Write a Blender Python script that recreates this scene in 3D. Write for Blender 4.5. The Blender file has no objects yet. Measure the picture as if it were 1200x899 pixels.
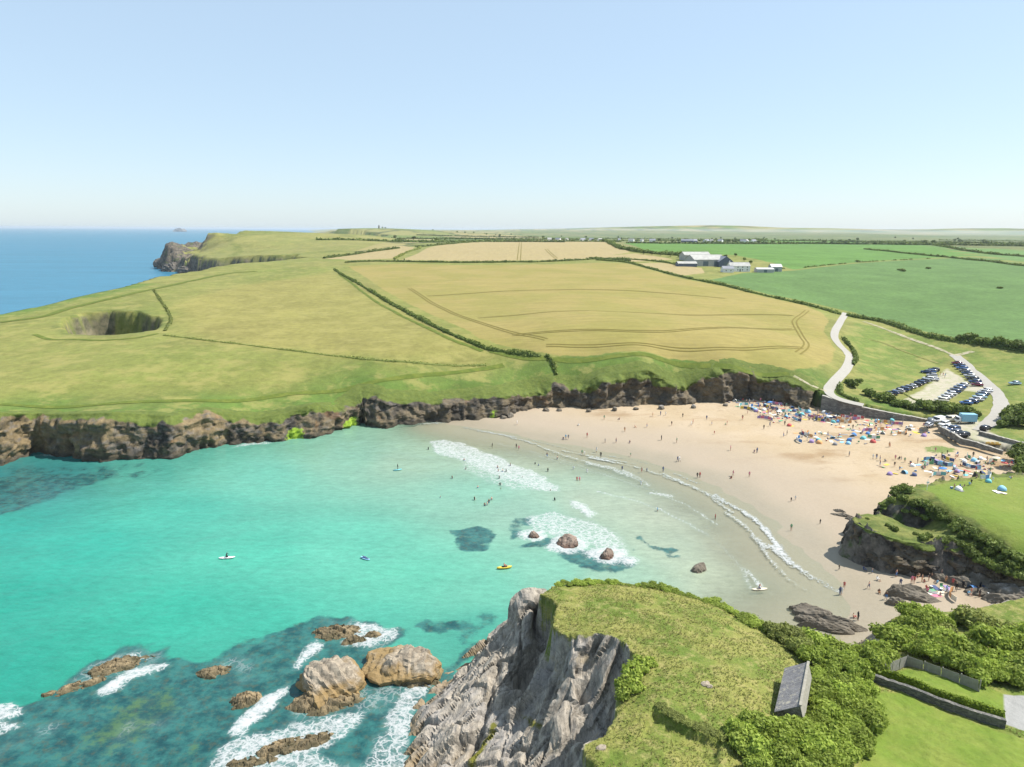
import bpy, bmesh, math, random
import numpy as np
from mathutils import Vector, Matrix

def tick(s): pass
R = math.radians
random.seed(7); rng = np.random.default_rng(11)
scene = bpy.context.scene
COL = scene.collection

# ------------------------------------------------------------------ camera
CAMZ, PITCH, ROLL, FPX = 65.0, R(12.7), R(.33), 800.0
cam_d = bpy.data.cameras.new('camera'); cam = bpy.data.objects.new('camera', cam_d); COL.objects.link(cam)
cam_d.sensor_width = 36; cam_d.lens = 36*FPX/1200; cam_d.clip_start = 1; cam_d.clip_end = 200000
cam.location = (0, 0, CAMZ); cam.rotation_euler = (Matrix.Rotation(math.pi/2-PITCH, 3, 'X') @ Matrix.Rotation(ROLL, 3, 'Z')).to_euler()
scene.camera = cam

# ------------------------------------------------------------------ light
SUN_EL, SUN_AZ = R(54), R(9)          # azimuth measured from +X towards +Y
sdir = Vector((math.cos(SUN_EL)*math.cos(SUN_AZ), math.cos(SUN_EL)*math.sin(SUN_AZ), math.sin(SUN_EL)))
world = bpy.data.worlds.new('World'); scene.world = world; world.use_nodes = True
wn = world.node_tree.nodes; wl = world.node_tree.links
bg = wn['Background']; sky = wn.new('ShaderNodeTexSky'); sky.sky_type = 'NISHITA'; sky.sun_disc = False
sky.sun_elevation = SUN_EL; sky.sun_rotation = math.pi/2 - SUN_AZ
sky.altitude = 60; sky.air_density = 1.0; sky.dust_density = 0.55; sky.ozone_density = 1.0
veil = wn.new('ShaderNodeMix'); veil.data_type = 'RGBA'; veil.inputs[0].default_value = .66      # even thin summer haze over the blue
veil.inputs[7].default_value = (2.75, 3.55, 4.3, 1); wl.new(sky.outputs[0], veil.inputs[6]); wl.new(veil.outputs[2], bg.inputs[0]); bg.inputs[1].default_value = 0.1
sl = bpy.data.lights.new('sun', 'SUN'); sl.energy = 3.9; sl.angle = R(0.53); sl.color = (1, 0.955, 0.88)
so = bpy.data.objects.new('sun', sl); COL.objects.link(so)
so.rotation_euler = sdir.to_track_quat('Z', 'Y').to_euler(); so.location = (200, -80, 300)
vs = scene.view_settings
vs.view_transform = 'Standard'; vs.look = 'None'; vs.gamma = 1; vs.use_curve_mapping = False
vs.exposure = 1.07
scene.render.engine = 'CYCLES'
scene.cycles.max_bounces = 6; scene.cycles.transparent_max_bounces = 12
scene.cycles.volume_bounces = 0

# ------------------------------------------------------------------ helpers: pixels to places
cp, sp = math.cos(PITCH), math.sin(PITCH)
def ray(px, py):
    a0 = (np.asarray(px, float)-600)/FPX; b0 = (449.5-np.asarray(py, float))/FPX
    a = a0*math.cos(ROLL)-b0*math.sin(ROLL); b = a0*math.sin(ROLL)+b0*math.cos(ROLL)
    return a, cp+b*sp, -sp+b*cp
def W(px, py, z=0.0):
    a, b, c = ray(px, py); t = (z-CAMZ)/c
    return np.stack([a*t, b*t, np.zeros_like(t)+z], -1)
def Wy(px, py, y):
    a, b, c = ray(px, py); t = y/b
    return np.stack([a*t, y+0*t, CAMZ+c*t], -1)
def PW(pts, z=0.0):
    return np.array([W(p[0], p[1], p[2] if len(p) > 2 else z) for p in pts])

# ------------------------------------------------------------------ helpers: noise
def _h(ix, iy, iz, s):
    h = (ix.astype(np.int64)*374761393 + iy.astype(np.int64)*668265263 + iz.astype(np.int64)*2147483647 + s*1274126177) & 0xffffffff
    h = ((h ^ (h >> 13))*1274126177) & 0xffffffff
    h = ((h ^ (h >> 16))*2246822519) & 0xffffffff
    return ((h ^ (h >> 15)) & 0xffffff)/float(0x1000000)
def vn(x, y, z=None, s=0):
    x = np.asarray(x, float); y = np.asarray(y, float)
    fx, fy = np.floor(x), np.floor(y); u, v = x-fx, y-fy
    u = u*u*u*(u*(u*6-15)+10); v = v*v*v*(v*(v*6-15)+10)
    if z is None:
        o = np.zeros_like(fx)
        return ((_h(fx, fy, o, s)*(1-u)+_h(fx+1, fy, o, s)*u)*(1-v) + (_h(fx, fy+1, o, s)*(1-u)+_h(fx+1, fy+1, o, s)*u)*v)*2-1
    z = np.asarray(z, float); fz = np.floor(z); w = z-fz; w = w*w*(3-2*w)
    r = []
    for k in (0, 1):
        q = fz+k
        r.append((_h(fx, fy, q, s)*(1-u)+_h(fx+1, fy, q, s)*u)*(1-v) + (_h(fx, fy+1, q, s)*(1-u)+_h(fx+1, fy+1, q, s)*u)*v)
    return (r[0]*(1-w)+r[1]*w)*2-1
def fbm(x, y, z=None, o=4, s=0):
    t = 0; a = 1.0; n = 0; f = 1.0
    for k in range(o):
        c, d = math.cos(k*0.7), math.sin(k*0.7)
        t = t + a*vn((x*c-y*d)*f, (x*d+y*c)*f, None if z is None else z*f, s+k*17); n += a; a *= .5; f *= 2.03
    return t/n
def ridged(x, y, z=None, o=4, s=0):
    t = 0; a = 1.0; n = 0; f = 1.0
    for k in range(o):
        t = t + a*(1-2*np.abs(vn(x*f, y*f, None if z is None else z*f, s+k*31))); n += a; a *= .5; f *= 2.1
    return t/n
def worley(x, y, s=0):
    fx, fy = np.floor(x), np.floor(y); d1 = np.full(x.shape, 9.0); d2 = d1.copy(); cid = np.zeros(x.shape)
    o = np.zeros_like(fx)
    for i in (-1, 0, 1):
        for j in (-1, 0, 1):
            a, b = fx+i, fy+j
            px = a+_h(a, b, o, s); py = b+_h(a, b, o+1, s)
            d = np.hypot(px-x, py-y); c = _h(a, b, o+2, s)
            n = d < d1
            d2 = np.where(n, d1, np.minimum(d2, d)); cid = np.where(n, c, cid); d1 = np.where(n, d, d1)
    return d1, d2, cid
def facets(x, y, s=0):
    """tilted plates: offset inside the nearest cell, its random tilt and height"""
    fx, fy = np.floor(x), np.floor(y); o = np.zeros_like(fx); d1 = np.full(x.shape, 9.0); d2 = d1.copy(); out = [np.zeros(x.shape) for _ in range(5)]
    for i in (-1, 0, 1):
        for j in (-1, 0, 1):
            a, b = fx+i, fy+j; px = a+_h(a, b, o, s); py = b+_h(a, b, o+1, s); d = np.hypot(px-x, py-y); n = d < d1
            d2 = np.where(n, d1, np.minimum(d2, d)); d1 = np.where(n, d, d1)
            for k, v in enumerate((x-px, y-py, _h(a, b, o+2, s)-.5, _h(a, b, o+3, s)-.5, _h(a, b, o+4, s)-.5)): out[k] = np.where(n, v, out[k])
    return (*out, d2-d1)
def ss(a, b, x):
    t = np.clip((x-a)/(b-a), 0, 1); return t*t*(3-2*t)
def interp(x, pts):
    p = np.array(pts, float); return np.interp(x, p[:, 0], p[:, 1])

# ------------------------------------------------------------------ helpers: shapes in plan
def sdf(poly, x, y):
    """signed distance, positive inside"""
    P = np.asarray(poly, float)[:, :2]; d = np.full(x.shape, 1e18); ins = np.zeros(x.shape, bool)
    for i in range(len(P)):
        a, b = P[i], P[(i+1) % len(P)]; e = b-a; L = e@e+1e-12
        t = np.clip(((x-a[0])*e[0]+(y-a[1])*e[1])/L, 0, 1)
        d = np.minimum(d, (x-a[0]-t*e[0])**2+(y-a[1]-t*e[1])**2)
        if a[1] != b[1]:
            c = ((a[1] > y) != (b[1] > y)) & (x < (b[0]-a[0])*(y-a[1])/(b[1]-a[1])+a[0]); ins ^= c
    d = np.sqrt(d); return np.where(ins, d, -d)
def ldist(line, x, y):
    P = np.asarray(line, float)[:, :2]; d = np.full(x.shape, 1e18)
    for a, b in zip(P[:-1], P[1:]):
        e = b-a; L = e@e+1e-12; t = np.clip(((x-a[0])*e[0]+(y-a[1])*e[1])/L, 0, 1)
        d = np.minimum(d, (x-a[0]-t*e[0])**2+(y-a[1]-t*e[1])**2)
    return np.sqrt(d)
def resample(P, step, smooth=True):
    P = np.asarray(P, float)
    if smooth and len(P) > 2:
        out = []
        Q = np.vstack([2*P[0]-P[1], P, 2*P[-1]-P[-2]])
        for i in range(1, len(Q)-2):
            for t in np.linspace(0, 1, 12, endpoint=False):
                a, b, c, d = Q[i-1], Q[i], Q[i+1], Q[i+2]
                out.append(0.5*((2*b)+(-a+c)*t+(2*a-5*b+4*c-d)*t*t+(-a+3*b-3*c+d)*t**3))
        out.append(P[-1]); P = np.array(out)
    s = np.r_[0, np.cumsum(np.linalg.norm(np.diff(P, axis=0), axis=1))]
    n = max(2, int(s[-1]/step)+1); q = np.linspace(0, s[-1], n)
    return np.stack([np.interp(q, s, P[:, k]) for k in range(P.shape[1])], -1)
class TPS:
    def __init__(self, pts, lam=0.0, scale=100.):
        p = np.asarray(pts, float); self.c = p[:, :2]/scale; self.s = scale; n = len(p)
        K = self.U(np.linalg.norm(self.c[:, None]-self.c[None], axis=2)) + lam*np.eye(n)
        Q = np.c_[np.ones(n), self.c]; A = np.zeros((n+3, n+3)); A[:n, :n] = K; A[:n, n:] = Q; A[n:, :n] = Q.T
        self.w = np.linalg.solve(A, np.r_[p[:, 2], 0, 0, 0])
    @staticmethod
    def U(r): return np.where(r > 1e-9, r*r*np.log(np.maximum(r, 1e-9)), 0)
    def __call__(self, x, y):
        x = np.asarray(x, float); sh = x.shape; X = np.c_[x.ravel(), np.asarray(y, float).ravel()]/self.s
        n = len(self.c); out = self.w[n]+X@self.w[n+1:]
        for i0 in range(0, len(X), 20000):
            Q = X[i0:i0+20000]
            r2 = (Q[:, 0, None]-self.c[None, :, 0])**2; r2 += (Q[:, 1, None]-self.c[None, :, 1])**2; r2 += 1e-16
            out[i0:i0+20000] += (r2*np.log(r2))@(.5*self.w[:n])
        return out.reshape(sh)

# ------------------------------------------------------------------ helpers: meshes
def mesh_np(name, V, F, mats, attrs=None, midx=None, smooth=True):
    V = np.asarray(V, np.float32); F = np.asarray(F, np.int32)
    me = bpy.data.meshes.new(name); n, k = F.shape
    me.vertices.add(len(V)); me.vertices.foreach_set('co', V.ravel())
    me.loops.add(n*k); me.loops.foreach_set('vertex_index', F.ravel())
    me.polygons.add(n); me.polygons.foreach_set('loop_start', np.arange(0, n*k, k, dtype=np.int32))
    if midx is not None: me.polygons.foreach_set('material_index', np.asarray(midx, np.int32))
    me.polygons.foreach_set('use_smooth', np.full(n, smooth))
    for m in (mats if isinstance(mats, (list, tuple)) else [mats]): me.materials.append(m)
    for an, av in (attrs or {}).items():
        av = np.asarray(av, np.float32)
        if av.ndim == 2:
            a = me.attributes.new(an, 'FLOAT_COLOR', 'POINT'); a.data.foreach_set('color', np.c_[av, np.ones(len(av), np.float32)].astype(np.float32).ravel())
        else:
            a = me.attributes.new(an, 'FLOAT', 'POINT'); a.data.foreach_set('value', av)
    me.update(); me.validate(); return me
def link(name, me, parent=None, **props):
    o = bpy.data.objects.new(name, me); COL.objects.link(o)
    if parent: o.parent = parent
    for k, v in props.items():
        if v is not None: o[k] = v
    return o
def structure(name, me, parent=None, label=None):
    return link(name, me, parent, kind='structure', label=label)
def thing(name, label, cat, loc=(0, 0, 0), rz=0, group=None, me=None):
    o = link(name, me, None, label=label, category=cat, group=group)
    o.location = loc; o.rotation_euler = (0, 0, rz); return o
def gridfaces(nx, ny):
    i = np.arange((ny-1)*(nx-1)); r, c = i//(nx-1), i % (nx-1); a = r*nx+c
    return np.stack([a, a+1, a+nx+1, a+nx], -1)
def subset(V, F, attrs, keep):
    F = F[keep]; u, inv = np.unique(F, return_inverse=True)
    return V[u], inv.reshape(F.shape), {k: v[u] for k, v in attrs.items()}

# ------------------------------------------------------------------ helpers: materials
def srgb(r, g, b):
    f = lambda c: (c/255/12.92) if c/255 <= .04045 else ((c/255+.055)/1.055)**2.4
    return (f(r), f(g), f(b))
class Mat:
    def __init__(self, name, rough=.8, spec=.3):
        self.m = bpy.data.materials.new(name); self.m.use_nodes = True
        self.t = self.m.node_tree; self.n = self.t.nodes; self.b = self.n['Principled BSDF']
        self.b.inputs['Roughness'].default_value = rough; self.b.inputs['Specular IOR Level'].default_value = spec
        self.out = self.n['Material Output']; self.tc = None
    def new(self, t, **k):
        x = self.n.new(t)
        for a, v in k.items(): setattr(x, a, v)
        return x
    def L(self, a, b): self.t.links.new(a, b)
    def pos(self, obj=False):
        if obj:
            if not self.tc: self.tc = self.new('ShaderNodeTexCoord')
            return self.tc.outputs['Object']
        return self.new('ShaderNodeNewGeometry').outputs['Position']
    def noise(self, scale, detail=4, rough=.55, vec=None, stretch=None, obj=False):
        v = vec or self.pos(obj)
        if stretch is not None:
            mp = self.new('ShaderNodeMapping'); mp.inputs['Scale'].default_value = stretch[:3]
            if len(stretch) > 3: mp.inputs['Rotation'].default_value = (0, 0, stretch[3])
            self.L(v, mp.inputs[0]); v = mp.outputs[0]
        x = self.new('ShaderNodeTexNoise'); x.inputs['Scale'].default_value = scale
        x.inputs['Detail'].default_value = detail; x.inputs['Roughness'].default_value = rough
        self.L(v, x.inputs['Vector']); return x.outputs['Fac']
    def attr(self, name, col=False):
        a = self.new('ShaderNodeAttribute'); a.attribute_name = name
        return a.outputs['Color' if col else 'Fac']
    def ramp(self, fac, a, b):
        x = self.new('ShaderNodeMapRange'); x.interpolation_type = 'SMOOTHSTEP'
        x.inputs[1].default_value = a; x.inputs[2].default_value = b; self.L(fac, x.inputs[0]); return x.outputs[0]
    def math(self, op, a, b=None):
        x = self.new('ShaderNodeMath', operation=op)
        for i, v in enumerate((a, b)):
            if v is None: continue
            if isinstance(v, (int, float)): x.inputs[i].default_value = v
            else: self.L(v, x.inputs[i])
        return x.outputs[0]
    def mix(self, fac, a, b, mode='MIX'):
        x = self.new('ShaderNodeMix', data_type='RGBA', blend_type=mode)
        for i, v in ((0, fac), (6, a), (7, b)):
            if isinstance(v, (int, float)): x.inputs[i].default_value = v
            elif isinstance(v, tuple): x.inputs[i].default_value = (*v[:3], 1)
            else: self.L(v, x.inputs[i])
        return x.outputs[2]
    def gain(self, col, fac, lo, hi):
        """multiply a colour by a factor running lo..hi"""
        x = self.new('ShaderNodeMapRange'); x.inputs[1].default_value = .25; x.inputs[2].default_value = .75
        x.inputs[3].default_value = lo; x.inputs[4].default_value = hi; self.L(fac, x.inputs[0])
        y = self.new('ShaderNodeVectorMath', operation='SCALE'); self.L(col, y.inputs[0]); self.L(x.outputs[0], y.inputs['Scale'])
        return y.outputs[0]
    def color(self, c):
        if isinstance(c, tuple): self.b.inputs['Base Color'].default_value = (*c[:3], 1)
        else: self.L(c, self.b.inputs['Base Color'])
        return self
    def bump(self, h, strength=.5, dist=.1):
        x = self.new('ShaderNodeBump'); x.inputs['Strength'].default_value = strength; x.inputs['Distance'].default_value = dist
        self.L(h, x.inputs['Height']); self.L(x.outputs[0], self.b.inputs['Normal']); return x
_plain = {}
def plain(name, c, rough=.6, var=.12, scale=3., metal=0, spec=.4):
    if name in _plain: return _plain[name]
    m = Mat(name, rough, spec); m.b.inputs['Metallic'].default_value = metal
    k = m.new('ShaderNodeRGB'); k.outputs[0].default_value = (*c, 1)
    m.color(m.gain(k.outputs[0], m.noise(scale, 3, obj=True), 1-var, 1+var)); _plain[name] = m.m
    return m.m
# ================================================================== THE LIE OF THE LAND
# foot and grassy brink of the long cliff across the bay
BASE = [(-80,556),(-40,552),(0,549),(43,536),(85,541),(127,543),(173,537),(200,538),(233,528),(277,523),(317,520),(360,516),(400,507),(423,498),(453,502),(500,498),(533,495),(560,492),(587,487),(610,481),(633,478),(667,477),(700,477),(760,474),(800,473),(843,470),(900,470),(930,474),(955,480)]
TOPL = [(-80,486),(-40,485),(0,484),(67,486),(133,484),(173,487),(213,488),(240,481),(273,487),(300,491),(333,486),(370,473),(397,480),(412,470),(423,458),(445,462),(460,467),(487,470),(533,467),(573,461),(593,458),(633,456),(650,448),(668,452),(683,452),(700,441),(760,434),(785,446),(805,452),(835,432),(860,431),(887,437),(927,441),(955,458)]
def zbase(px): return interp(px, [(540, -.6), (600, 1.2), (700, 2.3), (800, 2.8), (955, 3.0)])
def cliffcol(px):
    b = W(px, interp(px, BASE), 0) if np.ndim(px) == 0 else None
    return b
cpx = np.arange(-80, 956, 1.0)
zb = zbase(cpx); CB = np.stack([W(a, b, c) for a, b, c in zip(cpx, interp(cpx, BASE), zb)])
setb = interp(cpx, [(-80, 5), (280, 4.5), (400, 5), (640, 4.5), (955, 4)])
CT = np.stack([Wy(a, b, y) for a, b, y in zip(cpx, interp(cpx, TOPL), CB[:, 1]+setb)])

WATERL = PW([(528,497),(560,502),(600,509),(680,524),(760,541),(840,570),(905,606),(950,655),(984,684),(996,698),(1000,712),(988,730),(972,750),(935,775)])
beach_poly = np.vstack([WATERL[:, :2], [(30, 70), (30, 20), (500, 20), (500, 420), (-15, 420)]])
def z_low(x, y):
    d = sdf(beach_poly, x, y)
    z = np.where(d > 0, 4.3*(1-np.exp(-d/75.)), np.maximum(.045*d, -7))
    return z + .16*fbm(x/8, y/8, o=3, s=2)*ss(16, 3, np.abs(d)) + .06*fbm(x/7, y/7, o=3, s=3)*ss(4, 20, d) + .25*fbm(x/35, y/35, o=2, s=4)*ss(12, 45, d)

tick("a")
ctl = [tuple(p) for p in CT[::22]]
ctl += [tuple(W(*p)) for p in [(0,372,19),(0,430,15.5),(-60,376,18),(100,440,15.5),(130,395,18.5),(130,360,22),(60,352,21.5),(80,350,22.3),(190,322,27),(300,350,24),(300,320,28.5),
  (240,313,29.5),(270,309,30),(350,302.5,31),(400,315,31),(500,360,23.5),(400,400,19),(300,440,14),(480,430,15.5),(570,415,17),(640,417,17.5),(700,416,18),(760,421,17.5),(860,426,16),(930,434,14),(980,412,14.5),(985,388,16.5),(700,350,27),(800,370,23),(600,370,24.5),
  (600,307,36),(430,307,34),(740,307,36.5),(680,303,37.5),(830,328,30),(860,314,33),(910,318,32),(900,345,25),(960,361,20),(1000,370,16.5),
  (1200,412,13),(1100,397,14.5),(1200,300,38),(1050,330,28),(1200,345,25),(1000,300,38),(900,298,40),(780,300,39.5),(600,283,45),(500,285,44),(850,283,46),(1000,283,46),(1100,290,42),(1200,288,45),
  (1060,450,7.2),(1120,420,9.5),(1170,470,6.4),(1040,400,12.3),(1020,430,10),(1100,470,6.3),(1140,490,5.2),(1200,450,8.5),(1200,500,6.2),(1000,440,9.8),(972,457,8.6),(985,467,7.6),(1010,474,7.0),(1050,484,5.6),(1083,489,4.7),(1110,500,4.6),(1145,507,4.6),(1150,520,4.5),(1200,523,5),(1260,500,7),(1260,420,13),(990,415,12.2)]]
tpsA = TPS(ctl, lam=2e-4)
A2 = TPS([(-590,1140,16),(-566,1135,33),(-550,1130,39),(-535,1130,33),(-518,1130,25),(-506,1130,32),(-494,1130,52),(-470,1130,54),(-600,1240,27),(-570,1230,37),(-525,1225,26),(-497,1230,53),(-530,1070,24),(-505,1070,20),(-480,1070,27),(-470,1215,55),(-545,1090,30),(-450,1060,38),(-398,935,25),(-337,905,30),(-277,872,31.5),(-470,1020,26),(-420,1000,29),(-300,1000,38),(-380,1150,50),(-300,1250,54),(-480,1320,50),(-200,1100,47),(-200,900,38),(-150,1350,52)], lam=1e-4)
A2pts = None
def z_far(x, y):
    z = 42 + 6*fbm(x/1100, y/1100, o=3, s=21) + 8*ss(1500, 6000, y)
    z += 24*np.exp(-((x+560)/420)**2-((y-3000)/500)**2) + (88+40*vn(x/1700, y/9000, s=22))*np.exp(-((x-6000)/5200)**4-((y-12500)/1800)**2) + 14*np.exp(-((x-1500)/1600)**2-((y-7500)/1200)**2)
    z += 7*np.exp(-((x-680)/260)**2-((y-1750)/200)**2) - 9*ss(250, 900, x-.45*y)
    z -= 16*np.exp(-((x-700)/900)**2-((y-3600)/1300)**2)
    return np.minimum(z, 190)
def z_top(x, y):
    """height of the fields, the headland and the valley behind the beach"""
    x = np.asarray(x, float); y = np.asarray(y, float)
    a = tpsA(x, y); a2 = A2(np.clip(x, -660, -120), np.clip(y, 860, 1450)); f = z_far(x, y)
    w2 = ss(830, 900, y-.12*(x+280))*ss(-170, -300, x)*ss(1500, 1350, y)
    wf = np.clip(ss(780, 1150, y) + ss(330, 520, x-.75*np.maximum(y-300, 0)) + ss(-330, -420, x), 0, 1)
    z = a*(1-wf)+f*wf; z = z*(1-w2)+a2*w2
    n = .35*fbm(x/28, y/28, o=3, s=5)*ss(0, 60, y-215)
    return z + n
def GP(pts, f=None):
    """the ground points that pixels show"""
    P = np.asarray([p[:2] for p in pts], float); f = f or z_top; z = np.full(len(P), 15.0)
    for _ in range(45):
        p = W(P[:, 0], P[:, 1], z); z = z+.35*(f(p[:, 0], p[:, 1])-z)
    return W(P[:, 0], P[:, 1], z)
def G(px, py): return GP([(px, py)])[0]
def each(L, f=None): return [(*q, p) for q, p in zip(L, GP(L, f))]
tick("b")
tops = CT[::7, :2]
SW = [(962,480,463),(985,484,471),(1010,488,477),(1035,491.5,482),(1060,493,486.5),(1086,495,491)]
front = np.array([W(a, b, 2.9)[:2]+np.array([0, -.6]) for a, b, _ in SW] + [W(*p)[:2] for p in [(1098,500,4.5),(1125,514,4.4),(1150,521,4.4),(1190,526,4.6),(1300,532,5)]])
coast = [(-15600,60000),(-2200,8600),(-1180,4400),(-800,3350),(-770,2950),(-640,2750),(-420,2300),(-380,1700),(-470,1400),(-545,1335),(-600,1330),(-640,1268),(-567,1124),(-530,1060),(-503,1037),(-471,1012),(-430,962),(-398,930),(-337,900),(-277,868),(-246,799),(-282,690),(-284,640),(-292,573),(-274,480),(-272,420),(-276,365),(-300,330),(-310,260),(-260,215),(-210,196)]
land_poly = np.vstack([tops, front, [(400,150),(3000,100),(60000,1000),(60000,60000)], coast])

# the collapsed sea cave: a great round hole in the headland
HOLE = GP([(70,381),(78,373),(100,367),(130,364),(165,366),(186,372),(190,379),(182,386),(160,390),(120,393),(85,391)])
hc = HOLE[:, :2].mean(0)

# ------------------------------------------------------------------ field outlines
F_barley = GP([(408,312),(470,309),(560,311),(640,310),(700,308),(735,309),(800,327),(845,335),(900,349),(945,359),(962,366),(972,376),(965,388),(972,398),(979,410),(975,424),(955,431),(930,434),(860,426),(800,422),(700,416),(640,415),(600,408),(560,396),(500,366),(450,340)])
F_hay = GP([(500,291),(560,283),(640,281),(710,282),(738,296),(700,302),(640,305),(560,306),(470,305)])
F_hay2 = GP([(380,303),(430,294),(470,288),(486,290),(462,303),(410,305)])
F_straw = GP([(745,309),(775,308),(822,314),(826,320),(800,323)])
F_straw2 = GP([(700,301),(745,297),(790,304),(740,307)])
F_green1 = GP([(730,285),(850,284),(950,283),(1020,284),(1140,300),(1060,304),(990,309),(930,316),(905,308),(860,299),(800,297),(760,296)])
F_green2 = GP([(832,328),(870,320),(930,317),(990,310),(1060,305),(1140,301),(1200,310),(1300,318),(1300,420),(1200,408),(1130,400),(1080,388),(1040,377),(1000,366),(960,357),(900,345)])
F_green3 = GP([(1030,284),(1120,290),(1200,293),(1300,298),(1300,312),(1200,308),(1145,299)])
F_meadow = GP([(1002,378),(1040,384),(1090,398),(1135,408),(1300,416),(1300,470),(1180,470),(1160,445),(1120,415),(1096,432),(1040,458),(1005,456),(1003,430),(1008,412),(992,394)])
F_dry = GP([(205,352),(280,335),(390,318),(440,348),(560,404),(590,420),(440,424),(300,408),(210,390)])
GRAVEL = GP([(1056,470),(1080,458),(1110,432),(1118,437),(1140,452),(1165,456),(1166,462),(1130,458),(1108,470),(1085,476)])
SLIP = GP([(1090,497),(1110,488),(1140,490),(1152,497),(1160,506),(1195,520),(1195,530),(1150,524),(1125,514)])
FIELDS = [F_barley, F_hay, F_hay2, F_straw, F_straw2]

# ------------------------------------------------------------------ colours (true base colours, daylight comes from the sun)
tick("c")
C_GRASS = np.array([.138,.160,.038]); C_GREEN = np.array([.080,.135,.026]); C_DRY = np.array([.205,.185,.062])
C_CROP1 = np.array([.085,.165,.034]); C_CROP2 = np.array([.085,.148,.044]); C_SCRUB = np.array([.060,.085,.022])
C_PALE = np.array([.27,.225,.105]); C_BARLEY = np.array([.245,.202,.068]); C_GRAV = np.array([.36,.325,.25])
def lerp(a, b, t): return a*(1-t[:, None])+b*t[:, None]

def axis(parts, grow=None):
    out = []
    for a, b, s in parts: out.append(np.arange(a, b, s))
    return np.unique(np.round(np.concatenate(out), 3))
def growth(a, s, end, k=1.12):
    out = [a]
    while abs(out[-1]) < abs(end): out.append(out[-1]+s); s *= k
    return np.array(out)

# ------------------------------------------------------------------ main land sheet
gx = np.unique(np.round(np.concatenate([growth(-330, -5, -20000)[::-1], np.arange(-650, -440, 2.5), np.arange(-440, -330, 5.), np.arange(-330, -220, 2.5), np.arange(-220, -130, .9), np.arange(-130, 240, 1.3), growth(240, 1.6, 45000, 1.07)]), 2))
gy = np.unique(np.round(np.concatenate([np.arange(150, 270, 1.1), np.arange(270, 375, .9), growth(375, 1.1, 990, 1.008), np.arange(990, 1300, 3.), growth(1300, 6, 55000, 1.045)]), 2))
X, Y = np.meshgrid(gx, gy); x, y = X.ravel(), Y.ravel()
zt = z_top(x, y); dl = sdf(land_poly, x, y)
w = np.where(y > 560, 7.0, .6)
jag = np.where(y > 560, 13*fbm(x/20, y/20, o=4, s=8), 0)
inset = np.where(y > 560, 0, 1.4)
m = ss(-w, w, dl-inset+jag)
zp = ss(-455, -505, x)*ss(990, 1030, y)*ss(1420, 1340, y); zt = zt+zp*(9*ridged(x/30, y/30, o=4, s=47)-2)
dh = sdf(HOLE, x, y); dhn = dh + 1.6*fbm(x/6, y/6, o=3, s=44)
hole = ss(-.4, 2.2, dhn)*(13+3.5*fbm(x/9, y/9, o=2, s=45)) + ss(3, 22, dhn)*10
rim = np.exp(-((dh+2)/2.5)**2)
z = -5+(zt+5)*m - hole
z = z + np.where((hole > .4), 1.1*ridged(x/4, y/4, z/4, o=3, s=9)*ss(.3, 3, hole), 0)
slopey = ss(60, 700, y)
# colours
n1 = fbm(x/60, y/60, o=4, s=31); n2 = fbm(x/14, y/14, o=3, s=32)
c = np.tile(C_GRASS, (len(x), 1))
c = lerp(c, C_DRY, np.clip(.25+.45*n1, 0, .6))
dF = sdf(F_dry, x, y); c = lerp(c, C_DRY*.5+C_GRASS*.5+np.array([.03,.01,.005]), ss(-8, 12, dF+6*n2)*.85)
dcl = np.minimum(np.abs(dl), 400)
c = lerp(c, C_GREEN, ss(26, 6, dcl+7*n2)*(y < 500)*.9)
c = lerp(c, np.array([.085,.125,.024]), ss(9, 3, dcl+3*n2)*(y < 300)*(x > -40)*.75)
# far patchwork of fields
wx = (x+.25*y)/210; wy = (y-.1*x)/330
d1, d2, cid = worley(wx+.15*n1, wy+.15*n1, s=5)
pal = np.array([[.19,.185,.065],[.10,.14,.032],[.26,.22,.11],[.075,.135,.030],[.15,.165,.05],[.23,.20,.085]])
pc = pal[(cid*5.99).astype(int)]
edge = ss(.12, .04, d2-d1)
pc = lerp(pc, np.array([.04,.06,.022]), edge*.9)
farw = np.clip(ss(800, 900, y-.1*x)+ss(330, 420, x-.75*np.maximum(y-330, 0)), 0, 1)*np.where((x < -200) & (y < 1500), .25, 1)
pc = lerp(pc, np.array([.062,.098,.034]), .72*ss(-150, 350, x)*ss(9000, 4000, y))
c = lerp(c, pc, farw)
for poly, cc, s in ((F_green1, C_CROP1, 1), (F_green2, C_CROP2, 1), (F_green3, C_CROP2*1.15, 1), (F_meadow, C_GRASS*.55+C_GREEN*.5, 2)):
    c = lerp(c, cc, ss(-s, s, sdf(poly, x, y)))
wild = np.ones(len(x))
for poly in (F_green1, F_green2, F_green3): wild = np.minimum(wild, ss(2, -2, sdf(poly, x, y)))
sdm = {'hay': np.full(len(x), -99.)}
dB = sdf(F_barley, x, y)
for f in FIELDS[1:]: sdm['hay'] = np.maximum(sdm['hay'], np.clip(sdf(f, x, y), -50, 50))
dG = np.maximum(sdf(GRAVEL, x, y), sdf(SLIP, x, y))
# rough scrub below the field edge and around the hole
c = lerp(c, C_SCRUB*1.2, np.clip(rim*.5*(n2+.6), 0, .5))
steep_far = (y > 560) & (m < .93)
rocky = np.where(steep_far, 1.0, 0.0); rocky = np.maximum(rocky, zp*(1+.9*ss(-.1, .2, fbm(x/25, y/25, o=3, s=48)+.9*ss(-545, -575, x)+.9*ss(45, 10, np.abs(dl))-.15))); rocky = np.maximum(rocky, .8*ss(.5, 2.5, hole)*ss(-.35, .1, fbm(x/7, y/7, o=3, s=49))); rocky = np.maximum(rocky, (m < .9)*1.0)
V = np.stack([x, y, z], -1); Fq = gridfaces(len(gx), len(gy))
fm = m[Fq].max(1) > .002
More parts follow.
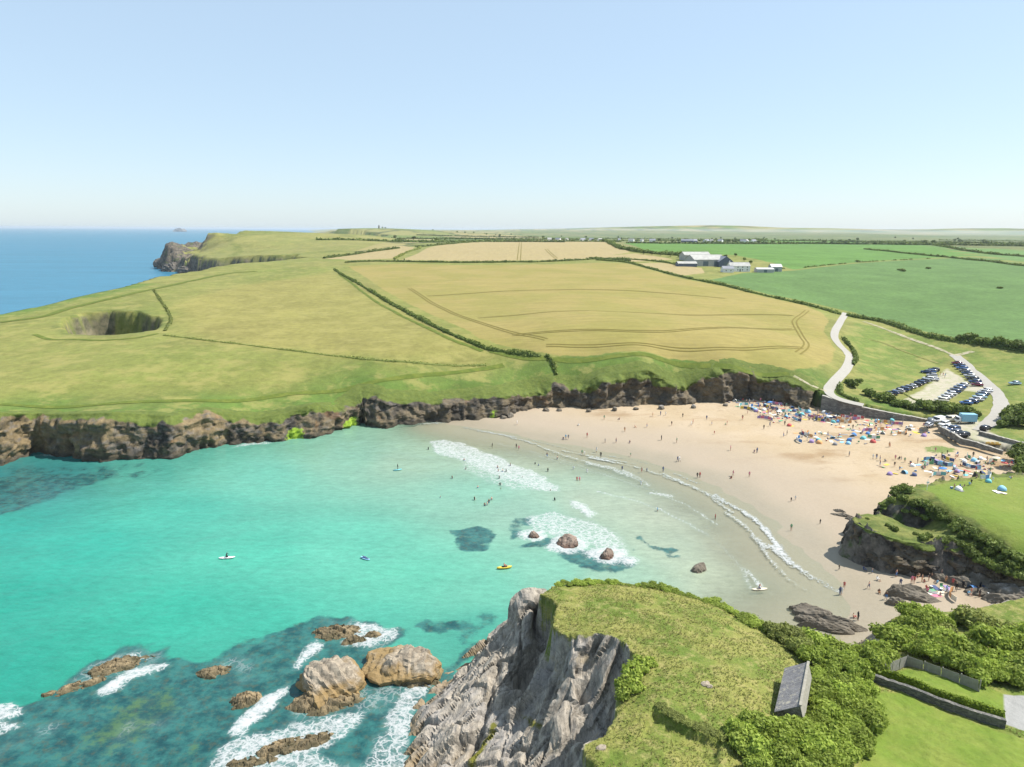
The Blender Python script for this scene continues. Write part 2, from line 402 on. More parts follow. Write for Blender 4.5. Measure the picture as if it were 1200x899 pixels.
# leave out what no one could ever see: far beyond the coast
A_attr = {'col': c, 'barley': np.clip(dB, -50, 50), 'hay': sdm['hay'], 'gravel': np.clip(dG, -50, 50), 'rocky': rocky, 'wild': wild}

tick("d")
land = Mat('land', .9, .15)
col = land.attr('col', True)
big = land.noise(.035, 5); mid = land.noise(.35, 5, .65); fine = land.noise(2.2, 4, .7)
g = land.gain(col, big, .82, 1.18); g = land.gain(g, mid, .76, 1.24); g = land.gain(g, fine, .82, 1.18)
g = land.mix(land.math('MULTIPLY', land.ramp(land.noise(.1, 6, .68), .47, .64), land.attr('wild')), g, land.mix(.6, g, tuple(C_DRY*1.25)))
# barley with faint drilling rows
rows = land.noise(1.0, 3, .6, stretch=(.02, .55, 1, R(-4)))
bar = land.mix(land.ramp(land.noise(.03, 4), .4, .62), tuple(C_BARLEY), (.215, .19, .056))
bar = land.gain(bar, rows, .86, 1.12); bar = land.gain(bar, mid, .92, 1.08)
hay = land.mix(land.noise(.03, 4), tuple(C_PALE), (.30, .235, .12)); hay = land.gain(hay, land.noise(.5, 3, .6, stretch=(1, .05, 1, R(3))), .88, 1.1)
gr = land.mix(land.ramp(land.noise(.5, 5), .42, .6), tuple(C_GRAV), (.30, .29, .19)); gr = land.gain(gr, fine, .9, 1.1)
wob = land.math('MULTIPLY', land.math('SUBTRACT', land.noise(.25, 4), .5), 3.2)
def crisp(a, s=.5): return land.ramp(land.math('ADD', land.attr(a), wob), -s, s)
g = land.mix(crisp('barley'), g, bar); g = land.mix(crisp('hay'), g, hay); g = land.mix(crisp('gravel', .8), g, gr)
rk = land.mix(land.ramp(land.noise(.25, 6, .65), .35, .65), (.045, .042, .038), (.16, .135, .10))
rk = land.mix(land.ramp(land.noise(.12, 5, .6), .55, .68), rk, (.085, .11, .03))
geo = land.new('ShaderNodeNewGeometry'); sx = land.new('ShaderNodeSeparateXYZ'); land.L(geo.outputs['Normal'], sx.inputs[0])
st = land.math('MINIMUM', land.math('ADD', land.math('MULTIPLY', land.ramp(sx.outputs[2], .86, .66), land.attr('rocky')), land.ramp(land.attr('rocky'), 1.1, 1.6)), 1.0)
g = land.mix(st, g, rk)
land.color(g); land.bump(land.mix(.5, land.noise(1.2, 6, .7), land.noise(.25, 5, .6)), .55, .5)

fc = V[Fq].mean(1); idx = np.zeros(len(Fq), int)
for k, a in ((1, dB), (2, sdm['hay']), (5, dG)): idx[(a[Fq].mean(1) > 0)] = k
for k, poly in ((3, F_green1), (4, F_green2), (6, F_green3)): idx[sdf(poly, fc[:, 0], fc[:, 1]) > 0] = k
idx[(idx == 0) & ((farw[Fq].mean(1) > .5))] = 7
LAND = {0: 'headland_grass', 1: 'barley_field', 2: 'hay_field', 3: 'crop_field', 4: 'crop_field', 5: 'gravel_car_park', 6: 'crop_field', 7: 'farmland'}
for k, nm in LAND.items():
    kp = fm & (idx == k)
    if kp.any():
        v, f, at = subset(V, Fq, A_attr, kp); structure(nm, mesh_np(nm, v, f, land.m, at))
del X, Y, V, Fq, A_attr
tick('p2')
# ================================================================== LONG CLIFF ACROSS THE BAY
rockm = Mat('cliff_rock', .92, .2)
p1 = rockm.noise(.22, 6, .62); p2 = rockm.noise(.9, 6, .68); p3 = rockm.noise(.07, 3, .5)
strata = rockm.noise(.55, 5, .6, stretch=(.55, .55, 1.5))
rc = rockm.mix(rockm.ramp(p1, .38, .62), (.045, .040, .034), (.20, .155, .092))
rc = rockm.mix(rockm.math('MULTIPLY', rockm.ramp(p3, .45, .60), .7), rc, (.255, .19, .098))
rc = rockm.mix(rockm.math('MULTIPLY', rockm.ramp(strata, .48, .66), .6), rc, (.16, .15, .14))
rc = rockm.mix(rockm.math('MULTIPLY', rockm.ramp(rockm.noise(.14, 4, .5), .60, .70), .6), rc, (.235, .125, .06))
gx0 = rockm.new('ShaderNodeSeparateXYZ'); rockm.L(rockm.pos(), gx0.inputs[0])
rc = rockm.mix(rockm.math('MULTIPLY', rockm.ramp(gx0.outputs[0], -75, -35), .4), rc, rockm.mix(p1, (.040, .036, .030), (.18, .155, .12)))
rc = rockm.gain(rc, p2, .42, 1.12)
gz = rockm.new('ShaderNodeSeparateXYZ'); rockm.L(rockm.pos(), gz.inputs[0])
wet = rockm.ramp(rockm.math('ADD', gz.outputs[2], rockm.math('MULTIPLY', rockm.math('SUBTRACT', p1, .5), 5)), 2.6, .4)
rc = rockm.mix(rockm.math('MULTIPLY', wet, .75), rc, (.045, .040, .030))
gcol = rockm.mix(rockm.noise(.5, 5, .6), (.060, .095, .020), (.135, .155, .034)); gcol = rockm.gain(gcol, p2, .7, 1.25)
rc = rockm.mix(rockm.ramp(rockm.math('ADD', rockm.attr('green'), rockm.math('MULTIPLY', rockm.math('SUBTRACT', p1, .5), 1.1)), .42, .58), rc, gcol)
rc = rockm.mix(rockm.ramp(rockm.math('ADD', rockm.attr('weed'), rockm.math('SUBTRACT', p2, .5)), .42, .6), rc, (.20, .30, .03))
rockm.color(rc); rockm.bump(rockm.mix(.5, p2, strata), .9, .5)

# resample the columns to even steps along the foot
s = np.r_[0, np.cumsum(np.linalg.norm(np.diff(CB, axis=0), axis=1))]
ns = int(s[-1]/.45); q = np.linspace(0, s[-1], ns)
rb = np.stack([np.interp(q, s, CB[:, k]) for k in range(3)], -1); rt = np.stack([np.interp(q, s, CT[:, k]) for k in range(3)], -1)
qpx = np.interp(q, s, cpx)
def smooth1(a, n):
    k = np.hanning(n); k /= k.sum(); return np.convolve(np.pad(a, n//2, 'edge'), k, 'valid')[:len(a)]
tan = np.stack([np.gradient(smooth1(rb[:, 0], 61)), np.gradient(smooth1(rb[:, 1], 61))], -1); tan /= np.linalg.norm(tan, axis=1)[:, None]
nrm = np.stack([tan[:, 1], -tan[:, 0]], -1)           # towards the bay
rows = []; greens = []; weeds = []
NF = 44
prof = [(-7, 0), (-4.5, 0), (-2.5, 0), (-1.2, 0)]
hgt = rt[:, 2]-rb[:, 2]
weed_c = np.exp(-((qpx-345)/14)**2)+1.0*np.exp(-((qpx-408)/12)**2)+.7*np.exp(-((qpx-575)/8)**2)
vis = ss(560, 640, qpx)*ss(960, 900, qpx)
for d, _ in prof:
    P = rt[:, :2]-nrm*(-d)
    zz = z_top(P[:, 0], P[:, 1])+.12+.25*fbm(P[:, 0]/2, P[:, 1]/2, o=3, s=61)
    if d > -2: zz = zz*.6+rt[:, 2]*.4
    if d < -6: zz = zz-.5
    rows.append(np.c_[P, zz]); greens.append(np.full(ns, 1.0)); weeds.append(np.zeros(ns))
for k in range(NF+1):
    t = k/NF
    # near-vertical upper face, scree-like foot
    lt = t**1.15
    P = rt*(1-lt)+rb*lt
    P[:, 2] = rt[:, 2]*(1-t)+(rb[:, 2]-1.5)*t
    u = q
    big = ridged(u/17+.35*vn(u/5, P[:, 2]/9, s=70), P[:, 2]/40, o=3, s=71)
    med = ridged(u/5.2, P[:, 2]/7, o=4, s=72)
    sm = fbm(u/1.5, P[:, 2]/1.1, o=3, s=73)
    blk = worley(u/3.2+.2*sm, P[:, 2]/2.3, s=6)[2]
    amp = ss(0, .14, t)*(1-.35*ss(.75, 1, t))
    cave = np.exp(-((vn(u/11, P[:, 2]*0, s=77)-.45)/.16)**2)*ss(.25, .5, t)
    off = amp*(3.1*big+1.7*med+.5*sm+1.3*(blk-.5)-1.6*cave)+.5*amp
    P[:, :2] += nrm*off[:, None]
    P[:, 2] += amp*.35*sm + (1-ss(0, .2, t))*.4*med
    rows.append(P)
    greens.append(np.clip(.98-t*(5.0-2.4*vis-1.2*ss(250,330,qpx)*ss(440,400,qpx))+.5*fbm(u/6, P[:, 2]/9, o=3, s=75)*1.6, 0, 1)); weeds.append(weed_c*ss(.3, .6, t)*ss(1.0, .9, t)*.75)
V = np.concatenate(rows); F = gridfaces(ns, len(rows))[:, ::-1]
structure('cliff', mesh_np('cliff', V, F, rockm.m, {'green': np.concatenate(greens), 'weed': np.concatenate(weeds)}))

# ================================================================== BEACH
bx = np.arange(-45, 175, .9); by = np.arange(62, 262, .9); X, Y = np.meshgrid(bx, by); x, y = X.ravel(), Y.ravel()
dW = sdf(beach_poly, x, y); z = z_low(x, y)
sand = Mat('sand', .9, .2)
dn = sand.attr('shore')
w1 = sand.math('ADD', dn, sand.math('MULTIPLY', sand.math('SUBTRACT', sand.noise(.05, 4, .5), .5), 16))
sc = sand.mix(sand.ramp(sand.noise(.06, 5, .55), .35, .65), (.355, .275, .175), (.388, .308, .212))
sc = sand.mix(sand.ramp(sand.noise(.035, 5, .6, stretch=(1, 2.2, 1, R(-20))), .52, .68), sc, (.26, .178, .098))
sc = sand.mix(sand.math('MULTIPLY', sand.ramp(sand.noise(.3, 6, .7), .56, .7), .45), sc, (.22, .155, .09))
sc = sand.mix(sand.ramp(w1, 46, 14), sc, (.31, .255, .190))
sc = sand.mix(sand.ramp(w1, 14, 2), sc, (.262, .226, .165))
sc = sand.gain(sc, sand.noise(1.5, 5, .7), .93, 1.07); sc = sand.mix(sand.math('MULTIPLY', sand.ramp(w1, 25, 60), .8), sc, sand.gain(sc, sand.noise(1.1, 6, .8), .78, 1.14))
sc = sand.mix(sand.ramp(sand.math('ADD', sand.attr('turf'), sand.math('MULTIPLY', sand.math('SUBTRACT', sand.noise(.5, 6, .75), .5), 2.6)), .5, .95), sc, (.13, .17, .05))
sand.color(sc); sand.bump(sand.noise(1.3, 6, .7), .35, .25)
rg = sand.new('ShaderNodeMapRange'); sand.L(w1, rg.inputs[0]); rg.inputs[1].default_value = 2; rg.inputs[2].default_value = 16; rg.inputs[3].default_value = .38; rg.inputs[4].default_value = .95
sand.L(rg.outputs[0], sand.b.inputs['Roughness'])
turf = np.clip(sdf(PW([(1081,520),(1100,517),(1123,521),(1122,526),(1100,528),(1085,525)], 3.9), x, y)*.35+.5, 0, 1)
V = np.stack([x, y, z], -1); F = gridfaces(len(bx), len(by))
structure('beach', mesh_np('beach', V, F, sand.m, {'shore': np.clip(dW, -60, 120), 'turf': turf}))
tick('p3')
# ================================================================== NEAR HEADLAND: rock slope, rough grass, garden
C_edge = [(705,985,17),(696,905,17),(684,884,17),(684,873,17),(702,864,17),(716,846,17),(722,830,17),(722,806,17),(727,790,17),(741,775,17),(741,765,16.8),(733,754,16.6),(716,745,16.3),(700,742,16.1),(680,745,15.9),(662,746,15.6),(650,738,15.4),(645,728,15.2),(650,713,15),(646,703,14.8),(632,696,14.6)]
C_far = [(645,688,14.3),(670,684,14.2),(700,682,14),(760,685,13.8),(800,695,13.4),(850,713,12.8),(900,736,11.8),(950,760,10.6),(1000,772,8.5),(1030,765,6),(1030,735,4.5),(1060,716,4.2),(1120,716,4.4),(1150,712,4.6),(1200,700,4.8),(1300,700,5)]
C_poly = np.vstack([PW(C_edge), PW(C_far), [(200,60,0),(200,10,0),(12,10,0)]])[:, :2]
tC = TPS([W(*p) for p in C_edge+C_far+[(760,800,17.8),(820,760,16.3),(900,800,16.2),(932,830,15.8),(860,860,17.2),(780,870,17.8),(1000,850,13.2),(1030,800,12),(1100,850,12.2),(1100,790,10.8),(1180,830,10.8),(1150,740,6.2),(1060,740,5.2),(1150,890,13.2),(1000,800,12.6),(960,790,13.5),(1080,765,8.5),(1200,780,8.5),(1200,740,6.5)]], lam=3e-4)
wl = [(585,735,-.4),(566,752,-.4),(545,768,-.4),(537,788,-.4),(512,800,-.4),(493,826,-.4),(478,850,-.4),(473,880,-.4),(470,930,-.4),(468,1000,-.4)]
rockctl = [tuple(W(*p)) for p in wl] + [(2,107,-.5),(8,110,-.5),(20,110,-.5),(34,108,0),(-22,104,-6),(-22,85,-6),(-28,65,-6),(-5,112,-6),(10,122,-6)]
rockctl += [tuple(W(*p)) for p in [(600,725,8.8),(612,702,12.2),(592,742,6),(572,770,5.5),(555,782,4.5),(625,790,5.5),(612,805,5),(635,762,8),(632,730,9.5),(645,770,8.5),(560,820,4.6),(525,820,2.8),(520,850,2.8),(500,868,1.6),(490,890,1.2),(560,860,3.6),(600,830,5.6),(600,870,4.4),(640,845,7.6),(655,805,10.2),(665,765,14.2),(690,762,14.6),(715,768,14.7),(680,825,9.6),(700,835,10.2),(712,805,12),(688,868,8.0),(660,885,7.0),(620,900,5.4),(560,910,3.2),(500,930,1.4),(660,960,8)]]
rockctl += [(x_, y_, z_) for x_ in (7.5, 11) for y_, z_ in ((72, 12.4), (69, 10.4), (65.5, 9), (61, 8.5))]
tR = TPS(rockctl, lam=2e-4, scale=30)
EBL = GP([(764,824),(776,836),(790,845),(806,854),(822,861),(848,868)], tC)[:, :2]
SCARP = np.vstack([EBL, EBL[::-1]+np.array([-2.5, -5.5])])
GULLY = [(PW([(637,728,9.5),(632,748,9),(622,775,7),(612,802,5)]), 1.2, 3.0), (PW([(700,778,12),(682,800,11),(668,830,8.5),(645,866,6.5)]), .45, 1.5), (PW([(668,765,13),(650,790,10.5),(640,812,8.5)]), .4, 1.2), (PW([(585,790,4),(570,830,4),(550,880,3)]), .5, 1.3), (PW([(625,840,6),(600,880,4.5),(580,910,3.5)]), .4, 1.0)]
def z_C(x, y, full=False):
    g = tC(x, y); zl = z_low(x, y)
    d = sdf(C_poly, x, y); west = (x < 19+0*y)
    # grass top with tussocks
    es = sdf(SCARP, x, y); g = g - .85*ss(-.12, .3, es+.3*fbm(x/1.5, y/1.5, o=2, s=83))*ss(5.5, .5, ldist(EBL, x, y))
    gg = g + .22*fbm(x/4, y/4, o=3, s=80) + .10*fbm(x/.7, y/.7, o=2, s=81)
    # rock: bedding that strikes along the shore, fractured into blocks
    r0 = tR(x, y)
    wxx = x+.7*fbm(x/6, y/6, o=3, s=90); wyy = y+.7*fbm(x/6, y/6, o=3, s=91)
    u = .50*wxx-.80*wyy+.30*r0; v = .85*wxx+.53*wyy
    def saw(t, k=.78):
        f = t-np.floor(t); return np.where(f < k, f/k, (1-f)/(1-k))
    amp = ss(-2, 1.5, r0+1)
    ux, uy = u/2.4, v/5.5; fx, fy, tx, ty, th, ed = facets(ux, uy, 9)
    big = (1.9*fx*(.35+1.1*tx) + 1.6*fy*ty + 1.5*th)*ss(0, .2, ed) - .55*ss(.09, 0, ed)
    fx, fy, tx, ty, th, ed = facets(u/1.25+.15*fx, v/2.8, 12)
    med = (.45*fx*(.4+tx) + .4*fy*ty + .42*th)*ss(0, .3, ed) - .2*ss(.14, 0, ed)
    fx, fy, tx, ty, th, ed = facets(u/.42, v/.8, 15)
    sml = (.04*fx*(.5+tx)+.06*th)*ss(0, .4, ed)
    D = big+med+sml+.7*fbm(x/7, y/7, o=2, s=95)+.05*fbm(x/.5, y/.5, o=2, s=96)
    for ln_, wd_, dp_ in GULLY: D = D - dp_*np.exp(-(ldist(ln_, x+.5*vn(x/1.2, y/1.2, s=141), y)/wd_)**2)
    D = amp*D; rr = r0+D
    rr = np.maximum(rr, -6)
    # far (beach) side falls away in a bushy bank
    de = d + .55*fbm(x/1.6, y/1.6, o=3, s=97) + .22*fbm(x/.5, y/.5, o=2, s=82)
    bank = np.maximum(np.minimum(zl, 3)-1.5, g - np.maximum(-de, 0)*1.5)
    low = np.where(west, rr, bank)
    bl = ss(14, 22, x); low = rr*(1-bl)+bank*bl
    top = np.minimum(gg, low+60)
    k = ss(-.28, .12, de)
    zz = low*(1-k)+top*k
    if full:
        low0 = np.maximum(r0, -6)*(1-bl)+bank*bl; return low0*(1-k)+top*k, d, D*(1-bl)*(1-k), r0
    return zz
cx = np.arange(-24, 88, .22); cy = np.arange(40, 116, .22); X, Y = np.meshgrid(cx, cy); x, y = X.ravel(), Y.ravel()
z, dC, dispC, r0C = z_C(x, y, True)
gyr, gxr = np.gradient(r0C.reshape(X.shape), .22); nC = np.stack([-gxr.ravel(), -gyr.ravel(), np.ones(len(x))], -1); nC /= np.linalg.norm(nC, axis=1)[:, None]
near = Mat('near_headland', .9, .2)
b1 = near.noise(.18, 5, .6); b2 = near.noise(.9, 5, .7); b3 = near.noise(4, 4, .7)
gc = near.mix(near.ramp(b1, .36, .62), (.100, .142, .022), (.195, .196, .050))
gc = near.mix(near.math('MULTIPLY', near.ramp(b2, .46, .68), .8), gc, (.27, .24, .09))
gc = near.mix(near.math('MULTIPLY', near.ramp(near.noise(.32, 5, .7), .56, .66), .7), gc, (.085, .14, .018))
gc = near.gain(gc, b3, .62, 1.35)
lawn = near.mix(near.ramp(near.noise(.22, 5, .6), .35, .65), (.118, .175, .022), (.158, .195, .034)); lawn = near.gain(lawn, b2, .85, 1.15); lawn = near.gain(lawn, b3, .9, 1.1)
gc = near.mix(near.ramp(near.attr('lawn'), -.4, .4), gc, lawn)
gravel = near.gain(near.mix(b2, (.30, .30, .29), (.23, .225, .21)), near.noise(9, 3, .7), .85, 1.15)
gc = near.mix(near.ramp(near.attr('patio'), -.15, .15), gc, gravel)
rs = near.noise(.55, 7, .68, stretch=(2.6, .75, 1.2, R(-45))); rs2 = near.noise(2.2, 6, .7, stretch=(2.4, .8, 1.4, R(-45)))
rk = near.mix(near.ramp(rs, .32, .66), (.165, .148, .125), (.375, .332, .272))
rk = near.mix(near.math('MULTIPLY', near.ramp(near.noise(.16, 5, .6), .48, .66), .65), rk, (.29, .27, .25))
rk = near.mix(near.math('MULTIPLY', near.ramp(near.noise(.3, 5, .65), .58, .7), .55), rk, (.33, .265, .165))
rk = near.gain(rk, rs2, .74, 1.2)
cr = near.new('ShaderNodeTexVoronoi', feature='DISTANCE_TO_EDGE'); mp = near.new('ShaderNodeMapping'); mp.inputs['Scale'].default_value = (1.0, .36, .7); mp.inputs['Rotation'].default_value = (0, 0, R(-45))
nz = near.new('ShaderNodeVectorMath', operation='ADD'); nn = near.new('ShaderNodeTexNoise'); nn.inputs['Scale'].default_value = .8; near.L(near.pos(), nn.inputs['Vector'])
near.L(near.pos(), nz.inputs[0]); near.L(nn.outputs['Color'], nz.inputs[1]); near.L(nz.outputs[0], mp.inputs[0]); near.L(mp.outputs[0], cr.inputs['Vector']); cr.inputs['Scale'].default_value = .9
rk = near.gain(rk, near.ramp(cr.outputs['Distance'], -.02, .05), .66, 1.0)
nsx = near.new('ShaderNodeSeparateXYZ'); near.L(near.pos(), nsx.inputs[0])
wetn = near.ramp(near.math('ADD', nsx.outputs[2], near.math('MULTIPLY', near.math('SUBTRACT', b1, .5), 3)), 1.7, .2)
rk = near.mix(near.math('MULTIPLY', wetn, .6), rk, (.20, .135, .055))
mossf = near.ramp(near.math('ADD', near.attr('moss'), near.math('SUBTRACT', b2, .5)), .42, .62)
rk = near.mix(mossf, rk, (.13, .125, .022))
gsel = near.ramp(near.math('ADD', near.attr('edge'), near.math('MULTIPLY', near.math('SUBTRACT', b2, .5), .8)), -.12, .12)
near.color(near.mix(gsel, rk, gc))
near.bump(near.mix(gsel, near.mix(.5, rs2, cr.outputs['Distance']), near.mix(.5, b3, b2)), .75, .35)
LAWN1 = PW([(1022,812,12.3),(1060,812,12),(1100,832,12),(1178,858,11.8),(1260,880,12),(1260,985,13),(1020,985,13.5),(1000,930,13.5),(1010,890,13.2),(1022,862,13),(1026,830,12.6)])
LAWN2 = PW([(1036,788,11.4),(1062,779,10.8),(1148,806,10.4),(1180,815,10.4),(1178,842,11.4),(1110,826,11.6)])
PATIO = PW([(1176,814,10.5),(1260,812,10.5),(1260,900,11.5),(1200,858,11.2),(1178,848,11.4)])
lawnd = np.maximum(sdf(LAWN1, x, y), sdf(LAWN2, x, y)); patd = sdf(PATIO, x, y)
moss = np.zeros(len(x))
for a, b, wd, aa in (((548,895,3),(578,850,4.2),.9,1),((610,838,5.5),(632,850,7),.7,.8),((560,905,3),(590,885,4),.6,.6)):
    moss = np.maximum(moss, aa*np.exp(-(ldist([W(*a), W(*b)], x, y)/wd)**2))
V = np.stack([x, y, z], -1)+nC*dispC[:, None]; F = gridfaces(len(cx), len(cy)); at = {'edge': np.clip(dC, -5, 5), 'lawn': np.clip(lawnd, -5, 5), 'patio': np.clip(patd, -5, 5), 'moss': moss*.7}
zmax = z[F].max(1); keep = (zmax > -3.5)
isg = dC[F].mean(1) > 0
for nm, k in (('rocky_cliff', keep & ~isg), ('rough_grass', keep & isg & (lawnd[F].mean(1) <= 0) & (patd[F].mean(1) <= 0)), ('garden_lawn', keep & isg & (lawnd[F].mean(1) > 0)), ('gravel_patio', keep & isg & (patd[F].mean(1) > 0) & (lawnd[F].mean(1) <= 0))):
    v, f, a = subset(V, F, at, k); structure(nm, mesh_np(nm, v, f, near.m, a, smooth=(nm != 'rocky_cliff')))
def GC(px, py): return GP([(px, py)], tC)[0]

# ================================================================== RIGHT-HAND PROMONTORY WITH THE PICNIC LAWN
B_top = [(1001,612,7.4),(1006,605,7.6),(1018,603,7.6),(1031,606,7),(1030,597,6.8),(1036,587,7.8),(1050,579,8.4),(1062,574,8.5),(1100,564,8.6),(1150,556,8.8),(1200,555,9),(1320,555,9),(1320,690,7),(1200,664,6.4),(1170,656,6.2),(1140,647,6.2),(1110,640,6.5),(1085,637,6.6),(1060,635,6.8),(1040,629,7.2),(1015,620,7.4)]
B_poly = PW(B_top)[:, :2]
tB = TPS([W(*p) for p in B_top+[(1045,618,7.5),(1080,626,7.2),(1110,636,7),(1060,606,5.8),(1085,614,5.6),(1050,592,8.0),(1078,598,7.6),(1065,585,9),(1150,590,9.6),(1200,610,9.8),(1130,612,8.8),(1180,640,8.6),(1100,590,9.3),(1110,622,6.6),(1150,640,7)]], lam=3e-4, scale=40)
def z_B(x, y):
    d = sdf(B_poly, x, y)+.7*fbm(x/2.2, y/2.2, o=3, s=101); zl = z_low(x, y)-.6; t = tB(x, y)
    bk = worley((x+y*.5)/1.6, (y-x*.3)/2.2, s=14); r = (1.6*ridged(x/3, y/3, o=3, s=102)+1.5*(bk[2]-.5)+.4*fbm(x/.8, y/.8, o=2, s=104))*ss(.8, -.3, d)*ss(-2.9, -1.2, d)
    # overhung block in the hollow
    k = ss(-2.4, .4, d); zz = zl*(1-k)+t*k + r
    s = ldist([W(1038,603,6), W(1080,611,5.6)], x, y); zz = np.where(d > 0, zz-2.2*np.exp(-(s/1.1)**2), zz)
    return zz+.12*fbm(x/1.5, y/1.5, o=3, s=103), d
tick("C")
px_ = np.arange(60, 168, .4); py_ = np.arange(96, 166, .4); X, Y = np.meshgrid(px_, py_); x, y = X.ravel(), Y.ravel()
z, dB_ = z_B(x, y)
prom = Mat('promontory', .9, .2)
q1 = prom.noise(.3, 5, .6); q2 = prom.noise(1.1, 5, .7)
pl = prom.mix(prom.ramp(prom.noise(.08, 4, .5), .35, .65), (.125, .178, .026), (.165, .198, .040)); pl = prom.gain(pl, q2, .9, 1.1)
ro = prom.mix(prom.ramp(q1, .36, .62), (.075, .105, .022), (.155, .165, .045)); ro = prom.gain(ro, q2, .65, 1.3)
pg = prom.mix(prom.ramp(prom.attr('lawn'), -.5, .5), ro, pl)
pr = prom.mix(prom.ramp(q1, .35, .65), (.035, .032, .029), (.17, .15, .125)); pr = prom.gain(pr, q2, .6, 1.3)
pr = prom.mix(prom.math('MULTIPLY', prom.ramp(prom.noise(.2, 4, .6), .55, .65), .8), pr, (.05, .085, .018))
gn = prom.new('ShaderNodeNewGeometry'); gs = prom.new('ShaderNodeSeparateXYZ'); prom.L(gn.outputs['Normal'], gs.inputs[0])
sel = prom.ramp(prom.math('ADD', gs.outputs[2], prom.math('MULTIPLY', prom.math('SUBTRACT', q2, .5), .35)), .55, .72)
sel = prom.math('MULTIPLY', sel, prom.ramp(prom.attr('edge'), -1.6, -.6))
prom.color(prom.mix(sel, pr, pg)); prom.bump(prom.mix(.5, q2, prom.noise(3, 5, .7)), .8, .4)
LAWNB = PW([(1075,574,8.8),(1110,566,8.8),(1150,560,9),(1320,558,9),(1320,640,9.6),(1200,645,9.3),(1160,622,9.3),(1135,606,9.3),(1105,590,9.3)])
V = np.stack([x, y, z], -1); F = gridfaces(len(px_), len(py_)); at = {'edge': dB_, 'lawn': np.clip(sdf(LAWNB, x, y), -5, 5)}
v, f, a = subset(V, F, at, (dB_[F].max(1) > -3.2)); structure('grassy_headland', mesh_np('grassy_headland', v, f, prom.m, a, smooth=False))
def GB(px, py): return GP([(px, py)], tB)[0]

# broken rock faces of the promontory
def face_ribbon(name, line, zlo, mat, out=2.0, amp=1.0, seed=0, rows_n=26):
    L = resample(line, .35, False); tg = np.gradient(np.stack([smooth1(L[:, 0], 9), smooth1(L[:, 1], 9)], -1), axis=0); tg /= np.linalg.norm(tg, axis=1)[:, None]; n = np.stack([tg[:, 1], -tg[:, 0]], -1); q = np.arange(len(L))*.35
    zb_ = z_low(L[:, 0]+n[:, 0]*out, L[:, 1]+n[:, 1]*out)-.8; rows = []; gr_ = []
    P0 = L.copy(); P0[:, :2] -= n*1.2; P0[:, 2] = tB(P0[:, 0], P0[:, 1])-.15; rows.append(P0); gr_.append(np.ones(len(L)))
    for k in range(rows_n+1):
        t = k/rows_n; P = L.copy(); P[:, 2] = L[:, 2]*(1-t)+zb_*t+.1*(1-t); a = ss(0, .12, t)*amp
        fx, fy, tx, ty, th, ed = facets(q/2.6+seed, P[:, 2]/1.5+.3*q/2.6, 20+seed); gx2, gy2, t2x, t2y, t2h, e2 = facets(q/.9, P[:, 2]/.6, 30+seed)
        off = out*(.15+.85*t**1.3) + a*(1.3*ridged(q/6.5+seed, P[:, 2]/14, o=3, s=seed+71)+1.1*th+.9*fx*tx+.5*fy*ty-.4*ss(.1, 0, ed)+.45*t2h)
        P[:, :2] += n*off[:, None]; rows.append(P); gr_.append(np.clip(1.0-5*t+1.2*fbm(q/4, P[:, 2]/6, o=3, s=seed+5), 0, 1)*.8)
    return structure(name, mesh_np(name, np.concatenate(rows), gridfaces(len(L), len(rows))[:, ::-1], mat, {'green': np.concatenate(gr_), 'weed': np.zeros(len(L)*len(rows))}, smooth=False))
face_ribbon('headland_cliff', PW([(1031,606,7),(1018,603,7.6),(1006,605,7.6),(1001,612,7.4),(1015,620,7.4),(1040,629,7.2),(1060,635,6.8),(1085,638,6.6),(1110,640,6.5),(1140,647,6.2),(1170,656,6.2),(1200,664,6.4),(1260,678,6.6)]), 0, rockm.m, 1.7, 1.0, 3)
face_ribbon('headland_cliff', PW([(1062,574,8.5),(1050,579,8.4),(1036,587,7.8),(1031,596,6.9)]), 0, rockm.m, 1.3, .7, 7)
# ================================================================== SEA
tick("B")
seax = np.unique(np.round(np.concatenate([growth(-215, -.8, -70000, 1.09)[::-1], np.arange(-215, 80, .6), growth(80, .8, 70000, 1.14)]), 2))
seay = np.unique(np.round(np.concatenate([growth(40, -.8, -2000, 1.25)[::-1], np.arange(40, 245, .6), growth(245, .8, 90000, 1.06)]), 2))
X, Y = np.meshgrid(seax, seay); x, y = X.ravel(), Y.ravel()
inb = (x > -230) & (x < 90) & (y > 30) & (y < 250)
xb, yb = x[inb], y[inb]
K = 2.4
wc = [((0,700),(56,189,164)),((0,620),(58,189,168)),((0,575),(56,149,154)),((100,640),(66,199,174)),((200,600),(90,207,180)),((60,560),(68,149,146)),((150,555),(98,189,168)),((300,560),(128,217,188)),((400,540),(158,214,184)),((300,650),(98,211,182)),((200,720),(70,203,174)),((400,640),(120,219,190)),
 ((480,540),(178,211,182)),((560,520),(200,207,172)),((620,540),(198,211,182)),((550,580),(158,215,188)),((620,600),(173,217,192)),((700,590),(198,215,188)),((800,640),(196,213,186)),((780,600),(204,213,186)),((850,640),(208,211,182)),((870,690),(198,207,178)),((720,680),(178,213,186)),((650,670),(148,215,188)),
 ((560,690),(128,215,186)),((480,680),(118,217,186)),((440,730),(98,204,178)),((300,740),(78,199,172)),((100,780),(60,189,161)),((0,800),(52,179,156)),((200,860),(58,129,118)),((440,860),(38,134,131)),((560,740),(88,189,166)),((50,890),(38,119,116)),((920,720),(204,209,180)),((900,650),(214,211,182))]
cc = np.array([W(*p) for p, _ in wc])[:, :2]; cv = np.array([srgb(*k) for _, k in wc])/K
num = np.zeros((len(xb), 3)); den = np.zeros(len(xb))
for p, k in zip(cc, cv):
    wgt = 1/((xb-p[0])**2+(yb-p[1])**2+30)**1.6; num += wgt[:, None]*k; den += wgt
wcol = np.tile(np.array([.034, .148, .228]), (len(x), 1))
shoal = ss(1100, 300, np.hypot(x+400, (y-900)*.5))*.0
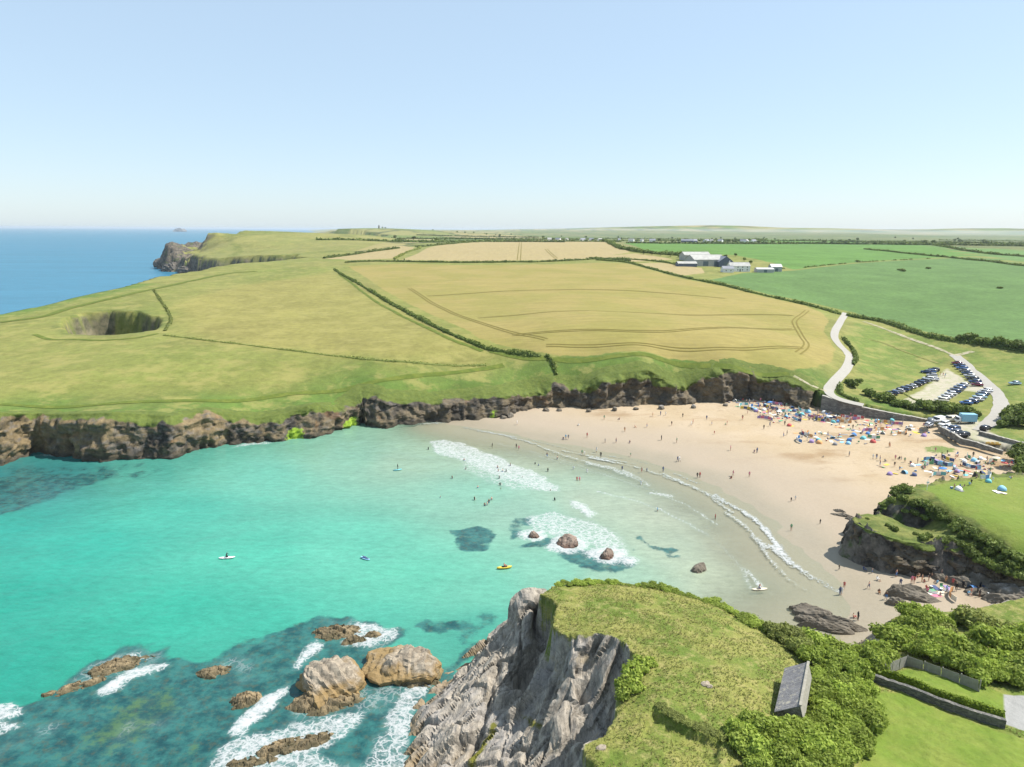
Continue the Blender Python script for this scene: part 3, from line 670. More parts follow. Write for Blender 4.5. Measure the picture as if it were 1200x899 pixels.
wcol[inb] = num/den[:, None]
wcol = np.where(((y > 235)[:, None]) & (~inb)[:, None], np.array([.034, .148, .228]), wcol)
foam = np.zeros(len(x)); reef = np.zeros(len(x)); weed = np.zeros(len(x)); clear = np.zeros(len(x))
fb = foam[inb]; rb_ = reef[inb]; wb = weed[inb]
wob = 1.6*fbm(xb/5, yb/5, o=3, s=120); wob2 = .8*fbm(xb/2, yb/2, o=3, s=121)
def fpoly(pts, val=1, soft=1.2):
    global fb
    fb = np.maximum(fb, val*ss(-soft, soft, sdf(PW(pts), xb, yb)+wob))
def fline(pts, w=.5, val=.9):
    global fb
    wv = (w+.02)*(1+.7*vn(xb/4, yb/4, s=123)); d = ldist(resample(PW(pts), 2), xb+.5*wob2, yb+.5*wob2)
    fb = np.maximum(fb, val*1.1*(.8+.35*vn(xb/9, yb/9, s=129))*ss(wv+.55, wv*.3, d))
fpoly([(503,517),(520,515),(545,521),(580,534),(620,551),(650,566),(660,576),(640,576),(600,566),(565,550),(535,537),(508,530)], .74, .9)
fpoly([(530,530),(580,548),(640,574),(600,576),(545,550)], .42, 2)
fpoly([(666,583),(685,592),(697,602),(690,606),(670,596)], .85, 1)
fpoly([(618,606),(650,600),(690,612),(725,628),(740,645),(720,650),(690,640),(655,630),(625,624)], .62, 1.5)
for cxp, cyp, rr in ((625,628,3.2),(664,637,4.2),(712,652,4.2),(735,658,2.2),(650,640,2)):
    p = W(cxp, cyp); fb = np.maximum(fb, .95*ss(rr+1, rr-1.3, np.hypot(xb-p[0], yb-p[1])+wob))
fline([(545,501),(580,508),(620,518),(648,529),(690,542),(730,551),(758,569)], .32, .8)
fline([(690,543),(715,549),(745,560),(760,569)], 1.1, .8)
fline([(660,528),(700,536),(744,543)], .28, .75)
fline([(762,578),(784,581)], .9, .8); fline([(620,531),(680,549),(740,566),(800,590),(840,615)], .12, .5); fline([(700,576),(760,592),(820,622),(860,655),(880,690)], .12, .45); fline([(585,520),(640,534),(700,552),(750,572)], .12, .5)
fline([(778,555),(800,566),(820,574),(840,587)], .45, .95); fline([(790,555),(818,566)], .25, .8)
fline([(790,560),(838,583),(860,594),(880,606),(900,624),(918,648),(936,666),(962,682),(990,697)], .5, 1.0); fline([(690,536),(745,547),(790,563)], .3, .8); fline([(850,600),(870,614),(888,634),(900,652),(922,676),(950,694)], .25, .7); fline([(560,505),(610,513),(680,529),(740,539),(800,553)], .15, .6); fline([(838,580),(855,590),(875,601),(900,621)], .5, .95); fline([(840,588),(858,600)], .4, .8)
fline([(885,630),(896,640)], .8, .8); fline([(905,640),(920,655),(935,666)], .8, .9); fline([(948,676),(965,684),(982,692)], .35, .85)
fline([(872,667),(886,680),(891,688)], .35, .8)
# white water over the ledges by the near headland
fpoly([(112,812),(125,800),(150,784),(185,774),(196,780),(175,790),(140,804),(125,812)], .95, .5)
fpoly([(130,772),(160,764),(185,772),(165,778)], .6, .7); fpoly([(-10,826),(22,824),(22,838),(-10,848)], .9, .6); fpoly([(-10,846),(30,848),(10,862),(-10,864)], .7, .7)
fpoly([(262,858),(275,845),(312,815),(340,800),(344,806),(318,830),(285,858),(268,862)], 1, .5)
fpoly([(350,765),(372,748),(380,756),(362,770),(348,785)], .95, .6); fpoly([(395,740),(420,730),(468,735),(466,748),(430,758),(400,758)], .8, .8)
fpoly([(255,880),(300,862),(350,850),(375,842),(420,838),(410,860),(370,880),(330,899),(255,899)], .78, 1)
fpoly([(420,905),(440,868),(475,850),(476,905)], .6, 1.2); fpoly([(455,850),(470,825),(482,822),(478,850),(466,872)], .8, .8); fpoly([(478,815),(498,800),(510,802),(495,815)], .85, .6)
fpoly([(250,890),(300,870),(420,905),(240,910)], .7, 1)
def rpoly(pts, val=1, soft=1.4):
    global rb_
    rb_ = np.maximum(rb_, val*ss(-soft, soft, sdf(PW(pts), xb, yb)+1.3*wob))
rpoly([(-40,850),(0,832),(30,822),(70,800),(105,775),(140,757),(200,757),(205,770),(240,775),(262,765),(300,750),(340,735),(372,722),(430,728),(470,735),(480,745),(440,770),(520,800),(480,840),(470,910),(-40,910)], .95, 1.2)
rpoly([(485,732),(510,727),(535,728),(535,738),(515,745),(500,741)], .85, 1); rpoly([(525,735),(575,715),(585,722),(570,745),(540,768)], .6, 1.4); rpoly([(550,752),(566,745),(560,765),(540,785),(520,800),(505,800)], .8, 1.2)
rpoly([(526,621),(560,617),(575,622),(582,630),(565,642),(545,648),(530,637)], .95, 1); rpoly([(530,611),(560,611),(558,614),(532,614)], .7, .7)
rpoly([(590,622),(600,606),(620,608),(612,628),(600,632)], .8, 1); rpoly([(605,643),(640,630),(660,638),(700,645),(745,655),(742,668),(715,670),(680,662),(655,655),(640,642)], .85, 1.1)
rpoly([(741,629),(750,628),(766,638),(790,645),(785,650),(760,642)], .8, .7); rpoly([(780,650),(795,652),(792,656),(782,655)], .7, .6); rpoly([(735,640),(745,640),(755,652),(740,650)], .5, .7)
rpoly([(-20,562),(40,550),(90,556),(130,548),(150,556),(112,566),(60,585),(20,600),(-20,606)], .8, 3); rpoly([(140,556),(185,550),(205,548),(160,562)], .5, 1.5); rpoly([(0,545),(130,545),(180,540),(160,550),(0,560)], .5, 2)
for pts, val in (([(95,862),(130,830),(200,812),(235,830),(170,855),(110,890)], .8), ([(235,860),(245,885),(225,899),(200,895)], .7), ([(60,860),(95,850),(90,899),(40,899)], .5), ([(150,820),(215,820),(200,850)], .6)):
    wb = np.maximum(wb, val*ss(-3, 3, sdf(PW(pts), xb, yb)+2*wob))
fb = np.maximum(fb, .34*ss(.5, 1, rb_)*ss(-.1, .55, fbm(xb/7, yb/7, o=3, s=131))*(yb < 115)*(xb < 5))
# wash round the foot of the long cliff and of the near rocks
dcb = ldist(CB[::10], xb, yb); fb = np.maximum(fb, .55*ss(1.6, .2, dcb-1.2+2.2*vn(xb/6, yb/6, s=124))*(xb < -5)*ss(.0, .5, vn(xb/13, yb/13, s=125)+.25))
dsh = sdf(beach_poly, xb, yb)
cl = .92*ss(-30, -1, dsh)
foam[inb] = fb; reef[inb] = rb_; weed[inb] = wb; clear[inb] = cl
z = .10*np.sin((x*.5+y*.87)/3.3+2*vn(x/15, y/15, s=126))*ss(2, -30, np.where(inb, 0, -60)) + .0*x
z[inb] = .10*fbm(xb/4, yb/3, o=2, s=127)*ss(0, -20, dsh) + .28*ss(.3, 1, fb)*ss(-2, -18, dsh)*(.6+.4*vn(xb, yb, s=128))
sea = Mat('sea_water', .12, 0.)
sea.b.inputs['IOR'].default_value = 1.33
rip = sea.noise(.55, 5, .6, stretch=(.75, 1.6, 1, R(12))); rip2 = sea.noise(2.2, 4, .6, stretch=(.8, 1.5, 1, R(12))); swell = sea.noise(.07, 4, .5, stretch=(.7, 1.8, 1, R(8)))
far = sea.noise(.006, 5, .6, stretch=(.5, 2.4, 1))
w = sea.attr('wcol', True); w = sea.gain(w, rip, .84, 1.15); w = sea.gain(w, swell, .92, 1.08); w = sea.gain(w, far, .88, 1.12); w = sea.gain(w, rip2, .90, 1.10)  # ripple noise lightens and darkens the water colour: sparkle painted in
rf = sea.noise(.35, 6, .7); rfc = sea.mix(sea.ramp(rf, .35, .65), (.008, .045, .052), (.030, .125, .115))
rfc = sea.mix(sea.math('MULTIPLY', sea.ramp(sea.noise(.8, 6, .75), .48, .68), .6), rfc, (.070, .072, .042))
wd = sea.mix(sea.ramp(rf, .38, .6), (.018, .055, .042), (.062, .115, .045))
rmask = sea.ramp(sea.math('ADD', sea.attr('reef'), sea.math('MULTIPLY', sea.math('SUBTRACT', sea.noise(.28, 6, .68), .5), 1.9)), .25, .85)
w = sea.mix(sea.math('MULTIPLY', rmask, .93), w, rfc)
w = sea.mix(sea.math('MULTIPLY', sea.ramp(sea.math('ADD', sea.attr('weed'), sea.math('MULTIPLY', sea.math('SUBTRACT', rf, .5), 2.6)), .35, 1.0), .8), w, wd)
fn = sea.noise(.75, 6, .72, stretch=(1, 1.6, 1, R(10)))
fn2 = sea.noise(2.6, 4, .7)
fs = sea.math('ADD', sea.attr('foam'), sea.math('ADD', sea.math('MULTIPLY', sea.math('SUBTRACT', fn, .5), 2.1), sea.math('MULTIPLY', sea.math('SUBTRACT', fn2, .5), 1.1)))
fv = sea.new('ShaderNodeTexVoronoi', feature='DISTANCE_TO_EDGE'); fv.inputs['Scale'].default_value = .75; fd = sea.new('ShaderNodeVectorMath', operation='ADD'); fnn = sea.new('ShaderNodeTexNoise'); fnn.inputs['Scale'].default_value = .6; fnn.inputs['Detail'].default_value = 5
sea.L(sea.pos(), fnn.inputs['Vector']); fsc = sea.new('ShaderNodeVectorMath', operation='SCALE'); fsc.inputs['Scale'].default_value = 3.0; sea.L(fnn.outputs['Color'], fsc.inputs[0]); sea.L(sea.pos(), fd.inputs[0]); sea.L(fsc.outputs[0], fd.inputs[1]); sea.L(fd.outputs[0], fv.inputs['Vector'])
lace = sea.math('MULTIPLY', sea.ramp(fv.outputs['Distance'], .13, .01), sea.ramp(sea.attr('foam'), .12, .6))
fmask = sea.math('MAXIMUM', sea.math('MULTIPLY', sea.ramp(fs, .46, 1.15), sea.ramp(sea.attr('foam'), .02, .2)), sea.math('MULTIPLY', lace, .85))
milky = sea.math('MULTIPLY', sea.attr('foam'), .38)
w = sea.mix(milky, w, (.20, .30, .28)); w = sea.mix(fmask, w, (.40, .41, .41)); sea.color(w)
rgh = sea.new('ShaderNodeMapRange'); sea.L(fmask, rgh.inputs[0]); rgh.inputs[3].default_value = .13; rgh.inputs[4].default_value = .9; sea.L(rgh.outputs[0], sea.b.inputs['Roughness'])
sea.bump(sea.mix(.35, rip, sea.mix(.5, rip2, swell)), .35, .5)
gls = sea.new('ShaderNodeBsdfGlossy'); gls.inputs['Roughness'].default_value = .16; sea.L(sea.b.inputs['Normal'].links[0].from_socket, gls.inputs['Normal'])
fre = sea.new('ShaderNodeFresnel'); fre.inputs['IOR'].default_value = 1.33; sea.L(sea.b.inputs['Normal'].links[0].from_socket, fre.inputs['Normal']); gmx = sea.new('ShaderNodeMixShader')
sea.L(sea.math('MULTIPLY', sea.math('MINIMUM', fre.outputs[0], .22), sea.math('SUBTRACT', 1.0, fmask)), gmx.inputs[0]); sea.L(sea.b.outputs[0], gmx.inputs[1]); sea.L(gls.outputs[0], gmx.inputs[2])
trs = sea.new('ShaderNodeBsdfTransparent'); mx = sea.new('ShaderNodeMixShader')
trs.inputs[0].default_value = (.93, .97, .95, 1)
sea.L(sea.math('MULTIPLY', sea.ramp(sea.attr('clear'), .0, 1.0), sea.math('SUBTRACT', 1.0, fmask)), mx.inputs[0]); sea.L(gmx.outputs[0], mx.inputs[1]); sea.L(trs.outputs[0], mx.inputs[2]); sea.L(mx.outputs[0], sea.out.inputs[0])
V = np.stack([x, y, z], -1); F = gridfaces(len(seax), len(seay))
structure('sea', mesh_np('sea', V, F, sea.m, {'wcol': wcol, 'foam': foam, 'reef': reef, 'weed': weed, 'clear': clear}))
tick('p4')
# ================================================================== VEGETATION
def leafmat(name, lo, hi, trans=.22):
    m = Mat(name, .7, .25)
    oi = m.new('ShaderNodeObjectInfo')
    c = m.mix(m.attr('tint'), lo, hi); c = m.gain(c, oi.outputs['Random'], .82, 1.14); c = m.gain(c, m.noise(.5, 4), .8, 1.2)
    m.color(c); tr = m.new('ShaderNodeBsdfTranslucent'); m.L(c, tr.inputs[0]); mx = m.new('ShaderNodeMixShader'); mx.inputs[0].default_value = trans
    m.L(m.b.outputs[0], mx.inputs[1]); m.L(tr.outputs[0], mx.inputs[2]); m.L(mx.outputs[0], m.out.inputs[0]); return m.m
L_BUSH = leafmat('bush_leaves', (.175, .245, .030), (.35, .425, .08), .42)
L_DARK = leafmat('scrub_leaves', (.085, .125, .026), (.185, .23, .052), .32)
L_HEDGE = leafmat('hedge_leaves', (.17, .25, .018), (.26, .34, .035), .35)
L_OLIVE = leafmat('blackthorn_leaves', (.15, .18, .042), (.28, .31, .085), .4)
BARK = plain('bark', (.10, .075, .05), .9)
def leaf_arrays(P, N, size, seed=0, flat=.55):
    r = np.random.default_rng(seed); n = len(P)
    D = N + r.normal(0, flat, (n, 3)); D /= np.linalg.norm(D, axis=1)[:, None]+1e-9
    T = np.cross(D, r.normal(0, 1, (n, 3))); T /= np.linalg.norm(T, axis=1)[:, None]+1e-9; B = np.cross(D, T)
    s = (size*(.6+.8*r.random(n)))[:, None]
    V = np.stack([P-T*s, P-B*s*.62, P+T*s, P+B*s*.62], 1).reshape(-1, 3)
    F = np.arange(4*n).reshape(-1, 4); return V, F, np.repeat(r.random(n), 4)
cs_t = [None]
def lump_points(n, rad, hgt, lumps, seed):
    r = np.random.default_rng(seed); P = []; N = []; LT = []
    cs = []
    for k in range(lumps):
        a = r.random()*6.283; q = math.sqrt(r.random())*.68; e = r.random()
        cs.append((np.array([math.cos(a)*q*rad, math.sin(a)*q*rad, hgt*(.38+.40*e*(1-.5*q))]), rad*(.20+.26*r.random())))
    cs.append((np.array([0, 0, hgt*.5]), rad*.62))
    for k in range(n):
        ci = r.integers(len(cs)); c, R_ = cs[ci]; LT.append((ci*.37) % 1)
        d = r.normal(0, 1, 3); d /= np.linalg.norm(d)
        if d[2] < -.35: d[2] *= -1
        p = c+d*R_*((.82+.22*r.random()) if r.random() < .72 else (.95+.5*r.random()**2))*np.array([1, 1, .9])
        if p[2] < .05: p[2] = .05+.2*r.random()
        P.append(p); N.append(d)
    cs_t[0] = np.array(LT); return np.array(P), np.array(N), cs
def core_mesh(cs, name, mat, shrink=.8):
    bm = bmesh.new()
    for c, R_ in cs:
        mt = Matrix.Translation(Vector(c)) @ Matrix.Diagonal((R_*shrink, R_*shrink, R_*shrink*.8, 1))
        bmesh.ops.create_icosphere(bm, subdivisions=1, radius=1, matrix=mt)
    V = np.array([v.co[:] for v in bm.verts]); F = np.array([[v.index for v in f.verts] for f in bm.faces]); bm.free(); return V, F
def shrub_mesh(name, mat, rad, hgt, n, leaf, lumps, seed):
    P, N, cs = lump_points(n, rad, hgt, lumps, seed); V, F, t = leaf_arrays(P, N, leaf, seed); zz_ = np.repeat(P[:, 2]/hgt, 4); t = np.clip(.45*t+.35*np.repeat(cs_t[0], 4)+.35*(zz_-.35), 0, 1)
    cV, cF = core_mesh(cs, name, mat)
    F4 = np.c_[cF, cF[:, 2]]                          # triangles kept apart below
    me = bpy.data.meshes.new(name)
    allV = np.vstack([V, cV]); faces = [tuple(f) for f in F]+[tuple(f+len(V)) for f in cF]
    me.from_pydata(allV.tolist(), [], faces); me.materials.append(mat)
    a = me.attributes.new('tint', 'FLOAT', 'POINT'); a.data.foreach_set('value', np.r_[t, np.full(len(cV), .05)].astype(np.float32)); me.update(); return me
def stem_mesh(name, hgt, rad):
    bm = bmesh.new()
    for k in range(3):
        a = k*2.1; m = Matrix.Translation((.1*math.cos(a), .1*math.sin(a), hgt*.25-.3)) @ Matrix.Rotation(.25, 4, Vector((math.sin(a), -math.cos(a), 0)))
        bmesh.ops.create_cone(bm, cap_ends=True, segments=6, radius1=rad, radius2=rad*.5, depth=hgt*.5+.6, matrix=m)
    me = bpy.data.meshes.new(name); bm.to_mesh(me); bm.free(); me.materials.append(BARK); return me
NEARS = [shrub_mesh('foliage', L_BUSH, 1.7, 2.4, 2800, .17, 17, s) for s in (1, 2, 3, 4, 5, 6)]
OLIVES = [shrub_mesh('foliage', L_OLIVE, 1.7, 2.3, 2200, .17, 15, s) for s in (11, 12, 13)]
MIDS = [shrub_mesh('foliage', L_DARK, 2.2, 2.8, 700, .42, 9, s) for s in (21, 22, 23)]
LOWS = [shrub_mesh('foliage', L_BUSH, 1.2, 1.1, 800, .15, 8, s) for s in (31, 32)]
STEM = stem_mesh('stem', 2.2, .07)
def shrub(meshes, loc, s, label, group, sz=None, name='shrub'):
    o = thing(name, label, 'bush', loc, random.random()*6.28, group); o.scale = (s, s, s*(sz or (.85+.3*random.random())))
    link('foliage', random.choice(meshes), o); link('stem', STEM, o); return o
def inpoly(poly, n, mind, seed):
    r = np.random.default_rng(seed); lo, hi = poly.min(0)[:2], poly.max(0)[:2]; out = []
    for _ in range(n*60):
        p = lo+(hi-lo)*r.random(2)
        if sdf(poly, p[:1], p[1:2])[0] > 0 and all((p[0]-q[0])**2+(p[1]-q[1])**2 > mind**2 for q in out):
            out.append(p)
            if len(out) >= n: break
    return out
# --- thicket around the hut
TH = GP([(952,790),(985,785),(1012,800),(1024,830),(1020,866),(1000,893),(960,915),(890,915),(862,880),(858,864),(880,856),(918,860),(952,848)], tC)
for p in inpoly(TH[:, :2], 60, 1.55, 5):
    z = float(tC(p[:1], p[1:2])[0])
    shrub(NEARS, (p[0], p[1], z-.25), random.uniform(.62, 1.2), 'rounded bright green shrub in the dense thicket beside the slate-roofed hut', 'shrubs of the hut thicket')
# --- bushes on the bank above the beach, beyond the garden
BK = np.array([W(*p) for p in [(1028,768,5),(1036,740,4.6),(1070,722,4.6),(1110,726,4.8),(1150,738,5.6),(1200,742,6.2),(1260,745,6.3),(1260,800,8.5),(1205,802,9),(1160,792,9),(1110,772,8.5),(1070,762,8)]])
for p in inpoly(BK[:, :2], 46, 2.0, 6):
    z = float(tC(p[:1], p[1:2])[0])
    shrub(NEARS if random.random() < .7 else OLIVES, (p[0], p[1], z-.3), random.uniform(.8, 1.65), 'leafy green bush on the bank between the garden fence and the beach', 'bushes on the bank above the beach')
for px, py, s, p in each([(1072,767,.9),(1082,769,1.0),(1092,773,1.0),(1102,776,1.05),(1112,779,1.0),(1122,783,1.1),(1132,787,1.05),(1142,791,1.1),(1152,795,1.1),(1162,796,1.1),(1172,798,1.1),(1182,800,1.15),(1192,801,1.1),(1202,803,1.1),(1160,786,1.2),(1175,788,1.2),(1190,790,1.2),(1148,800,.9)], tC):
    shrub(NEARS, (p[0], p[1], p[2]-.25), s, 'rounded green bush in the line right behind the timber fence', 'bushes behind the timber fence')
# --- bushes along the far brink of the near headland
for px, py, s, p in each([(683,685,.5),(697,684,.5),(710,684,.45),(725,685,.4),(736,686,.3),(756,687,.5),(781,692,.5),(797,697,.45),(815,702,.45),(826,706,.5),(840,711,.6),(853,716,.6),(668,685,.4),(655,686,.45),(662,684,.5),(676,684,.55),(690,684,.6),(702,683,.5),(718,684,.6),(748,686,.35),(764,687,.62),(775,689,.6),(788,693,.6),(806,699,.5),(835,708,.8),(845,712,.6),(862,720,.5),(872,727,.8),(884,733,.9),(897,739,.9)], tC):
    shrub(NEARS if px > 640 else OLIVES, (p[0], p[1], p[2]-.25), s, 'small shrub on the seaward brink of the near headland, above the water', 'shrubs on the headland brink', .62)
for px, py, s, p in each([(912,748,1.15),(926,752,1.2),(940,757,1.3),(955,764,1.3),(968,768,1.2),(982,774,1.35),(950,776,1.2),(972,782,1.2),(936,766,1.0),(990,786,1.1)], tC):
    shrub(OLIVES if px < 950 else NEARS, (p[0], p[1], p[2]-.3), s, 'olive green bush in the belt between the hut and the beach', 'bushes between hut and beach')
for px, py, s, p in each([(1016,778,1.25),(1030,776,1.35),(1024,786,1.2),(1040,779,1.0)], tC):
    shrub(NEARS, (p[0], p[1], p[2]-.3), s, 'tall bright bush at the corner where the garden fence starts', 'bushes at the fence corner')
for px, py, s, p in each([(742,795,1.0),(752,786,.9),(733,805,.9),(730,818,.8),(762,778,.7),(745,808,.8)], tC):
    shrub(LOWS, (p[0], p[1], p[2]-.2), s*1.3, 'low dark green bramble clump beside the rock gully', 'brambles beside the gully')
for px, py, s, p in each([(775,828,.6),(784,836,.7),(794,842,.7),(806,848,.7),(818,853,.8),(832,858,.8),(846,864,.8)], tC):
    shrub(OLIVES, (p[0], p[1], p[2]-.2), s*.62, 'ragged low bush on the earth bank across the rough grass', 'bushes along the earth bank', .55)
# --- scrub on the right-hand headland
line = [(1048,581),(1058,586),(1070,592),(1080,594),(1090,600),(1100,604),(1108,610),(1116,612),(1124,616),(1132,622),(1140,628),(1148,633),(1156,636),(1164,640),(1173,645),(1182,650),(1191,655),(1200,658),(1210,664),(1130,630),(1146,642),(1160,650),(1176,656),(1190,664),(1120,622),(1094,608),(1060,578),(1050,574)]
for px, py, p in each(line, tB):
    shrub(MIDS, (p[0], p[1], p[2]-.5), random.uniform(.55, .85), 'dark green scrub bush fringing the picnic lawn on the right-hand headland', 'scrub fringing the picnic lawn')
for px, py, s, p in each([(1016,608,.22),(1041,617,.3),(1047,621,.42),(1073,626,.3),(1082,632,.5),(1088,629,.38),(1104,636,.6),(1112,634,.5),(1126,641,.6),(1136,645,.65),(1034,592,.4),(1044,588,.5),(1072,603,.5),(1084,608,.5),(1060,600,.4)], tB): shrub(MIDS, (p[0], p[1], p[2]-.4), s, 'low dark bush overgrowing the edge of the lower headland ledge', 'bushes along the lower headland ledge')
for px, py in [(1142,652),(1150,658),(1162,664),(1172,668),(1184,671),(1196,676)]:
    p = GB(px, py); shrub(MIDS, (p[0], p[1], p[2]-.8), random.uniform(.7, .95), 'dark scrub bush on the shaded bank under the picnic lawn', 'scrub on the shaded bank')

# ------------------------------------------------------------------ hedges
def hedge(name, label, pts, w, h, leaf=.5, dens=5., mat=None, ground=None, seed=0, group=None, cat='hedge', gap=0., world=False):
    gz_ = ground or z_top
    P3 = np.asarray(pts, float) if world else GP(pts)
    L = resample(P3[:, :2], .8); r = np.random.default_rng(seed+100)
    s = np.arange(len(L))*.8; ln = s[-1]; n = int(ln*dens)
    q = r.random(n)*ln; cxy = np.stack([np.interp(q, s, L[:, k]) for k in (0, 1)], -1)
    tg = np.gradient(L, axis=0); tg /= np.linalg.norm(tg, axis=1)[:, None]; tq = np.stack([np.interp(q, s, tg[:, k]) for k in (0, 1)], -1)
    nq = np.stack([-tq[:, 1], tq[:, 0]], -1)
    var = .72+.45*fbm(q/4, q*0+seed, o=3, s=200)+.25*fbm(q/17, q*0+seed, o=2, s=201)
    if gap: keep = fbm(q/9, q*0+seed, o=2, s=202) > -gap; q, cxy, tq, nq, var = q[keep], cxy[keep], tq[keep], nq[keep], var[keep]; n = len(q)
    a = r.random(n)*math.pi; rad = (.8+.3*r.random(n))
    off = np.cos(a)*w/2*rad*var; up = np.sin(a)*h*rad*var
    xy = cxy+nq*off[:, None]; z = gz_(xy[:, 0], xy[:, 1])+np.maximum(up, .05)
    N = np.c_[nq*np.cos(a)[:, None], np.sin(a)]
    V, F, t = leaf_arrays(np.c_[xy, z], N, leaf, seed)
    # solid heart of the hedge
    Lc = resample(P3[:, :2], 2.); k = len(Lc); tgc = np.gradient(Lc, axis=0); tgc /= np.linalg.norm(tgc, axis=1)[:, None]; nc = np.stack([-tgc[:, 1], tgc[:, 0]], -1)
    vc = (.5+.3*fbm(np.arange(k)*2/4., np.zeros(k)+seed, o=3, s=200)); ring = []
    if gap: vc = vc*(fbm(np.arange(k)*2/9., np.zeros(k)+seed, o=2, s=202) > -gap)
    for u, v_ in ((-1, -.3), (-.8, .55), (0, .95), (.8, .55), (1, -.3)):
        xy = Lc+nc*(u*w*.42*vc*1.3)[:, None]; ring.append(np.c_[xy, gz_(xy[:, 0], xy[:, 1])+v_*h*vc*1.2])
    cV = np.concatenate(ring); cF = gridfaces(k, 5)
    return thing(name, label, cat, group=group, me=mesh_np(name, np.vstack([V, cV]), np.vstack([F, cF+len(V)]), mat or L_DARK, {'tint': np.r_[t, np.full(len(cV), .1)]}, smooth=False))
hedge('hedge', 'long dark hedge running diagonally between the headland pasture and the golden barley', [(392,316),(402,323),(440,345),(480,368),(520,388),(560,405),(600,414),(634,418)], 3.2, 1.7, .45, 12, seed=1)
hedge('hedge', 'thin hedge along the top edge of the golden barley field', [(404,308),(440,306.5),(500,307.5),(560,308),(640,307),(700,304),(738,306)], 4, 1.9, .8, 5, seed=2)
hedge('hedge', 'hedge between barley and farm running down towards the lane', [(700,305),(735,308),(762,315),(800,325),(845,334),(880,343),(920,352),(958,361),(985,369)], 4.2, 2.0, .6, 9, seed=3)
hedge('hedge', 'dark hedge along the lower edge of the big green crop field above the car park', [(992,370),(1030,377),(1060,386),(1085,394),(1110,399),(1135,402),(1165,406),(1200,412),(1260,418)], 4.2, 2.6, .55, 13, seed=4)
hedge('hedge', 'hedge between the two pale mown fields on the skyline plateau', [(462,304),(475,297),(492,291),(487,289)], 4, 2, .9, 4, L_OLIVE, seed=5)
hedge('hedge', 'hedge on the far side of the pale mown field', [(380,303),(430,296),(468,291)], 7, 3.2, 1.0, 6, seed=6)
hedge('hedge', 'straight hedge along the skyline edge of the pale mown field', [(490,290),(540,285),(600,281.5),(700,281)], 5, 3, 1.0, 4, seed=7)
hedge('hedge', 'bushy hedge between the pale mown field and the bright green crop', [(706,282),(720,288),(740,294),(760,297),(800,300)], 8, 4.5, 1.0, 9, seed=8)
hedge('hedge', 'hedge between straw strip and barley beside the farm', [(690,303),(715,303.5),(750,305),(780,308),(800,312)], 4, 2, .8, 5, seed=9)
hedge('hedge', 'hedge dividing the two green crop fields right of the farm', [(905,316),(940,314),(990,309),(1050,305),(1090,303)], 3, 1.1, .7, 4, seed=10, gap=.1)
hedge('hedge', 'dark hedge climbing the green slope towards the skyline', [(1012,292),(1060,297),(1100,301),(1140,305),(1160,307),(1200,312),(1260,318)], 4.5, 2.4, .9, 5, seed=11)
hedge('hedge', 'dark hedge on the skyline above the green crop', [(1000,282),(1060,285),(1120,292),(1200,301),(1260,306)], 7, 3, 1.3, 3.5, seed=12)
hedge('hedge', 'dark clipped hedge bank curving along the inside of the lane', [(988,397),(995,405),(1001,413),(1003,421),(1000,428)], 2.4, 1.9, .4, 22, seed=13)
hedge('hedge', 'hedge bank beside the lane just above the sea wall', [(985,452),(984,460),(992,466),(1006,471)], 2.2, 1.5, .4, 18, seed=14)
hedge('hedge', 'low hedge bank below the meadow car park track on the right', [(1060,462),(1075,470),(1100,477)], 1.5, .5, .3, 8, L_OLIVE, seed=15)
hedge('field_bank', 'low grassy bank crossing the headland pasture from the round hole', [(192,393),(250,400),(300,406),(350,412),(400,418),(470,424),(570,428)], 2.2, .55, .35, 5, L_OLIVE, seed=16, cat='bank')
hedge('field_bank', 'low bank bending past the round hole towards the sea edge', [(180,340),(188,352),(197,366),(200,376),(193,388)], 2.4, .8, .4, 7, L_OLIVE, seed=17, cat='bank')
hedge('scrub_bank', 'dark overgrown stone bank dropping from the hedge to the cliff brink', [(640,417),(646,424),(650,432),(652,440)], 2.2, 1.6, .4, 16, seed=18, cat='bank')
for px, py, s, _, p in each([(1018,464,1.2,0),(1030,470,1.3,0),(1042,472,1.1,0),(1050,476,1.0,0),(1060,477,1.0,0),(1070,480,.9,0),(1082,480,1.2,0),(1092,482,1.4,0),(1100,482,1.4,0),(1108,484,1.4,0),(1117,485,1.3,0),(1126,486,1.2,0),(1135,487,1.1,0),(1142,489,.9,0),(1038,466,1.0,0),(1088,474,.8,0),(1000,454,1.0,0),(994,450,.8,0),(1006,448,.7,0)]):
    shrub(MIDS, (p[0], p[1], p[2]-.4), s, 'dark green scrub bush between the car park and the sea wall', 'scrub between car park and sea wall')
for px, py, s, p in each([(1178,492,1.3),(1186,489,1.5),(1195,490,1.4),(1203,492,1.5),(1182,498,1.2),(1192,499,1.4),(1202,500,1.4),(1176,500,1.0),(1188,484,1.0),(1200,482,1.2)]):
    shrub(MIDS, (p[0], p[1], p[2]-.4), s, 'bushy scrub on the right bank above the slipway', 'scrub above the slipway')
for px, py, s in [(1192,540,1.3),(1198,533,1.4),(1200,548,1.4),(1208,540,1.4),(1196,556,1.1)]:
    p = W(px, py, 4.6); shrub(MIDS, (p[0], p[1], 4.1), s, 'tall scrub bush at the beach entrance by the picnic lawn', 'scrub at the beach entrance')
for px, py, s, p in each([(1125,400,1.3),(1135,401,1.5),(1147,403,1.5),(1157,405,1.3),(1170,406,1.6),(1182,408,1.6),(1192,410,1.7),(1203,412,1.6)]):
    shrub(MIDS, (p[0], p[1], p[2]-.3), s, 'dark round bush in the hedge below the big green crop field', 'bushes in the crop field hedge')
for px, py, s, p in each([(1005,307,.9),(1055,317,.9),(1058,318,.8),(1088,315,.8),(1172,338,.7)]):
    shrub(MIDS, (p[0], p[1], p[2]-.3), s*1.6, 'lone dark bush out in the green crop fields', 'lone bushes in the crop fields', .5)

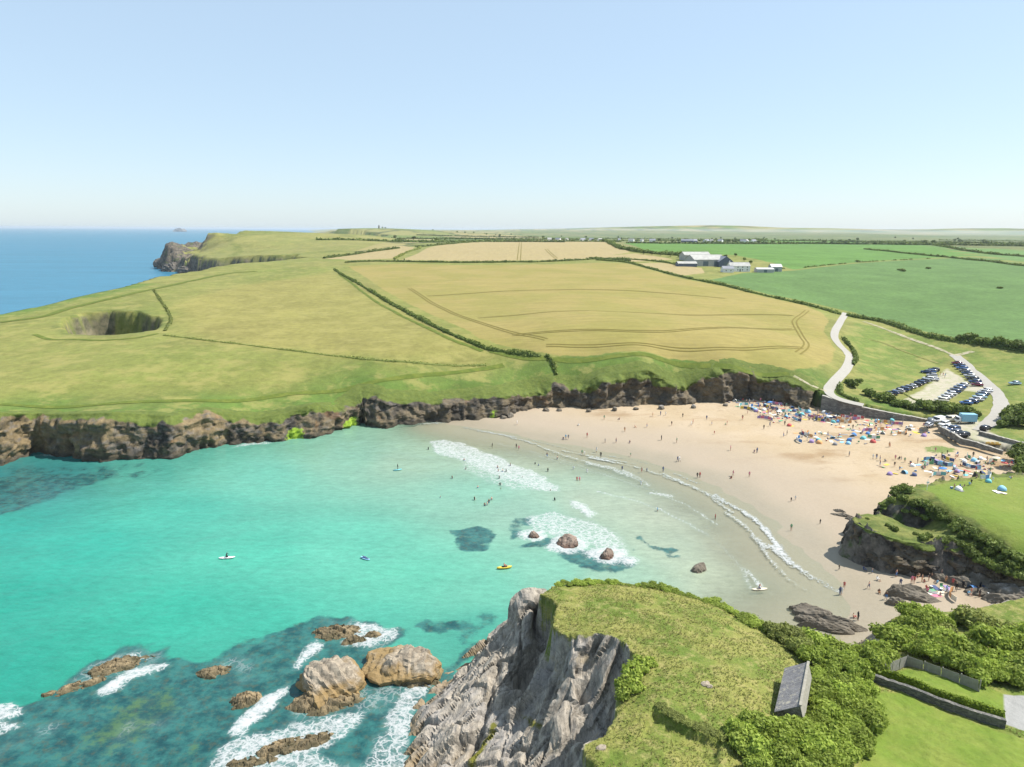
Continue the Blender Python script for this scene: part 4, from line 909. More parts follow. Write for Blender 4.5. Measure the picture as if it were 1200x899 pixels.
# --- clipped garden hedge on the wall
GH = GP([(1019,789),(1040,795),(1075,808),(1110,822),(1145,834),(1176,843)], tC)
hedge('clipped_hedge', 'low clipped bright green hedge along the stone garden wall', GH, .95, 1.45, .12, 240, L_HEDGE, ground=lambda x, y: tC(x, y), seed=30, world=True)

# --- trees on the far skyline and round the farm
def tree_mesh(seed, hgt=7., rad=3.2, n=520, leaf=.75):
    P, N, cs = lump_points(n, rad, hgt, 9, seed); return shrub_mesh('crown', L_DARK, rad, hgt, n, leaf, 9, seed)
CROWNS = [tree_mesh(s) for s in (51, 52, 53)]
def trunk_mesh():
    bm = bmesh.new(); bmesh.ops.create_cone(bm, cap_ends=True, segments=7, radius1=.35, radius2=.16, depth=4.6, matrix=Matrix.Translation((0, 0, 1.6)))
    for k in range(3):
        a = k*2.09; bmesh.ops.create_cone(bm, cap_ends=True, segments=5, radius1=.14, radius2=.05, depth=2.4, matrix=Matrix.Translation((.6*math.cos(a), .6*math.sin(a), 3.4)) @ Matrix.Rotation(.6, 4, Vector((-math.sin(a), math.cos(a), 0))))
    me = bpy.data.meshes.new('trunk'); bm.to_mesh(me); bm.free(); me.materials.append(BARK); return me
TRUNK = trunk_mesh()
def tree(loc, s, label, group):
    o = thing('tree', label, 'tree', loc, random.random()*6.28, group); o.scale = (s, s, s*random.uniform(.8, 1.1)); link('crown', random.choice(CROWNS), o); link('trunk', TRUNK, o)
for px, py, s, p in each([(754,298,.9),(764,299,1.0),(774,300,.9),(786,301,.9),(796,302,.8),(862,300.5,.6),(872,306,.6),(880,309,.6),(850,301,.6)]):
    tree((p[0], p[1], p[2]-.5), s, 'dark rounded tree sheltering the farm barns', 'trees around the farm')
for px, y, s in [(700,1500,1.),(712,1500,.8),(783,1450,1.3),(790,1450,1.3),(797,1460,1.2),(808,1450,1.3),(815,1455,1.2),(842,1450,1.5),(848,1450,1.6),(853,1450,1.5),(860,1460,1.2),(995,1750,1.3),(1049,1600,1.0),(640,1600,1.),(646,1600,1.2),(692,1550,1.2)]:
    x = (px-600)/800*y; z = float(z_top(np.array([x]), np.array([float(y)]))[0]); tree((x, y, z-1), s, 'dark tree on the distant skyline among the hamlet houses', 'trees on the distant skyline')

for k, (px, y, L_, a_) in enumerate([(470,1150,260,.05),(560,1220,300,-.04),(640,1250,280,.1),(830,1180,300,.03),(930,1250,320,-.06),(1040,1180,340,-.12),(1150,1250,360,-.15),(1100,1500,420,-.1),(960,1600,420,0),(800,1700,420,.05),(1180,1700,460,-.1),(600,1800,380,.02),(500,1700,320,.08),(1050,2100,520,-.05),(900,2300,520,.02),(720,2200,480,.05),(560,2400,420,0),(1200,2400,560,-.08)]):
    x = (px-600)/800*y; hedge('hedge', 'dark hedgerow between far fields near the skyline', [(x-L_/2, y-a_*L_*2, 0), (x, y+8*math.sin(k), 0), (x+L_/2, y+a_*L_*2, 0)], 7, 4.0, 2.0, 1.6, seed=60+k, group='far hedgerows', world=True)
rt_ = np.random.default_rng(91)
for k in range(70):
    y = rt_.uniform(1120, 3200); px = rt_.choice([rt_.uniform(640, 900), rt_.uniform(820, 1210), rt_.uniform(430, 640)]); x = (px-600)/800*y; tree((x, y, float(z_top(np.array([x]), np.array([y]))[0])-1), rt_.uniform(.7, 1.7), 'dark hedgerow tree among the far fields', 'far hedgerow trees')
# ------------------------------------------------------------------ rough grass: tussocks on the near headland
r = np.random.default_rng(77); n = 34000
P = np.stack([r.uniform(4, 62, n), r.uniform(48, 98, n)], -1)
dd = sdf(C_poly, P[:, 0], P[:, 1]); lw = np.maximum(sdf(LAWN1, P[:, 0], P[:, 1]), sdf(LAWN2, P[:, 0], P[:, 1])); lw = np.maximum(lw, sdf(PATIO, P[:, 0], P[:, 1]))
k = (dd > .25) & (lw < -.2) & (P[:, 0] < 60); P = P[k]; cl = fbm(P[:, 0]/3, P[:, 1]/3, o=3, s=210)
P = P[cl > -.35]; n = len(P); z = z_C(P[:, 0], P[:, 1])
a = r.random((n, 3))*6.283; ln = r.uniform(.10, .30, (n, 3)); b0 = np.c_[P, z-.04]
tri = []
for j in range(3):
    d = np.stack([np.cos(a[:, j]), np.sin(a[:, j]), np.zeros(n)], -1); sd = np.stack([-d[:, 1], d[:, 0], d[:, 2]], -1)
    w_ = .07*sd; tip = b0+d*(ln[:, j]*.8)[:, None]+np.array([0, 0, 1])*(ln[:, j]*.75)[:, None]
    tri.append(np.stack([b0-w_, b0+w_, tip], 1))
V = np.concatenate(tri).reshape(-1, 3); F = np.arange(len(V)).reshape(-1, 3); tint = np.repeat(np.tile(r.random(n), 3), 3)
TUFT = leafmat('grass_blades', (.15, .195, .028), (.34, .31, .11), .35)
link('grass_tussocks', mesh_np('grass_tussocks', V, F, TUFT, {'tint': tint}, smooth=False), label='rough mixed grass tussocks covering the near headland', kind='stuff')
tick('p5')
# ================================================================== ROCKS
def rockmat(name, lo, hi, foot, footz=1.3, dark=0):
    m = Mat(name, .9, .25); a = m.noise(.5, 7, .68); b = m.noise(2.4, 6, .7); c = m.mix(m.ramp(a, .33, .65), lo, hi)
    vr = m.new('ShaderNodeTexVoronoi', feature='DISTANCE_TO_EDGE'); vr.inputs['Scale'].default_value = .55
    nz = m.new('ShaderNodeVectorMath', operation='ADD'); nn = m.new('ShaderNodeTexNoise'); nn.inputs['Scale'].default_value = .9; nn.inputs['Detail'].default_value = 4
    m.L(m.pos(), nn.inputs['Vector']); m.L(m.pos(), nz.inputs[0]); m.L(nn.outputs['Color'], nz.inputs[1]); m.L(nz.outputs[0], vr.inputs['Vector'])
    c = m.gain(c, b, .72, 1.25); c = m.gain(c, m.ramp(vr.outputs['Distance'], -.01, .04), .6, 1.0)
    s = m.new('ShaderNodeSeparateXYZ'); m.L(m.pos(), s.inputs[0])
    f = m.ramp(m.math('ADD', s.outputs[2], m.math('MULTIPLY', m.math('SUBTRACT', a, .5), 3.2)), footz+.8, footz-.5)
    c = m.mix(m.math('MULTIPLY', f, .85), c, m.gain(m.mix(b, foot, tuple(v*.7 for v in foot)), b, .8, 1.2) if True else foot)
    m.color(c); m.bump(m.mix(.5, b, vr.outputs['Distance']), .8, .3); return m.m
RK_GREY = rockmat('boulder_stone', (.17, .14, .105), (.32, .27, .205), (.27, .18, .07), 1.7)
RK_TAN = rockmat('ledge_stone', (.17, .13, .08), (.33, .25, .14), (.16, .13, .06), .5)
RK_DARK = rockmat('slate_slab', (.095, .09, .085), (.30, .275, .245), (.16, .135, .10), 3.0)
RK_BAY = rockmat('bay_rock', (.11, .085, .07), (.26, .20, .16), (.12, .07, .05), .7)
def rock_mesh(name, rx, ry, h, seed, mat, sub=4, cuts=14, strat=.12, flat=.35):
    bm = bmesh.new(); bmesh.ops.create_icosphere(bm, subdivisions=sub, radius=1); V = np.array([v.co[:] for v in bm.verts])
    r = np.random.default_rng(seed)
    for k in range(cuts):
        d = r.normal(0, 1, 3); d /= np.linalg.norm(d); o = r.uniform(.62, .9); e = V@d-o; V = V-np.where(e > 0, e*.93, 0)[:, None]*d
    V = V*np.array([rx, ry, h])/np.array([.86, .86, .80]); V[:, 2] = np.where(V[:, 2] > 0, V[:, 2], V[:, 2]*.6)
    n = V/(np.linalg.norm(V, axis=1)[:, None]+1e-6); q = min(rx, ry)
    d = .2*q*fbm(V[:, 0]/q*1.1+seed, V[:, 1]/q*1.1, V[:, 2]/q, o=4, s=seed)+.10*q*ridged(V[:, 0]/q*2.4+seed, V[:, 1]/q*2.4, V[:, 2]/q*2.4, o=4, s=seed+1)
    d += .08*q*(np.round(2.2*vn(V[:, 0]/q*2.1+seed, V[:, 1]/q*2.1, V[:, 2]/q*3, s=seed+5))/2.2)
    u = (V[:, 0]*.8+V[:, 1]*.3+V[:, 2]*.5)/(q*.22); f = u-np.floor(u); d += strat*q*(np.where(f < .8, f/.8, (1-f)/.2)-.5)*.6
    V = V+n*d[:, None]
    for v, c in zip(bm.verts, V): v.co = c
    me = bpy.data.meshes.new(name); bm.to_mesh(me); bm.free(); me.materials.append(mat); return me
def rock(px, py, rx, ry, h, seed, mat, label, rz=0, z0=0., group=None, sub=4, sink=.12, name='rock', cuts=14, strat=.12):
    p = W(px, py, z0); return thing(name, label, 'rock', (p[0], p[1], z0-h*sink), rz, group, rock_mesh(name, rx, ry, h, seed, mat, sub, cuts, strat))
RK_REEF = rockmat('reef_stone', (.085, .068, .042), (.25, .19, .11), (.10, .085, .045), .25)
def reef(px, py, rx, ry, h, seed, label, rz):
    p = W(px, py, 0); nx, ny = 70, 46; gx_ = np.linspace(-1.25, 1.25, nx); gy_ = np.linspace(-1.3, 1.3, ny); U, V_ = np.meshgrid(gx_, gy_); U, V_ = U.ravel(), V_.ravel(); X_, Y_ = U*rx, V_*ry
    r2 = U**2+V_**2+.5*fbm(U*1.3+seed, V_*1.3, o=3, s=seed); fx, fy, tx, ty, th, ed = facets(X_/1.3+seed, Y_/.8, seed); gx2, gy2, t2x, t2y, t2h, e2 = facets(X_/.5, Y_/.35+seed, seed+1)
    z = h*1.5*(1-r2)-.25 + .55*(fx*tx+fy*ty)+.5*th-.3*ss(.1, 0, ed)+.22*t2h+.15*gx2*t2x+.08*fbm(X_*2, Y_*2, o=2, s=seed); z = np.maximum(z-.9*ss(1.1, 1.6, r2), -1.5)
    return thing('reef_ledge', label, 'rock', (p[0], p[1], 0), rz, None, mesh_np('reef_ledge', np.stack([X_, Y_, z], -1), gridfaces(nx, ny), RK_REEF, smooth=False))
reef(384, 822, 5.4, 3.2, 1.1, 191, 'brown weedy skirt of rock round the foot of the square boulder', .2)
reef(478, 797, 5.2, 2.6, 1.0, 192, 'brown weedy skirt of rock round the foot of the broad pale boulder', -.2)
rock(391, 806, 5.6, 5.0, 3.6, 3, RK_GREY, 'big square tan and grey boulder standing in surf off the near headland', .4, sub=5, name='boulder', cuts=34)
rock(476, 783, 6.0, 4.4, 2.9, 8, RK_GREY, 'broad pale grey boulder between the square boulder and the rock slope', -.35, sub=5, name='boulder', cuts=32)
rock(462, 792, 2.3, 1.9, 2.4, 12, RK_GREY, 'rounded tan block leaning on the broad pale boulder', .2, name='boulder')
rock(506, 792, 1.8, 1.6, 1.6, 13, RK_TAN, 'brown weedy block at the seaward foot of the broad pale boulder', .9)
reef(288, 822, 2.3, 1.7, 1.1, 14, 'small brown rock alone in the surf beside the square boulder', .5)
reef(392, 742, 4.6, 2.2, .8, 15, 'flat brown reef ledge awash beyond the boulders', .15)
reef(415, 752, 2.4, 1.0, .8, 16, 'rusty orange ledge in foam behind the square boulder', .3)
reef(140, 780, 4.6, 2.0, .55, 17, 'low reef ledge with white water pouring off, out from the boulders', .5)
reef(85, 806, 5.0, 1.3, .45, 18, 'long low reef edge just breaking the surface', .55)
reef(250, 788, 2.6, 1.7, .55, 19, 'barely awash brown rock in the dark reef water', .2)
reef(338, 876, 4.2, 1.7, .7, 20, 'brown barnacled ledge in churning foam below the square boulder', .35)
reef(372, 868, 2.6, 1.5, .9, 21, 'lumpy tan rock in churning foam below the square boulder', .7)
reef(300, 893, 3.8, 1.4, .6, 22, 'low broken rock ledge in the surf farthest from the boulders', .3)
reef(436, 745, 1.6, .9, .6, 23, 'small wave-washed rock between the two boulders and the reef ledge', .1)
rock(625, 629, 1.3, 1.1, 1.4, 31, RK_BAY, 'small rounded reddish rock in the foam in mid bay', 0)
rock(666, 638, 2.3, 1.8, 1.8, 32, RK_BAY, 'largest of the dark red rocks in the foam in mid bay', .4)
rock(711, 653, 1.4, 1.2, 1.8, 33, RK_BAY, 'pointed dark rock in foam at the beach end of the reef', .2)
rock(820, 668, 1.7, 1.0, 1.2, 34, RK_DARK, 'lone dark rock in clear shallows near the near headland', .5)
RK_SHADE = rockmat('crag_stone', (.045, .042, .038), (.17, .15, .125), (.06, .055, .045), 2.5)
def low_rock(px, py):
    z = 1.5
    for _ in range(12): p = W(px, py, z); z = float(z_low(p[:1], p[1:2])[0])
    return W(px, py, z)
# tilted slate slabs on the sand
def slab(px, py, L_, w_, h, rz, seed, label, z0=1.2, group=None):
    p = W(px, py, z0); zl = float(z_low(np.array([p[0]]), np.array([p[1]]))[0]); p = W(px, py, max(zl, -.2))
    o = thing('slate_ledge', label, 'rock', (p[0], p[1], max(zl, -.2)-.15*h), rz, group, rock_mesh('slate_ledge', L_, w_, h, seed, RK_DARK, 4, 12, .35)); o.rotation_euler = (random.uniform(-.25, .1), 0, rz); return o
for k, (px, py, L_, w_, h, rz) in enumerate([(942,717,2.6,1.0,1.5,-.5),(955,723,3.4,1.1,1.7,-.45),(968,727,3.4,.9,1.4,-.4),(982,732,3.0,.9,1.3,-.4),(958,735,3.2,1.0,1.5,-.35),(975,739,3.0,.9,1.3,-.35),(996,738,2.8,.7,1.0,-.35),(945,728,1.8,.8,1.0,-.4)]):
    slab(px, py, L_, w_, h, rz, 40+k, 'dark tilted slate slab in the outcrop on the sand below the hut bushes', group='slate outcrop on the sand')
for k, (px, py, L_, w_, h, rz) in enumerate([(1052,698,2.6,1.1,1.9,-.2),(1066,697,3.2,1.0,1.7,-.25),(1078,703,3.0,.9,1.4,-.3),(1050,708,1.8,.8,1.3,-.3)]):
    slab(px, py, L_, w_, h, rz, 60+k, 'pale edged slate ledge rising from sand in front of the leafy bank', group='slate ledges by the leafy bank')
for k, (px, py, L_, w_, h, rz) in enumerate([(984,600,1.6,.5,.6,-.5),(990,605,2.2,.6,.7,-.5),(997,609,1.6,.5,.6,-.4),(979,604,1.2,.4,.5,-.5)]):
    slab(px, py, L_, w_, h, rz, 70+k, 'thin low slate slab on open sand off the dark headland tip', 2, group='low slabs off the headland tip')
for k, (px, py, L_, w_, h, rz) in enumerate([(1062, 655, 2.99, 1.2, 1.35, -0.3), (1080, 661, 3.68, 1.35, 1.5, -0.3), (1098, 667, 4.14, 1.5, 1.65, -0.3), (1116, 672, 4.14, 1.35, 1.65, -0.3), (1132, 677, 3.91, 1.35, 1.8, -0.3), (1128, 686, 2.99, 1.2, 1.5, -0.35), (1148, 683, 3.68, 1.5, 2.1, -0.3), (1164, 688, 3.68, 1.5, 1.95, -0.3), (1180, 694, 3.68, 1.5, 2.1, -0.25), (1150, 697, 2.53, 0.9, 1.2, -0.3), (1176, 706, 2.99, 1.2, 1.65, -0.3), (1195, 702, 3.45, 1.5, 2.1, -0.2), (1196, 686, 3.91, 1.8, 2.7, -0.2), (1174, 676, 3.68, 1.65, 2.7, -0.2), (1105, 680, 2.07, 0.9, 1.05, -0.4), (1190, 716, 2.3, 1.2, 1.5, -0.2), (1120, 662, 3, 1.2, 2, -0.3), (1140, 668, 3.2, 1.3, 2.2, -0.25), (1160, 672, 3.2, 1.3, 2.3, -0.25), (1185, 676, 3.4, 1.3, 2.4, -0.2), (1100, 656, 2.6, 1, 1.5, -0.3)]):
    slab(px, py, L_, w_, h, rz, 80+k, 'striped slate ledge along the foot of the right-hand headland', 3, group='ledges at the headland foot')
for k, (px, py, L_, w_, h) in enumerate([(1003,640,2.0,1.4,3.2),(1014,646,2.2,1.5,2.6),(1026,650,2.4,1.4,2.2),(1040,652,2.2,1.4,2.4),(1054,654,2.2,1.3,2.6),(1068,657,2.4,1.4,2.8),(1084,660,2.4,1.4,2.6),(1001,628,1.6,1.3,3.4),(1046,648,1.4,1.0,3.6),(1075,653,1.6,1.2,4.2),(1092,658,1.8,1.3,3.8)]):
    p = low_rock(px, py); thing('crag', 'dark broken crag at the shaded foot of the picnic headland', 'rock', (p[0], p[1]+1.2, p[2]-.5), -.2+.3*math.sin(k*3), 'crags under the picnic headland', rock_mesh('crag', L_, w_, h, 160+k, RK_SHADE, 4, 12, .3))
for k, (px, py, h) in enumerate([(590,489,1.1),(598,487,1.4),(640,480,1.2),(655,480,.9),(690,480,1.0),(720,479,1.1),(745,478,.9),(775,477,1.2),(812,476,1.0),(850,474,.9)]):
    p = W(px, py, float(zbase(px))); o = thing('fallen_rock', 'fallen grey rock on sand at the foot of the long cliff', 'rock', (p[0], p[1]-.6, p[2]-.2), k, 'fallen rocks under the long cliff', rock_mesh('fallen_rock', h, h*.8, h*.8, 110+k, RK_DARK, 3))
p = GC(705, 877); thing('rock', 'single grey stone lying in grass at the gully edge', 'rock', (p[0], p[1], p[2]-.05), .4, None, rock_mesh('rock', .55, .4, .35, 140, RK_GREY, 3))
for px, py, s in [(826,801,.5),(832,804,.35),(874,896,.6)]:
    p = GC(px, py); thing('rock', 'small grey stone in the rough grass near the hut' if py < 850 else 'pale stone at the edge of the hut thicket', 'rock', (p[0], p[1], p[2]-.05), .4, 'stones in the rough grass' if py < 850 else None, rock_mesh('rock', s, s*.7, s*.5, int(px), RK_GREY, 3))

# ================================================================== LANES AND TRACKS
def ribbon(name, pts, w, mat, lift=.14, ground=None, step=1.2, world=False, wv=.0, ncross=5):
    gz_ = ground or z_top
    P = np.asarray(pts, float)[:, :2] if world else GP(pts)[:, :2]
    L = resample(P, step); t = np.gradient(L, axis=0); t /= np.linalg.norm(t, axis=1)[:, None]; n = np.stack([-t[:, 1], t[:, 0]], -1)
    ww = w*(1+wv*fbm(np.arange(len(L))*step/5, np.zeros(len(L)), o=2, s=9)); rows = []
    for u in np.linspace(-.5, .5, ncross):
        q = L+n*(u*ww)[:, None]; rows.append(np.c_[q, gz_(q[:, 0], q[:, 1])+lift*(1-.3*abs(u))])
    return structure(name, mesh_np(name, np.concatenate(rows), gridfaces(len(L), ncross)[:, ::-1], mat))
TAR = Mat('lane_tarmac', .9, .2); tc_ = TAR.mix(TAR.noise(.6, 5, .6), (.27, .255, .225), (.36, .34, .30)); TAR.color(TAR.gain(tc_, TAR.noise(4, 4, .7), .88, 1.1))
TRK = Mat('worn_track', .95, .1); tk = TRK.mix(TRK.ramp(TRK.noise(.5, 5, .65), .4, .62), (.36, .32, .235), (.20, .20, .09)); TRK.color(TRK.gain(tk, TRK.noise(3, 4, .7), .85, 1.12))
PTH = Mat('trodden_grass', .95, .1); pk = PTH.mix(PTH.ramp(PTH.noise(.4, 5, .65), .42, .62), (.21, .195, .075), (.13, .15, .034)); PTH.color(PTH.gain(pk, PTH.noise(2, 4, .7), .85, 1.12))
MOW = Mat('greener_grass_path', .95, .1); mk = MOW.mix(MOW.ramp(MOW.noise(.3, 5, .65), .4, .65), (.085, .115, .022), (.125, .148, .030)); MOW.color(MOW.gain(mk, MOW.noise(2, 4, .7), .85, 1.12))
TRM = Mat('flattened_barley', .95, .1); tm = TRM.mix(TRM.noise(.6, 4, .6), (.135, .115, .032), (.19, .155, .042)); TRM.color(TRM.gain(tm, TRM.noise(2, 4, .7), .85, 1.12))
ribbon('lane', [(991,367),(988,372),(982,382),(978,391),(979,398),(985,406),(993,414),(996,420),(993,430),(985,440),(976,450),(971,457),(974,463),(984,468),(998,472),(1012,475)], 3.6, TAR.m)
ribbon('car_park_road', [(1118,416),(1124,421),(1132,428),(1145,440),(1156,450),(1164,457),(1171,466),(1173,474),(1171,482),(1165,490),(1157,498),(1148,505)], 4.4, TAR.m, .15, wv=.2)
ribbon('track', [(1012,377),(1040,387),(1072,399),(1100,409),(1119,417)], 1.8, TRK.m, wv=.4)
ribbon('track', [(1119,417),(1128,415),(1140,412)], 2.4, TRK.m, .17, wv=.4)
ribbon('footpath', [(930,441),(945,449),(958,455),(969,459)], 1.4, TRK.m, .16, wv=.3)
ribbon('footpath', [(1018,398),(1035,402),(1060,412),(1100,426)], 1.2, PTH.m, .14, wv=.4)
ribbon('footpath', [(0,474),(120,474),(250,470),(340,462),(430,450),(520,438),(590,428)], 2.4, MOW.m, .14, wv=.3)
ribbon('footpath', [(0,378),(50,371),(80,362),(130,350),(190,337),(260,322),(300,318)], 5, MOW.m, .2, wv=.3)
ribbon('footpath', [(398,322),(430,346),(470,370),(520,394),(565,412)], 2.0, MOW.m, .14, wv=.3)
ribbon('footpath', [(40,392),(60,398),(90,398),(120,399),(160,396),(185,391)], 2.2, MOW.m, .14, wv=.3)
ribbon('barley_margin', [(575,412),(620,420),(700,421),(790,426),(860,431),(925,438)], 2.4, MOW.m, .16, wv=.3)
def tram(pts, off=.9, w=.55):
    P = resample(GP(pts)[:, :2], 3); t = np.gradient(P, axis=0); t /= np.linalg.norm(t, axis=1)[:, None]; n = np.stack([-t[:, 1], t[:, 0]], -1)
    for s in (-1, 1): ribbon('tyre_track', P+n*off*s, w, TRM.m, .15, world=True, ncross=2, step=2)
tram([(946,364),(940,369),(934,373),(931,378),(936,388),(942,398),(945,403),(943,408),(935,414)], 1.0, .7)
tram([(560,373),(640,366),(740,366),(860,369),(930,370)]); tram([(600,393),(680,387),(800,387),(930,386)]); tram([(640,405),(740,403),(860,409),(940,408)]); tram([(500,347),(600,341),(720,340),(850,350)])
tram([(480,338),(520,362),(580,384),(640,398)]); tram([(608,305),(609,294),(610,284)], 1.6, .9); tram([(640,292),(646,298),(652,303)], 1.4, .8)
BRN = Mat('bare_earth_bank', .95, .1); bk = BRN.mix(BRN.ramp(BRN.noise(.8, 5, .65), .4, .62), (.14, .11, .065), (.07, .085, .03)); BRN.color(bk)

# ================================================================== WALLS
def stonemat(name, lo, hi, sc=1.6, mort=.55):
    m = Mat(name, .92, .2); v = m.new('ShaderNodeTexVoronoi'); v.inputs['Scale'].default_value = sc; e = m.new('ShaderNodeTexVoronoi', feature='DISTANCE_TO_EDGE'); e.inputs['Scale'].default_value = sc
    mp = m.new('ShaderNodeMapping'); mp.inputs['Scale'].default_value = (1, 1, 2.2); m.L(m.pos(), mp.inputs[0]); m.L(mp.outputs[0], v.inputs['Vector']); m.L(mp.outputs[0], e.inputs['Vector'])
    s = m.new('ShaderNodeSeparateColor'); m.L(v.outputs['Color'], s.inputs[0]); c = m.mix(s.outputs[0], lo, hi); c = m.gain(c, m.noise(.5, 5), .8, 1.18); c = m.gain(c, m.ramp(e.outputs['Distance'], 0, .08), mort, 1.0)
    m.color(c); m.bump(e.outputs['Distance'], .7, .15); return m.m
ST_SEA = stonemat('sea_wall_stone', (.14, .13, .115), (.26, .24, .205), 1.0, .7); ST_GARDEN = stonemat('garden_stone', (.085, .085, .08), (.18, .17, .15), 2.4); ST_HUT = stonemat('hut_stone', (.15, .138, .115), (.28, .26, .22), 2.2)
COPE = plain('coping_stone', (.33, .31, .27), .9, .2)
def wall_strip(name, label, base, hgt, th, mat, sink=.5, cope=True, jit=.05, cat='wall', smooth=False):
    """free-standing wall along a world line; hgt may be an array along it"""
    base = np.asarray(base, float); h = np.interp(np.linspace(0, 1, 400), np.linspace(0, 1, len(np.atleast_1d(hgt))), np.atleast_1d(hgt)) if np.ndim(hgt) else None
    L = resample(base, .6, smooth); k = len(L); hh = np.full(k, hgt) if h is None else np.interp(np.linspace(0, 1, k), np.linspace(0, 1, 400), h)
    t = np.gradient(L[:, :2], axis=0); t /= np.linalg.norm(t, axis=1)[:, None]; n = np.stack([-t[:, 1], t[:, 0]], -1)
    r = np.random.default_rng(len(L)); top = L[:, 2]+hh+jit*r.normal(0, 1, k); rows = []
    for u, zz in ((-.5, L[:, 2]-sink), (-.5, top), (.5, top), (.5, L[:, 2]-sink)): rows.append(np.c_[L[:, :2]+n*(u*th)+r.normal(0, .025, (k, 2)), zz])
    V = np.concatenate(rows); F = gridfaces(k, 4)
    me = bpy.data.meshes.new('masonry'); me.from_pydata(V.tolist(), [], [tuple(f) for f in F]+[(0, k, 2*k, 3*k), (k-1, 4*k-1, 3*k-1, 2*k-1)]); me.materials.append(mat)
    o = thing(name, label, cat); link('masonry', me, o)
    if cope:
        rows = []
        for u, dz in ((-.58, .003), (-.58, .12), (.58, .12), (.58, .003), (-.58, .003)): rows.append(np.c_[L[:, :2]+n*(u*th), top+dz])
        link('coping', mesh_np('coping', np.concatenate(rows), gridfaces(k, 5), COPE, smooth=False), o)
    return o
sw = SW
sb = np.array([W(a, b, 2.9) for a, b, _ in sw]); stp = np.array([Wy(a, c, p[1]+.4)[2] for (a, b, c), p in zip(sw, sb)])
wall_strip('sea_wall', 'tall dark stone sea wall holding up the lane above the crowded sand', sb, np.maximum(stp-2.9, .4), 1.1, ST_SEA, 1)
wall_strip('slipway_wall', 'dark stone wall stepping down beside the parked vans to the sand', PW([(1100,504,3.9),(1112,510,3.8),(1126,519,3.8),(1142,522,3.8),(1160,527,3.9),(1175,531,3.9)]), [1.3, 1.4, 1.5, 1.2, .9, .7], .6, ST_SEA)
wall_strip('slipway_wall', 'grey stone wall under the scrub on the right of the slipway', PW([(1147,511,4.2),(1158,514,4.3),(1172,518,4.4),(1195,524,4.5),(1230,528,4.6)]), 1.5, .6, ST_SEA)
GW = GP([(1019,798),(1060,812),(1100,828),(1140,842),(1177,853)], tC); wall_strip('garden_wall', 'long grey stone wall below the clipped hedge, crossing the garden', GW, 1.05, .45, ST_GARDEN, cope=False, jit=.03)
GW2 = GP([(1006,792),(1016,797),(1019,800)], tC); wall_strip('garden_wall', 'short pale stone wall stub between the thicket and the clipped hedge', GW2, 1.3, .5, ST_HUT, jit=.03)
EB_ = GP([(766,826),(776,836),(790,845),(806,854),(822,861),(845,868)], tC)
# --- timber fence
WOOD = Mat('weathered_fence', .9, .15); wt = WOOD.new('ShaderNodeTexWave'); wt.inputs['Scale'].default_value = 3.2; wt.inputs['Distortion'].default_value = .6; WOOD.L(WOOD.pos(True), wt.inputs['Vector'])
WOOD.color(WOOD.gain(WOOD.mix(wt.outputs['Fac'], (.21, .20, .18), (.32, .305, .27)), WOOD.noise(2, 4, obj=True), .8, 1.2)); WOOD = WOOD.m
def boxmesh(name, sx, sy, sz, mat, bev=.0, z0=0):
    bm = bmesh.new(); bmesh.ops.create_cube(bm, size=1, matrix=Matrix.Translation((0, 0, z0+sz/2)) @ Matrix.Diagonal((sx, sy, sz, 1)))
    if bev: bmesh.ops.bevel(bm, geom=bm.edges[:], offset=bev, segments=2, affect='EDGES')
    me = bpy.data.meshes.new(name); bm.to_mesh(me); bm.free(); me.materials.append(mat); return me
def panelmesh(w, h):
    bm = bmesh.new(); n = 11
    for k in range(n):
        bmesh.ops.create_cube(bm, size=1, matrix=Matrix.Translation(((k+.5)/n*w-w/2, .02*(k % 2), h/2)) @ Matrix.Diagonal((w/n*.96, .022, h*(1+.02*math.sin(k*7)), 1)))
    for zz in (.25, .8): bmesh.ops.create_cube(bm, size=1, matrix=Matrix.Translation((0, .05, h*zz)) @ Matrix.Diagonal((w, .04, .09, 1)))
    me = bpy.data.meshes.new('fence_panel'); bm.to_mesh(me); bm.free(); me.materials.append(WOOD); return me
POST = boxmesh('post', .11, .11, 1.75, WOOD, .01); PANEL = panelmesh(1.8, 1.5)
def fence(label, a, b):
    d = b-a; L_ = float(np.hypot(d[0], d[1])); n = max(1, round(L_/1.85)); rz = math.atan2(d[1], d[0]); o = thing('timber_fence', label, 'fence')
    for k in range(n+1):
        p = a+d*k/n; q = link('post', POST, o); q.location = p-np.array([0, 0, .1]); q.rotation_euler = (0, 0, rz)
        if k < n: c = a+d*(k+.5)/n; q = link('fence_panel', PANEL, o); q.location = c; q.rotation_euler = (random.uniform(-.02, .02), -math.atan2(d[2], L_), rz); q.scale = (L_/n/1.8*.96, 1, 1)
fq = GP([(1036,792),(1062,781),(1147,811)], tC)
fence('long weathered grey timber fence behind the upper lawn, under the leafy bank', fq[1], fq[2]); fence('short pale timber fence closing the corner of the upper lawn', fq[0], fq[1])

